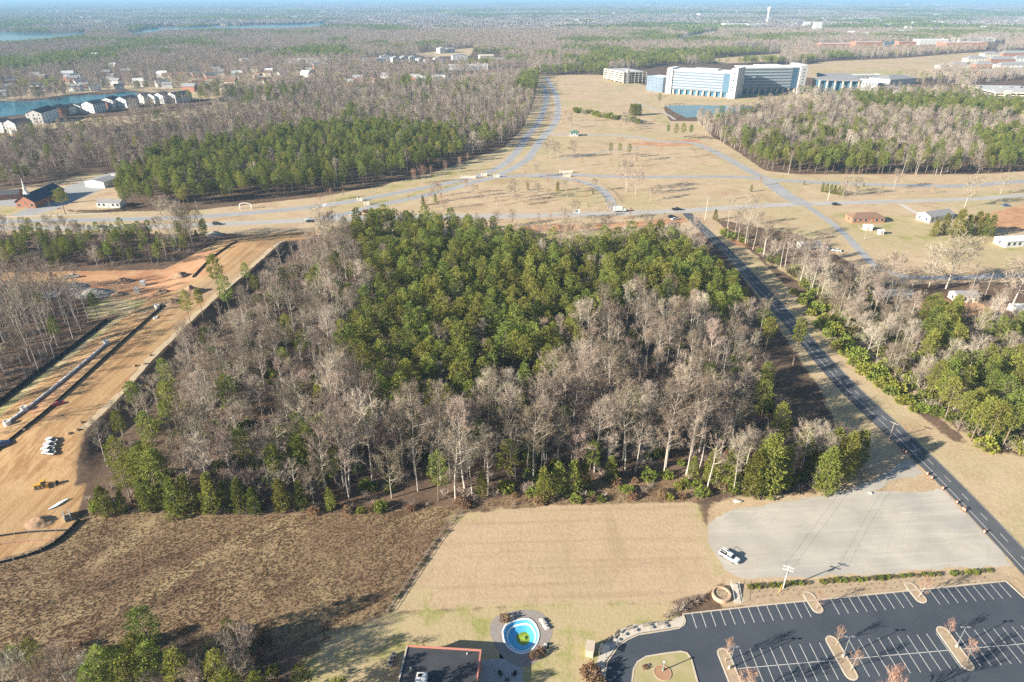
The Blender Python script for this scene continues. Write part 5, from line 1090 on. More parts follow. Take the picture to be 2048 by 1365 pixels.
for i, (u, v, s, lab, m) in enumerate([(248, 564, (5, 3.5, 2.4), 'brown soil heap on the red clearing', 'mound'), (362, 554, (5, 4, 3.2), 'dark soil heap at the foot of the packed stone strip', 'mound'), (326, 586, (4, 3, 2.0), 'small soil heap in the middle of the red clearing', 'mound'), (382, 585, (6, 5, 3.4), 'grassy soil heap beside the lone pine', 'mound'), (345, 606, (5, 4, 1.8), 'low soil heap between haul road and silt fence', 'mound'), (185, 588, (12, 6, 2.6), 'long pale grey rock pile behind the grass patch', 'rockpile'), (238, 590, (4, 3, 1.6), 'brown heap at the end of the rock pile', 'mound'), (150, 575, (7, 5, 2.2), 'broad tan heap beside the rock pile', 'rockpile'), (430, 470, (6, 4, 2.6), 'grey rock heap by the two big bare trees', 'rockpile'), (80, 1045, (4, 3, 1.3), 'dug soil heaps near the trench shield', 'mound'), (205, 395 + 83, (3, 2, 1), 'small soil heap on the highway verge', 'mound'), (640, 460, (3, 2.5, 2), 'dark soil heap at the top of the haul road', 'mound')]): mound(u, v, s, lab, m, i * 3.7)
for i, (u, v) in enumerate([(162, 846), (154, 861), (138, 868), (270, 733), (288, 729), (300, 712), (48, 861)]): boulder(u, v, (1.0, 0.7, 0.7), 'dark clod pile along the crest of the haul road', 40 + i, 'dark clods along the haul road', M['mound'])
t = thing('trench_shield', GT(136, 1036), 'blue-grey steel trench shield lying in the bare soil corner', 'trench shield', None, -0.9); M['bluesteel'] = mat('blue_grey_steel', (0.30, 0.40, 0.50), (0.40, 0.48, 0.55), 1, 0.5)
for y in (-0.7, 0.7): b = MB(); b.box(-1.8, 1.8, y - 0.08, y + 0.08, 0, 1.6); b.build('side_plate', M['bluesteel'], t)
for x in (-1.5, 1.5): b = MB(); b.tube([(x, -0.7, 0.8), (x, 0.7, 0.8)], 0.1, 8); b.build('spreader', M['metal'], t)
for k in range(5):
    p = GT(108 + 5 * k, 1016 - 3.2 * k); t = thing('pipe_length', p, 'pale pipe length lying in the pile beside the trench shield', 'pipe', 'pipe lengths beside the trench shield', 0.75); b = MB(); b.tube([(-1.3, 0, 0.28), (1.0, 0, 0.28), (1.01, 0, 0.28), (1.3, 0, 0.28)], [0.18, 0.18, 0.22, 0.22], 10); b.build('barrel', M['bluesteel'], t, True); b = MB(); b.tube([(1.3, 0, 0.28), (1.32, 0, 0.28)], 0.15, 10); b.build('bore', M['black'], t)

# ------------------------------------------------------------------ park furniture: fences, walls, signs
for pts, lab in [([(1252, 411), (1330, 407), (1400, 404), (1462, 403)], 'brown rail fence above the highway in the park'), ([(1150, 357), (1190, 366), (1222, 384), (1240, 408)], 'brown rail fence curving beside the slip road'), ([(1010, 352), (1060, 347), (1130, 344)], 'brown rail fence on the park side of the park road'), ([(735, 412), (800, 400), (860, 388), (925, 365)], 'dark rail fence along the grass median'), ([(1600, 400), (1700, 394), (1800, 390), (1900, 387)], 'brown rail fence between campus road and highway'), ([(1170, 376), (1200, 392), (1212, 412)], 'low dark fence on the inside of the slip road')]: rail_fence('rail_fence', pts, lab, 1.5, 6.0)
M['palewall'] = mat('pale_stone_wall', (0.56, 0.50, 0.42), (0.66, 0.60, 0.52), 1, 0.85)
for u, v, w, lab in [(937, 357, 11, 'pale stone entry wall beside the curving carriageway'), (968, 352, 4, 'small pale stone pillar at the end of the entry wall'), (993, 355, 4, 'pale stone pillar at the mouth of the park road'), (1132, 346, 10, 'pale stone wall with dark panel north of the park road'), (1134, 354, 5, 'short pale stone wall south of the park road'), (720, 402, 3, 'stone pillar on the carriageway verge by the small trees'), (734, 410, 3, 'stone pillar at the tip of the median fence')]:
    t = thing('entry_wall', G(u, v), lab, 'wall'); b = MB(); b.box(-w / 2, w / 2, -0.4, 0.4, 0, 1.9); b.build('wall', M['palewall'], t); b = MB(); b.box(-w / 2 - 0.1, w / 2 + 0.1, -0.5, 0.5, 1.9, 2.1); b.build('cap', M['concrete'], t)
    for s in (-1, 1): b = MB(); b.box(s * w / 2 - 0.5, s * w / 2 + 0.5, -0.55, 0.55, 0, 2.5); b.build('pier', M['palewall'], t)
t = thing('roadside_sign', G(1153, 436), 'blue and white roadside sign on two tall posts by the highway', 'sign'); hs = Hpx(1153, 436, 419)
for x in (-1.9, 1.9): b = MB(); b.tube([(x, 0, 0), (x, 0, hs)], 0.1, 6); b.build('post', M['metal'], t)
b = MB(); b.box(-2.1, 2.1, -0.08, 0.08, hs - 2.6, hs); b.build('panel', M['white'], t); b = MB(); b.box(-1.0, 0.9, -0.10, -0.085, hs - 2.1, hs - 0.5); b.build('blue_panel', mat('sign_blue', (0.10, 0.22, 0.42), None, 3, 0.5), t)
t = thing('arched_sign', G(492, 418), 'white arched entrance sign at the edge of the pine wood', 'sign'); 
for x in (-4, 4): b = MB(); b.box(x - 0.3, x + 0.3, -0.3, 0.3, 0, 3.2); b.build('pillar', M['white'], t)
b = MB(); b.tube([(-4, 0, 3.2), (-2, 0, 3.9), (0, 0, 4.1), (2, 0, 3.9), (4, 0, 3.2)], 0.28, 6); b.build('arch', M['white'], t)
for u, v, vt in [(648, 418, 408), (652, 416, 409)]:
    t = thing('route_sign', G(u, v), 'small white route sign on the tip of the grass median', 'sign', 'route signs on the median'); b = MB(); b.tube([(0, 0, 0), (0, 0, 3)], 0.08, 6); b.build('post', M['metal'], t); b = MB(); b.box(-0.5, 0.5, -0.12, -0.06, 1.8, 3.2); b.build('plate', M['white'], t)
for i in range(9):
    plant('russet_shrub', 'ornamental_grass', 728 + 5.4 * i, 425.5 - 0.35 * i, 1.1, 'tawny ornamental grass clump in the bed beside the highway', 'ornamental grass', 'ornamental grasses beside the highway')
for u, v, lab in [(1275, 222, 'group of conical evergreens on the green strip')]:
    for k in range(5):
        tm, cm, jm = PROTO['cedar'][k % 4]; o = thing('cedar_tree', G(1262 + 4 * k, 231 + (k % 2)), 'conical evergreen in the tight group above the pond path', 'evergreen tree', 'conical evergreens above the pond path', k); o.scale = (1.7, 1.7, 1.5); link(bpy.data.objects.new('trunk', tm), o); link(bpy.data.objects.new('foliage', cm), o)
for i in range(26):
    u = 1150 + i * 5.0 + random.uniform(-2, 2); v = 222 + i * 1.0 + random.uniform(-2, 4)
    plant(('evergreen_shrub', 'bare_shrub')[int(i % 4 == 3)], 'screen_shrub', u, v, random.uniform(2.2, 3.6), 'dark green shrub in the screen along the boulevard slope' if i % 4 != 3 else 'leafless shrub in the screen along the boulevard slope', 'shrub', 'shrubs along the boulevard slope' if i % 4 != 3 else 'leafless shrubs along the boulevard slope')

# ------------------------------------------------------------------ houses and the church
M['roof_dark'] = mat('dark_shingles', (0.075, 0.08, 0.09), (0.12, 0.12, 0.13), 1.5, 0.9); M['roof_brown'] = mat('brown_shingles', (0.20, 0.12, 0.085), (0.27, 0.17, 0.12), 1.5, 0.9); M['roof_grey'] = mat('grey_shingles', (0.24, 0.24, 0.25), (0.33, 0.32, 0.32), 1.0, 0.9); M['roof_pale'] = mat('pale_metal_roof', (0.55, 0.56, 0.57), (0.64, 0.64, 0.64), 1.0, 0.5)
M['siding'] = mat('white_siding', (0.72, 0.72, 0.69), (0.62, 0.62, 0.60), 0.7, 0.7); M['cream'] = mat('cream_siding', (0.62, 0.56, 0.44), (0.70, 0.64, 0.52), 0.7, 0.8); M['frame'] = mat('window_frame', (0.75, 0.75, 0.73), None, 2, 0.6)
def house(name, lab, cat, A, B, depth, h, wall, roof, style='gable', ridge='x', rise=None, wins=(1, 4), door=True, over=0.35, group=None, z=0.0):
    """front base corners A, B are photo points; the house extends away from the camera"""
    a, b_ = np.array(G(*A))[:2], np.array(G(*B))[:2]; w = np.linalg.norm(b_ - a); rz = math.atan2(*(b_ - a)[::-1])
    t = thing(name, (a[0], a[1], z), lab, cat, group, rz); mb = MB(); mb.box(0, w, 0, depth, 0, h); wl = mb.build('wall', wall, t)
    rise = rise if rise is not None else 0.22 * (depth if ridge == 'x' else w); o = over; m = MB()
    if style == 'gable':
        if ridge == 'x':
            V = [(-o, -o, h - 0.05), (w + o, -o, h - 0.05), (w + o, depth / 2, h + rise), (-o, depth / 2, h + rise), (w + o, depth + o, h - 0.05), (-o, depth + o, h - 0.05)]; Fc = [(0, 1, 2, 3), (3, 2, 4, 5)]
            gv = [[(0, 0, h), (0, depth, h), (0, depth / 2, h + rise * 0.96)], [(w, 0, h), (w, depth, h), (w, depth / 2, h + rise * 0.96)]]
        else:
            V = [(-o, -o, h - 0.05), (-o, depth + o, h - 0.05), (w / 2, depth + o, h + rise), (w / 2, -o, h + rise), (w + o, depth + o, h - 0.05), (w + o, -o, h - 0.05)]; Fc = [(1, 0, 3, 2), (2, 3, 5, 4)]
            gv = [[(0, 0, h), (w, 0, h), (w / 2, 0, h + rise * 0.96)], [(0, depth, h), (w, depth, h), (w / 2, depth, h + rise * 0.96)]]
        V2 = [(x, y, zz + 0.16) for x, y, zz in V]; k = len(V)
        m.add(V + V2, [tuple(reversed(f)) for f in Fc] + [tuple(i + k for i in f) for f in Fc] + [(i, j, j + k, i + k) for i, j in ((0, 1), (1, 2), (2, 4), (4, 5), (5, 3), (3, 0))]); rf = m.build('roof', roof, t)
        for g in gv: mg = MB(); mg.add(g, [(0, 1, 2)]); mg.build('gable', wall, t)
    elif style == 'hip':
        q = min(depth / 2, w / 2) + o
        m.add([(-o, -o, h), (w + o, -o, h), (w + o, depth + o, h), (-o, depth + o, h), (q - o, depth / 2, h + rise), (w + o - q, depth / 2, h + rise)], [(0, 1, 5, 4), (1, 2, 5), (2, 3, 4, 5), (3, 0, 4), (3, 2, 1, 0)]); rf = m.build('roof', roof, t)
    else:
        m.box(0.25, w - 0.25, 0.25, depth - 0.25, h, h + 0.05); rf = m.build('roof', roof, t); p_ = MB(); p_.box(0, w, 0, 0.25, h, h + 0.7); p_.box(0, w, depth - 0.25, depth, h, h + 0.7); p_.box(0, 0.25, 0.25, depth - 0.25, h, h + 0.7); p_.box(w - 0.25, w, 0.25, depth - 0.25, h, h + 0.7); p_.build('parapet', wall, t)
    R, C = wins
    if R * C:
        ww = min(1.7, w / C * 0.5); fh = h / R; wh = min(1.8, fh * 0.5); mw = MB(); mw.box(-ww / 2, ww / 2, -0.05, 0.02, 0, wh); wm_ = mw.mesh('window', M['glass']); mf = MB(); mf.box(-ww / 2 - 0.1, ww / 2 + 0.1, -0.035, 0.0, -0.1, wh + 0.1); fm_ = mf.mesh('frame', M['frame'])
        for r_i in range(R):
            for c_i in range(C):
                if door and r_i == 0 and c_i == C // 2: continue
                o1 = bpy.data.objects.new('window', wm_); link(o1, t); o1.location = ((c_i + 0.5) * w / C, 0, fh * r_i + fh * 0.32)
                o2 = bpy.data.objects.new('frame', fm_); link(o2, o1)
        cs = max(1, int(depth / 5)); ms = MB(); ms.box(-0.05, 0.02, -0.6, 0.6, 0, wh); sm_ = ms.mesh('side_window', M['glass'])
        for r_i in range(R):
            for c_i in range(cs): o1 = bpy.data.objects.new('window', sm_); link(o1, t); o1.location = (0, (c_i + 0.5) * depth / cs, fh * r_i + fh * 0.32)
    if door: md = MB(); x = w * (C // 2 + 0.5) / max(C, 1); md.box(x - 0.5, x + 0.5, -0.05, 0.02, 0.05, 2.1); md.build('door', M['wood'], t)
    return t, w, rf
hs_ = lambda A, vt: Hpx(A[0], A[1], vt)
t, w, rf = house('brick_ranch_house', 'brick ranch house with brown hip roof across the side road', 'house', (1703, 447), (1768, 446), 9, 3.4, M['brick'], M['roof_brown'], 'hip', rise=2.6, wins=(1, 6)); b = MB(); b.box(w * 0.6, w * 0.6 + 0.7, 4.8, 5.6, 4.5, 6.6); b.build('chimney', M['brick'], rf)
house('shed', 'small white shed with pale roof behind the brick house', 'shed', (1728, 461), (1744, 462), 4, 2.4, M['siding'], M['roof_pale'], wins=(1, 1), rise=0.9)
house('shed', 'tiny white shed beside a dark shrub behind the brick house', 'shed', (1759, 470), (1767, 470), 3, 2.2, M['siding'], M['roof_pale'], wins=(0, 0), rise=0.8)
house('mobile_home', 'long white trailer home by the tree row', 'mobile home', (1600, 499), (1641, 497), 4.2, 3.0, M['siding'], M['roof_pale'], rise=0.5, wins=(1, 5))
house('shed', 'low white shed in front of the trailer home', 'shed', (1640, 501), (1653, 503), 3, 2.0, M['siding'], M['roof_pale'], rise=0.5, wins=(0, 0))
house('house', 'white house with grey roof hidden behind the cedar clump', 'house', (1858, 447), (1905, 440), 10, 4.0, M['siding'], M['roof_grey'], wins=(1, 5))
house('house', 'white house with pink-grey roof at the lawn edge', 'house', (2010, 496), (2075, 492), 9, 3.6, M['siding'], M['roof_pale'], wins=(1, 6))
house('house', 'long low house with grey roof under the yard trees', 'house', (1752, 604), (1825, 601), 7, 2.8, M['cream'], M['roof_grey'], wins=(1, 6), rise=1.6)
house('house', 'small cream cottage with mottled grey roof in the red dirt yard', 'house', (1912, 606), (1955, 606), 7, 3.0, M['cream'], M['roof_grey'], wins=(1, 4), rise=1.8)
house('carport', 'white carport at the edge of the red dirt yard', 'carport', (2028, 628), (2060, 628), 5, 2.4, M['siding'], M['roof_pale'], 'flat', wins=(0, 0), door=False)
# church: gable front faces the camera, steeple on the ridge
t, w, rf = house('church', 'brick church with dark blue roof and white steeple', 'church', (34, 417), (72, 417), 34, Hpx(34, 417, 405), M['brick'], mat('blue_black_shingles', (0.05, 0.075, 0.11), (0.08, 0.10, 0.14), 1, 0.8), 'gable', 'y', rise=4.8, wins=(1, 3), over=0.6)
hh = Hpx(34, 417, 405) + 4.8
b = MB(); b.box(w / 2 - 1.3, w / 2 + 1.3, 3.2, 5.8, hh - 1.2, hh + 1.6); st = b.build('steeple_base', M['white'], t); b = MB(); b.tube([(w / 2, 4.5, hh + 1.6), (w / 2, 4.5, hh + 3.6)], [1.0, 0.9], 8); b.build('belfry', M['white'], st); b = MB(); b.tube([(w / 2, 4.5, hh + 3.6), (w / 2, 4.5, hh + 11)], [0.85, 0.05], 8); b.build('spire', M['white'], st)
b = MB(); b.box(w / 2 - 0.1, w / 2 + 0.1, -0.12, -0.05, 2.2, 5.0); b.box(w / 2 - 0.7, w / 2 + 0.7, -0.12, -0.05, 3.7, 3.95); b.build('cross', M['wood'], t)
house('church_hall', 'low brick church hall with dark roof beside the church', 'church hall', (-30, 404), (40, 398), 12, 3.6, M['brick'], M['roof_dark'], wins=(1, 8), rise=2.2)
house('metal_shed', 'white metal building with grey roof on the church car park', 'shed', (172, 374), (210, 377), 26, 4.6, M['white'], M['roof_grey'], wins=(0, 0), rise=1.2, ridge='y', door=False)
house('house', 'white building among pines beside the metal shed', 'house', (224, 368), (262, 366), 10, 4.2, M['siding'], M['roof_pale'], wins=(1, 5))
house('house', 'small white house with pale roof by the highway pine', 'house', (195, 415), (241, 416), 8, 3.2, M['siding'], M['roof_grey'], wins=(1, 5), rise=1.6)
t, w, rf = house('gatehouse', 'small pale gatehouse with green roof on the visitor road', 'gatehouse', (1141, 273), (1156, 273), 6, 3.6, M['siding'], mat('green_metal_roof', (0.10, 0.22, 0.17), None, 1, 0.6), 'hip', rise=2.4, wins=(1, 3), over=1.0)
spot_ = PROTO['tallpine'][0]; 
o = thing('pine_tree', G(131, 430), 'wide dark pine standing alone beside the church drive', 'pine tree'); s_ = Hpx(131, 430, 378) / 19; o.scale = (s_ * 1.5, s_ * 1.5, s_); link(bpy.data.objects.new('trunk', PROTO['pine'][1][0]), o); link(bpy.data.objects.new('foliage', PROTO['pine'][1][1]), o)
# ------------------------------------------------------------------ the office campus
M['officewhite'] = mat('white_precast', (0.56, 0.55, 0.53), (0.50, 0.49, 0.47), 0.1, 0.7); M['officeglass'] = mat('blue_grey_curtain_wall', (0.20, 0.26, 0.32), (0.15, 0.21, 0.28), 0.05, 0.2, spec=0.6); M['louver'] = mat('white_louver', (0.50, 0.52, 0.54), None, 0.3, 0.5); M['officeroof'] = mat('white_roof_membrane', (0.80, 0.80, 0.79), (0.72, 0.72, 0.70), 0.05, 0.8); M['tanstone'] = mat('tan_stone_column', (0.60, 0.48, 0.34), (0.66, 0.55, 0.42), 0.2, 0.85); M['blueglass'] = mat('deep_blue_glass', (0.05, 0.16, 0.27), (0.08, 0.22, 0.34), 0.05, 0.12, spec=0.7)
def frame(A, B):
    a, b_ = np.array(G(*A))[:2], np.array(G(*B))[:2]; return a, np.linalg.norm(b_ - a), math.atan2(*(b_ - a)[::-1])
def office_wing(lab, A, B, vt, depth, endtower=True):
    a, w, rz = frame(A, B); h = Hpx(A[0], A[1], vt); t = thing('office_building', (a[0], a[1], 0), lab, 'office building', None, rz); g = h * 0.2
    b = MB(); b.box(0, w, 3, depth, 0, g); b.build('ground_floor', M['blueglass'], t)
    b = MB(); b.box(0, w, 0, depth, g, h); b.build('curtain_wall', M['officeglass'], t)
    n = 7
    for k in range(n): b = MB(); z = g + (h - g) * (k + 0.9) / n; b.box(0, w * 0.88, -0.7, -0.05, z - 0.9, z + 0.5); b.build('louver', M['louver'], t)
    for k in range(6):
        for j in range(4): b = MB(); b.box(w * 0.885 + 0.2, w * 0.985, -0.3, -0.05, g + (h - g) * (k * 2 + j * 0.5) / 12.6 + 0.4, g + (h - g) * (k * 2 + j * 0.5) / 12.6 + 0.9); b.build('fin', M['blueglass'], t)
    for k in range(10): b = MB(); x = 2 + (w - 4) * k / 9; b.box(x - 1.2, x + 1.2, 0.2, 2.6, 0, g - 0.05); b.build('column', M['tanstone'], t)
    b = MB(); b.box(-0.8, w + 0.8, -0.8, depth + 0.8, h, h + 1.4); b.build('roof', M['officeroof'], t); b = MB(); b.box(w * 0.3, w * 0.72, depth * 0.3, depth * 0.85, h + 1.4, h + 3.2); b.build('penthouse', M['officeroof'], t)
    return t, w, h, rz
def tower(t, x0, x1, y0, y1, h, rows=7, side=True):
    b = MB(); b.box(x0, x1, y0, y1, 0, h); tw = b.build('stair_tower', M['officewhite'], t); mw = MB(); mw.box(-1.0, 1.0, -0.15, 0.02, 0, 1.6); wm_ = mw.mesh('window', M['glass'])
    for r_i in range(rows): o = bpy.data.objects.new('window', wm_); link(o, tw); o.location = ((x0 + x1) / 2, y0, h * (r_i + 1.2) / (rows + 1.6))
    b = MB(); b.box(x0 + 1, x1 - 1, y0 + 1, y1 - 1, h, h + 1.2); b.build('tower_cap', M['officeroof'], tw)
t, w, h, rz = office_wing('long office wing with white louvres and stone columns behind the pond', (1343, 188), (1456, 196), 141, 34); tower(t, -10, -0.9, -2, 30, h + 2); tower(t, w + 0.9, w + 11, -7, 34, h + 6)
t, w, h, rz = office_wing('second office wing set back in the shadow of the stair tower', (1480, 189), (1590, 187), 137, 30); tower(t, w + 0.9, w + 12, -3, 32, h + 3)
def deck(lab, A, B, vt, depth, levels=5):
    a, w, rz = frame(A, B); h = Hpx(A[0], A[1], vt); t = thing('parking_garage', (a[0], a[1], 0), lab, 'parking garage', None, rz)
    for k in range(levels):
        z = h * (k + 1) / levels; b = MB(); b.box(0, w, 0, depth, z - 0.35, z - 0.02); b.build('deck', M['officewhite'], t)
        b = MB(); b.box(-0.15, w + 0.15, -0.3, -0.02, z - 0.8, z + 0.75); b.build('spandrel', M['cream'], t); b = MB(); b.box(-0.3, -0.01, 0, depth, z - 0.8, z + 0.75); b.build('spandrel', M['cream'], t)
    for k in range(7): b = MB(); x = (w - 0.8) * k / 6; b.box(x, x + 0.8, -0.55, 0.4, 0, h - 0.4); b.build('column', M['cream'], t)
    for k in range(6): b = MB(); y = 1.5 + (depth - 3) * k / 5; b.box(-0.55, 0.4, y, y + 0.8, 0, h - 0.4); b.build('column', M['cream'], t)
    b = MB(); b.box(w * 0.15, w * 0.25, -0.8, 5, 0, h + 3.5); b.build('stair_tower', M['officewhite'], t); b = MB(); b.box(4, w - 4, depth * 0.45, depth * 0.6, 0, h - 0.5); b.build('core', M['roof_grey'], t)
    return t, w, h
deck('parking garage with open decks beside the first office wing', (1246, 168), (1292, 166), 146, 75)
t, w, h = deck('large pale parking garage with rooftop parking beyond the bare wood', (1985, 206), (2110, 208), 186, 95, 4)
for i in range(12):
    u = 1985 + 10 * i; p = G(1985, 206); a, w_, rz = frame((1985, 206), (2110, 208)); x = 12 + (i % 6) * 14; y = 30 + (i // 6) * 36; c_, s_ = math.cos(rz), math.sin(rz)
    if i in (2, 7): continue
    car('car', 'car parked on the open roof of the large garage', (a[0] + x * c_ - y * s_, a[1] + x * s_ + y * c_, h), rz + 1.57, M[('car_white', 'car_grey', 'car_black', 'car_red')[i % 4]], 'car', 'cars on the garage roof', s=1.1)
t, w, rf = house('office_link', 'glass link building between garage and office wing', 'office building', (1292, 181), (1324, 186), 24, Hpx(1292, 181, 152), M['officeglass'], M['officeroof'], 'flat', wins=(5, 4), door=False)
# low pavilion complex right of the towers
a, w, rz = frame((1632, 188), (1716, 190)); t = thing('campus_pavilion', (a[0], a[1], 0), 'low glass pavilion with dark sloping roof and tall columns', 'office building', None, rz); h = Hpx(1632, 188, 160)
b = MB(); b.box(0, w, 6, 40, 0, h - 2); b.build('glass_wall', M['blueglass'], t); b = MB(); b.add([(-2, 0, h), (w + 2, 0, h - 1), (w * 0.86, 42, h + 5), (4, 42, h + 5), (-2, 0, h + 1), (w + 2, 0, h), (w * 0.86, 42, h + 6), (4, 42, h + 6)], [(3, 2, 1, 0), (4, 5, 6, 7), (0, 1, 5, 4), (1, 2, 6, 5), (2, 3, 7, 6), (3, 0, 4, 7)]); b.build('roof', M['roof_grey'], t)
for k in range(6): b = MB(); x = 2 + (w - 4) * k / 5; b.box(x - 0.9, x + 0.9, 1.0, 2.8, 0, h - 0.5 - 0.2 * k); b.build('column', M['tanstone'], t)
house('office_annex', 'white glazed annex beside the dark-roofed pavilion', 'office building', (1718, 190), (1750, 191), 30, Hpx(1718, 190, 163), M['officewhite'], M['officeroof'], 'flat', wins=(3, 5), door=False)
house('office_annex', 'low white wing with dark hipped roof on the campus', 'office building', (1752, 192), (1800, 190), 36, Hpx(1752, 192, 178), M['officewhite'], M['roof_grey'], 'hip', rise=6, wins=(2, 7), door=False)
house('office_annex', 'white two-level wing with dark roof at the back of the campus', 'office building', (1778, 172), (1830, 168), 40, Hpx(1778, 172, 160), M['officewhite'], M['roof_grey'], 'hip', rise=5, wins=(2, 6), door=False)
house('office_annex', 'long low campus wing with blue-grey roof and white edges', 'office building', (1800, 193), (1912, 191), 34, Hpx(1800, 193, 182), M['officewhite'], M['roof_grey'], 'hip', rise=2.5, wins=(2, 14), door=False)
house('office_annex', 'thin white roofed walkway behind the pavilion', 'office building', (1680, 166), (1760, 164), 16, Hpx(1680, 166, 152), M['officewhite'], M['officeroof'], 'flat', wins=(2, 10), door=False)

# ------------------------------------------------------------------ townhouses at the cove, apartments, far houses
TH = [(9, 266, 32, 262, 241, 'w'), (36, 269, 70, 263, 243, 'w'), (88, 248, 120, 237, 222, 'w'), (125, 234, 140, 228, 214, 'b'), (141, 229, 160, 225, 212, 'w'), (163, 226, 185, 222, 210, 'w'), (190, 227, 215, 222, 205, 'w'), (217, 219, 228, 216, 203, 'b'), (229, 218, 246, 213, 197, 'w'), (255, 217, 281, 212, 196, 'w'), (290, 208, 308, 206, 190, 'w'), (311, 208, 326, 206, 190, 'w'), (329, 208, 346, 205, 188, 'g'), (353, 207, 386, 202, 187, 'w')]
for i, (u0_, v0_, u1_, v1_, vt, c_) in enumerate(TH):
    hh = Hpx(u0_, v0_, vt) * 0.8; m_ = {'w': M['siding'], 'b': M['brick'], 'g': M['roof_pale']}[c_]
    house('townhouse', {'w': 'white townhouse block with slate roof in the row by the lake cove', 'b': 'brick townhouse between white blocks by the lake cove', 'g': 'grey townhouse block in the row by the lake cove'}[c_], 'townhouse', (u0_, v0_), (u1_, v1_), 17, hh, m_, M['roof_dark'], 'gable', 'x', rise=hh * 0.32, wins=(3, 5), group='townhouses by the lake cove')
AP = [(728, 750, 128, 118, 'g'), (754, 772, 127, 117, 'g'), (762, 786, 121, 112, 'w'), (786, 802, 128, 115, 'w'), (804, 818, 127, 114, 'w'), (820, 836, 125, 114, 'w'), (838, 850, 126, 118, 'w'), (852, 868, 128, 119, 'w'), (870, 890, 127, 116, 'w'), (880, 893, 107, 96, 'w'), (895, 910, 106, 97, 'g'), (905, 935, 121, 110, 'w'), (960, 988, 119, 111, 'y'), (985, 1013, 130, 118, 'b'), (1020, 1035, 124, 118, 'w'), (1038, 1053, 123, 118, 'w')]
for u0_, u1_, v_, vt, c_ in AP:
    hh = max(6.0, Hpx(u0_, v_, vt) * 0.85); m_ = {'w': M['siding'], 'b': M['brick'], 'g': M['siding'], 'y': M['cream']}[c_]
    house('apartment_block', {'w': 'white apartment block in the distant village centre', 'g': 'apartment block with grey-green roof in the distant village centre', 'b': 'red brick apartment block in the distant village centre', 'y': 'yellow framed block under construction in the village centre'}[c_], 'apartment', (u0_, v_), (u1_, v_ - 0.6), 20, hh, m_, M['roof_grey'] if c_ != 'y' else M['cream'], 'gable', 'x' if c_ != 'w' else 'y', rise=hh * 0.3, wins=(3, 4), group='apartment blocks of the distant village centre')
for u0_, u1_, v_, vt, lab, m_ in [(883, 927, 141, 131, 'flat grey office block in front of the village centre', 'roof_pale'), (930, 976, 141, 130, 'flat-roofed pale block beside the grey office block', 'siding'), (570, 655, 128, 120, 'long white building among leafless trees left of the village', 'siding'), (1640, 1708, 97, 88, 'long red brick office with pale roof beyond the field', 'brick'), (1710, 1765, 98, 85, 'red brick office block with glass front beyond the field', 'brick'), (1767, 1790, 98, 86, 'dark glass office block beyond the field', 'blueglass'), (1795, 1830, 99, 84, 'red brick block with slanted glass side', 'brick'), (1838, 1895, 90, 80, 'pale flat office behind the brick blocks', 'siding'), (1890, 1972, 99, 86, 'long red brick office behind the pines', 'brick'), (1920, 1990, 84, 77, 'pale low warehouse behind the brick office', 'siding'), (1450, 1495, 55, 48, 'white warehouse beside the water tower', 'siding'), (1497, 1535, 56, 49, 'white store building at the foot of the water tower', 'siding'), (1700, 1760, 42, 37, 'very long white building far away', 'siding'), (1400, 1430, 33, 28, 'long white building near the horizon', 'siding'), (1820, 1850, 12, 9, 'pale warehouse on the horizon', 'siding'), (1880, 1910, 13, 10, 'pale warehouse near the horizon, right of its neighbour', 'siding'), (1300, 1330, 13, 10, 'pale building on the horizon above the parkway', 'siding')]:
    hh = max(5.0, Hpx(u0_, v_, vt)); house('office_block', lab, 'building', (u0_, v_), (u1_, v_ - 0.3), 0.4 * (G(u1_, v_).x - G(u0_, v_).x), hh, M[m_], M['officeroof'], 'flat', wins=(2, max(3, int((u1_ - u0_) / 8))) if v_ > 60 else (0, 0), door=False)
# dark-roofed apartments at the right edge
for i, (u0_, u1_, v_) in enumerate([(1895, 1950, 151), (1960, 2010, 153), (2015, 2070, 150), (1900, 1940, 138), (1950, 1990, 136), (1998, 2060, 138), (1935, 1975, 125), (1980, 2030, 126), (2030, 2080, 124), (1968, 2000, 116), (2005, 2060, 114), (1880, 1900, 140)]):
    hh = Hpx(u0_, v_, v_ - 7); house('apartment_block', 'apartment block with grey hipped roof beyond the large garage', 'apartment', (u0_, v_), (u1_, v_), 22, hh, M[('cream', 'brick', 'siding')[i % 3]], M['roof_grey'], 'hip', rise=6, wins=(3, 6), group='grey-roofed apartments beyond the large garage')
# water tower and silo
h = Hpx(1534, 48, 14); t = thing('water_tower', G(1534, 48), 'white water tower rising over the far stores', 'water tower'); b = MB(); b.tube([(0, 0, 0), (0, 0, h * 0.1), (0, 0, h * 0.7), (0, 0, h * 0.78)], [7, 5.2, 5.2, 7.5], 14); b.build('shaft', M['white'], t, True); b = MB(); b.tube([(0, 0, h * 0.78), (0, 0, h * 0.84), (0, 0, h * 0.95), (0, 0, h)], [7.5, 10, 10, 4], 16); b.build('tank', M['white'], t, True)
house('office_block', 'white tower block standing over far trees', 'building', (1627, 66), (1641, 66), 22, Hpx(1627, 66, 46), M['siding'], M['officeroof'], 'flat', wins=(6, 3), door=False)
house('office_block', 'white block beside the far tower block', 'building', (1608, 55), (1620, 55), 22, Hpx(1608, 55, 45), M['siding'], M['officeroof'], 'flat', wins=(3, 3), door=False)
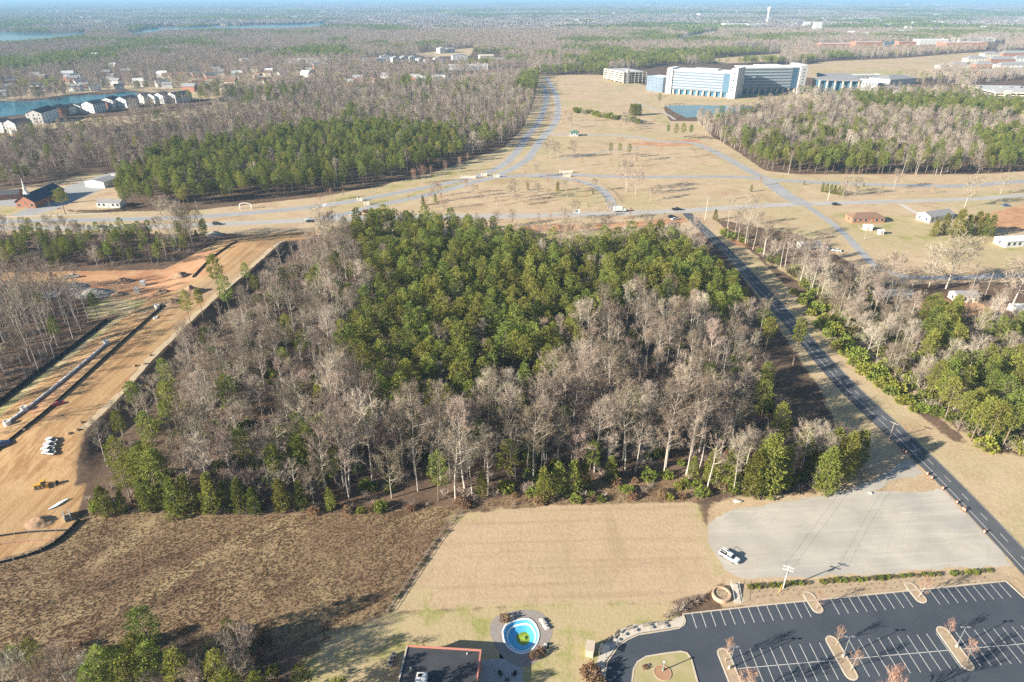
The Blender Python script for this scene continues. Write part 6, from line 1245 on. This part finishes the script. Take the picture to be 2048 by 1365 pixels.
# scattered houses
def simple_house(m_, roof, s=1.0, name='house'):
    tt = MB(); tt.box(-7 * s, 7 * s, -4.5 * s, 4.5 * s, 0, 5.5 * s); a = tt.mesh('wall', m_); r2 = MB(); z = 5.5 * s
    r2.add([(-7.5 * s, -5 * s, z - .1), (7.5 * s, -5 * s, z - .1), (7.5 * s, 0, z + 3.2 * s), (-7.5 * s, 0, z + 3.2 * s), (7.5 * s, 5 * s, z - .1), (-7.5 * s, 5 * s, z - .1)], [(0, 1, 2, 3), (3, 2, 4, 5), (0, 3, 5), (1, 4, 2)]); return a, r2.mesh('roof', roof)
HM = [simple_house(M['siding'], M['roof_grey']), simple_house(M['siding'], M['roof_dark']), simple_house(M['cream'], M['roof_brown']), simple_house(M['brick'], M['roof_grey']), simple_house(M['siding'], M['roof_pale'])]
r = np.random.default_rng(99)
def scatter_houses(poly, n, lab, group, smin=0.9, smax=1.4):
    poly = np.array(poly, float); lo, hi = poly.min(0), poly.max(0); k = 0; tries = 0; used = []
    while k < n and tries < 6000:
        tries += 1; u, v = r.uniform(lo, hi)
        if not inside(poly, np.array([u]), np.array([v]))[0] or any(inside(np.array(q), np.array([u]), np.array([v]))[0] for q in WPOLY.values()): continue
        p = G(u, v)
        if any((p - q).length < 26 for q in used): continue
        used.append(p); k += 1; a, b_ = HM[int(r.integers(len(HM)))]; o = thing('house', p, lab, 'house', group, r.uniform(-0.5, 0.8)); s = r.uniform(smin, smax); o.scale = (s, s, s); link(bpy.data.objects.new('wall', a), o); link(bpy.data.objects.new('roof', b_), o)
    return used
CLEAR = []
CLEAR += scatter_houses([(0, 160), (100, 150), (230, 150), (420, 140), (640, 138), (640, 160), (420, 190), (280, 178), (150, 188), (0, 200)], 62, 'house with pitched roof in the lakeside neighbourhood', 'houses of the lakeside neighbourhood', 0.9, 1.4)
CLEAR += scatter_houses([(660, 160), (900, 150), (900, 165), (700, 176)], 8, 'house among leafless trees in front of the village', 'houses in front of the village')
CLEAR += scatter_houses([(0, 100), (640, 80), (640, 130), (0, 140)], 22, 'house tucked in the woods by the lake', 'houses in the lakeside woods', 1.0, 1.5)
CLEAR += scatter_houses([(1400, 20), (1560, 14), (2048, 14), (2048, 60), (1650, 78), (1560, 60), (1440, 44)], 120, 'far white house in the hazy suburb', 'houses of the far suburb', 1.3, 2.2)
CLEAR += scatter_houses([(150, 22), (650, 16), (660, 42), (300, 52), (150, 58)], 45, 'far house on the other lake shore', 'houses on the far shore', 1.3, 2.2)
CLEAR += scatter_houses([(700, 24), (1400, 16), (1400, 46), (700, 52)], 40, 'far house scattered in the hazy woods', 'houses in the hazy woods', 1.3, 2.0)
struct(ribbon('interstate', [(1300, 100), (1350, 82), (1400, 70), (1450, 62), (1500, 58)], 34, 0.4, M['road_grey']), 'far interstate road between woods')
struct(ribbon('village_road', [(880, 160), (960, 150), (1060, 141)], 14, 0.4, M['road_grey']), 'far road below the village centre')
# ------------------------------------------------------------------ individuals (the largest in view) and the rest as woodland
KINDNAME = {'poplar': 'leafless_tree', 'oak': 'leafless_tree', 'park_oak': 'leafless_tree', 'thin': 'leafless_tree', 'pine': 'pine_tree', 'tallpine': 'pine_tree', 'cedar': 'cedar_tree', 'big_cedar': 'cedar_tree', 'evergreen_shrub': 'evergreen_shrub', 'street_tree': 'street_tree'}
WOODTXT = {'central': 'in the wood between construction site and road', 'edge': 'along the front edge of the wood, low and dense', 'east': 'in the wood across the side road', 'hedge': 'lining the far side of the side road', 'yard': 'around the houses across the side road', 'conifer_row': 'in the short row by the power pole', 'park': 'on the dry grass beyond the highway', 'west': 'in the thin wood beside the drainage pipe', 'strip': 'in the strip between highway and construction site', 'thicket': 'in the thicket below the weedy field'}
LOOK = {'leafless_tree': 'leafless pale-barked deciduous tree', 'pine_tree': 'green pine tree', 'cedar_tree': 'dense conical evergreen', 'evergreen_shrub': 'bright green evergreen shrub', 'street_tree': 'small russet-twigged tree'}
CAT = {'leafless_tree': 'tree', 'pine_tree': 'pine tree', 'cedar_tree': 'evergreen tree', 'evergreen_shrub': 'shrub', 'street_tree': 'tree'}
SIZE = {'poplar': 30, 'oak': 18, 'park_oak': 18, 'thin': 22, 'pine': 19, 'tallpine': 27, 'cedar': 9, 'big_cedar': 16, 'evergreen_shrub': 2, 'street_tree': 9}
KLOOK = {'poplar': 'tall leafless tree with high crown', 'oak': 'leafless tree with broad low crown', 'park_oak': 'grey leafless shade tree', 'thin': 'slender leafless tree', 'pine': 'green pine tree', 'big_cedar': 'large rounded evergreen'}
def where(wood, x, y):
    if wood != 'central': return WOODTXT[wood]
    u, v = proj(x, y, 0)
    if v > 915: return 'at the front of the wood above the %s' % ('weedy field' if u < 920 else 'mown field' if u < 1400 else 'gravel lot')
    if v < 560: return 'at the highway end of the wood'
    if u < 640: return 'on the construction side of the wood'
    if u > 1330: return 'on the road side of the wood'
    return 'in the middle of the wood' if v < 760 else 'in the front half of the wood'
_rd = GP(R_SIDE)
def off_road(t):
    d = float(polydist(_rd, np.array([t[1]]), np.array([t[2]]), False)[0]); h = SIZE[t[0]] * t[4]
    return d > (7.0 if h < 8 else 10.0 if h < 14 else 14.0) or t[5] in ('hedge', 'yard', 'park')
TREES = [t for t in TREES if off_road(t)]
byname = {}
for t in TREES:
    dist = math.sqrt(t[1] ** 2 + t[2] ** 2 + HC ** 2); u, v = proj(t[1], t[2], t[3] + SIZE[t[0]] * t[4] * 0.6)
    vis = -30 < u < 2078 and -10 < v < 1400
    front = 0
    byname.setdefault(KINDNAME[t[0]], []).append((SIZE[t[0]] * t[4] / dist + (0 if vis else -10), t))
REST = []
for nm, L in byname.items():
    L.sort(key=lambda q: -q[0])
    for j, (sc_, t) in enumerate(L):
        if j >= 300 or sc_ < 0: REST.append(t); continue
        kind, x, y, z, s_, wood = t; tm, cm, jm = PROTO[kind][int(rng.integers(len(PROTO[kind])))]
        lk = KLOOK.get(kind, LOOK[nm]); wh = where(wood, x, y)
        o = thing(nm, (x, y, z), '%s %s' % (lk, wh), CAT[nm], '%s %s' % (lk.replace('tree', 'trees', 1) if 'tree' in lk else lk + 's', wh), rng.uniform(0, 6.28))
        k_ = 1.45 if wood == 'yard' and kind == 'park_oak' else 1.0; o.scale = (k_ * s_ * rng.uniform(0.9, 1.1), k_ * s_ * rng.uniform(0.9, 1.1), s_)
        link(bpy.data.objects.new('trunk', tm), o); link(bpy.data.objects.new('foliage' if 'pine' in nm or 'cedar' in nm or 'shrub' in nm else 'branches', cm), o)
def scatter_trees(name, T, label, cat):
    kinds = sorted(set(t[0] for t in T)); meshes = []; start = {}
    for k in kinds: start[k] = len(meshes); meshes += [q[2] for q in PROTO[k]]
    ix = [start[t[0]] + int(rng.integers(len(PROTO[t[0]]))) for t in T]
    return scatter(name, meshes, [(t[1], t[2], t[3]) for t in T], [t[4] for t in T], ix, label, cat)
scatter_trees('woodland', REST, 'mixed woodland of pines and leafless trees filling the near woods', 'woodland')

# undergrowth in the near woods
def under(polys, n, seed, kinds, smin, smax):
    r = np.random.default_rng(seed); T = []
    for poly in polys:
        lo, hi = poly.min(0), poly.max(0); k = int(n * (hi - lo).prod()); Q = r.uniform(lo, hi, (k, 2)); Q = Q[inside(poly, Q[:, 0], Q[:, 1])]
        z = ground_z(Q[:, 0], Q[:, 1])
        for (x, y), zz in zip(Q, z): T.append((kinds[int(r.integers(len(kinds)))], x, y, zz, r.uniform(smin, smax), ''))
    return T
T = under([WC], 0.06, 41, ['bare_shrub', 'bare_shrub', 'bare_shrub', 'bare_shrub', 'evergreen_shrub'], 0.7, 1.9) + under([WE], 0.20, 42, ['bare_shrub', 'bare_shrub', 'bare_shrub', 'hedge_brown', 'evergreen_shrub'], 0.9, 2.4) + under([WW, WS], 0.06, 43, ['bare_shrub'], 0.7, 1.5)
BR = [GP([(170, 1000), (400, 1015), (640, 1012), (930, 1000), (1200, 965), (1380, 950), (1420, 990), (1380, 1000), (1100, 1008), (900, 1018), (640, 1030), (400, 1030), (180, 1025)]), GP([(1550, 990), (1690, 930), (1600, 850), (1520, 820), (1450, 900), (1430, 985)]), GP([(-60, 1310), (200, 1300), (420, 1240), (560, 1280), (560, 1400), (-60, 1400)])]
T += under(BR, 0.10, 44, ['bare_shrub', 'bare_shrub', 'russet_shrub', 'evergreen_shrub'], 0.6, 1.5)
fl = spline(GP([(922, 1026), (890, 1060), (840, 1130), (775, 1226)]), 0.8)
for x, y in fl: T.append((('bare_shrub', 'hedge_brown')[int(rng.random() < 0.35)], x + rng.normal() * 0.35, y + rng.normal() * 0.35, 0, rng.uniform(0.25, 0.5), ''))
scatter_trees('undergrowth', T, 'brushy leafless undergrowth and saplings under the trees', 'undergrowth')

# dead weeds standing in the rough field
def weed_mesh(seed):
    r = np.random.default_rng(seed); tb = TriBuf()
    for k in range(22):
        a = r.uniform(0, 6.28); p = np.array([math.cos(a), math.sin(a), 0]) * r.uniform(0, 0.6)
        d = unit(np.array([r.normal() * 0.5, r.normal() * 0.5, 1.0])); blade(tb, p, d, r.uniform(0.3, 0.85), 0.13, r)
    return mesh_from('weed_clump', np.array(tb.v), tb.f, [M['weed']])
wm = [weed_mesh(s) for s in range(3)]
Q = []
r = np.random.default_rng(61)
for poly, dens in ((WEED[0], 5.0), (WEED[1], 4.0)):
    lo, hi = poly.min(0), poly.max(0); k = int(dens * (hi - lo).prod()); q = r.uniform(lo, hi, (k, 2))
    u, v = proj(q[:, 0], q[:, 1], np.zeros(len(q)))
    keep = inside(poly, q[:, 0], q[:, 1]) & (u > -60) & (u < 2100) & (v < 1400) & (sdf(poly, q[:, 0], q[:, 1]) > 0.6)
    nz = vnoise(q[:, 0], q[:, 1], 6, 2) * 0.6 + vnoise(q[:, 0], q[:, 1], 2.2, 5) * 0.4
    keep &= nz > 0.16
    Q.append(np.column_stack([q, nz])[keep])
Q = np.vstack(Q)
scatter('dead_weeds', wm, np.column_stack([Q[:, :2], np.zeros(len(Q))]), 0.28 + 0.22 * (Q[:, 2] - 0.25), r.integers(0, 3, len(Q)), 'brown dead weeds covering the rough field', 'weeds')

# ------------------------------------------------------------------ the far woods
OPEN_PX = [[(1540, 150), (1640, 122), (1800, 115), (1990, 100), (2000, 112), (1900, 138), (1840, 156), (1680, 164)], [(830, 106), (950, 94), (945, 112), (850, 116)],
           [(-80, 398), (60, 372), (150, 348), (228, 338), (245, 372), (240, 425), (-80, 425)],
           [(-80, 262), (80, 240), (260, 230), (420, 205), (500, 204), (500, 212), (420, 230), (250, 252), (0, 282), (-80, 285)],
           [(-100, 236), (70, 226), (180, 207), (300, 186), (400, 180), (400, 206), (300, 218), (190, 240), (0, 285), (-100, 290)],
           [(1210, 150), (1330, 130), (1600, 130), (1720, 150), (1920, 175), (1920, 190), (1760, 192), (1600, 196), (1340, 212), (1210, 195)], [(1925, 172), (2070, 155), (2070, 215), (1960, 205)],
           [(1320, 205), (1400, 192), (1600, 200), (1620, 208), (1512, 214), (1512, 232), (1430, 240), (1370, 240), (1340, 225)],
           [(1400, 118), (1560, 106), (1570, 122), (1440, 130)], [(1620, 92), (1830, 88), (2010, 84), (2010, 100), (1640, 102)], [(720, 118), (900, 112), (1000, 108), (1010, 132), (760, 136)], [(1880, 120), (2060, 98), (2060, 152), (1890, 145)],
           [(880, 152), (1060, 138), (1065, 146), (890, 164)], [(1340, 82), (1430, 62), (1440, 68), (1360, 88)]]
ROADS_PX = [[(1088, 160), (1093, 191), (1090, 212), (1076, 246), (1056, 270), (1035, 302), (1008, 329)], [(1095, 160), (1112, 191), (1116, 219), (1110, 246), (1090, 270), (1070, 297)], [(1386, 287), (1437, 308), (1491, 338), (1533, 358), (1656, 366), (1929, 372), (2300, 350)]]
allow_lo = GP([(-500, 400), (0, 382), (70, 370), (150, 346), (226, 336), (236, 415), (400, 413), (640, 388), (760, 366), (880, 336), (960, 308), (1010, 292), (1045, 255), (1060, 225), (1070, 195), (1075, 155), (1110, 150), (1150, 150), (1210, 150), (1300, 205), (1390, 245), (1420, 275), (1480, 312), (1530, 345), (1600, 350), (1800, 354), (1950, 352), (2048, 342), (2600, 330)])
def far_ok(X, Y):
    ok = np.interp(np.arctan2(X, Y), np.arctan2(allow_lo[:, 0], allow_lo[:, 1]), np.hypot(allow_lo[:, 0], allow_lo[:, 1])) < np.hypot(X, Y)
    u, v = proj(X, Y, np.zeros_like(X))
    for p in OPEN_PX: ok &= ~inside(p, u, v)
    for p in WPOLY.values(): ok &= ~inside(p, u, v) & ~inside(p, u, v - 5) & ~inside(p, u, v - 2.5) & ~inside(p, u, v - 8)
    for p in ROADS_PX: ok &= polydist(GP(p), X, Y, False) > 9
    if Y.max() < 3300:
        for c_ in CLEAR:
            if c_.y < 3300:
                ok &= ~((np.abs(X - c_.x * Y / c_.y) < 14) & (Y > c_.y - 42) & (Y < c_.y + 14))
    return ok
NPINE = [[(225, 355), (330, 290), (450, 272), (600, 250), (800, 245), (890, 255), (930, 300), (900, 325), (800, 370), (640, 395), (400, 425), (225, 425)], [(1430, 262), (1500, 290), (1560, 300), (1640, 292), (1760, 312), (1800, 352), (1560, 356), (1480, 320)], [(1700, 188), (2048, 203), (2048, 232), (1900, 224), (1720, 212)], [(1950, 262), (2060, 255), (2060, 335), (1970, 335)], [(1040, 145), (1215, 125), (1215, 150), (1100, 190), (1030, 175)], [(690, 215), (715, 212), (715, 240), (680, 245)]]
r = np.random.default_rng(77)
def cand(y0, y1, area, ymarg=1.06):
    n = int(0.5 * 1.70 * (y1 ** 2 - y0 ** 2) / area); Y = np.sqrt(r.uniform(y0 ** 2, y1 ** 2, n)); X = r.uniform(-0.85, 0.85, n) * Y; return X, Y
FAR = []
X, Y = cand(430, 1100, 42); ok = far_ok(X, Y); X, Y = X[ok], Y[ok]
near_pine = inpx(NPINE, X, Y, 10.0); nz = vnoise(X, Y, 120, 4) * 0.6 + vnoise(X, Y, 40, 8) * 0.4
ncell = {}
for i in range(len(X)):
    k = (int(X[i] // 5), int(Y[i] // 5))
    if k in ncell: continue
    ncell[k] = 1
    q = r.random(); pn = 0.93 if near_pine[i] else (0.45 if nz[i] > 0.62 else 0.06)
    if q < pn: FAR.append(('pine', X[i], Y[i], 0, r.uniform(0.65, 1.0), ''))
    else: FAR.append((('poplar', 'oak', 'thin')[int(r.integers(3))], X[i], Y[i], 0, r.uniform(0.42, 0.66), ''))
scatter_trees('far_wood', FAR, 'woods of pines and leafless trees beyond the highway', 'woodland')
FAR = []
X, Y = cand(1100, 3200, 95); ok = far_ok(X, Y); X, Y = X[ok], Y[ok]
npn = inpx(NPINE, X, Y, 8.0); nz = vnoise(X, Y, 260, 14) * 0.6 + vnoise(X, Y, 80, 18) * 0.4
op = vnoise(X, Y, 330, 23) * 0.65 + vnoise(X, Y, 110, 29) * 0.35
for i in range(len(X)):
    if op[i] > 0.80: continue
    if npn[i] or nz[i] > 0.60: FAR.append(('far_pine', X[i], Y[i], 0, r.uniform(0.65, 1.05), ''))
    else: FAR.append(('far_bare' if r.random() > 0.06 else 'far_pine', X[i], Y[i], 0, r.uniform(0.55, 1.0), ''))
scatter_trees('distant_wood', FAR, 'hazy leafless woods with dark pine stands in the distance', 'woodland')
FAR = []
for y0, y1, area, sc0 in ((3200, 7000, 9000, 1.0), (7000, 15000, 26000, 1.5), (15000, 31000, 90000, 2.6)):
    X, Y = cand(y0, y1, area); ok = far_ok(X, Y); X, Y = X[ok], Y[ok]; nz = vnoise(X, Y, 700, 31) * 0.6 + vnoise(X, Y, 250, 37) * 0.4; op = vnoise(X, Y, 600, 41)
    for i in range(len(X)):
        if op[i] > 0.9: continue
        FAR.append((X[i], Y[i], sc0 * r.uniform(0.8, 1.1), 2 if nz[i] > 0.57 else int(r.integers(2))))
scatter('horizon_wood', [q[2] for q in PROTO['canopy']], [(f[0], f[1], 0) for f in FAR], [f[2] for f in FAR], [f[3] for f in FAR], 'blue hazy woodland reaching the horizon', 'woodland')
print('TREES', len(TREES), 'rest', len(REST), 'objects', len(COL.objects))
# ------------------------------------------------------------------ haze: one box of even pale air round the whole scene
def haze():
    mb = MB(); mb.box(-38000, 38000, -9000, 40000, -2.6, 140)
    m = bpy.data.materials.new('haze_air'); m.use_nodes = True; nt = m.node_tree
    for n_ in list(nt.nodes):
        if n_.type != 'OUTPUT_MATERIAL': nt.nodes.remove(n_)
    pv = nt.nodes.new('ShaderNodeVolumePrincipled'); pv.inputs['Color'].default_value = (0.38, 0.67, 1.0, 1); pv.inputs['Density'].default_value = 0.0001; pv.inputs['Anisotropy'].default_value = 0.0
    nt.links.new(pv.outputs[0], [n_ for n_ in nt.nodes if n_.type == 'OUTPUT_MATERIAL'][0].inputs['Volume'])
    o = mb.build('haze', m); tag(o, 'pale blue haze in the air over the far woods', 'haze', kind='stuff')
haze()
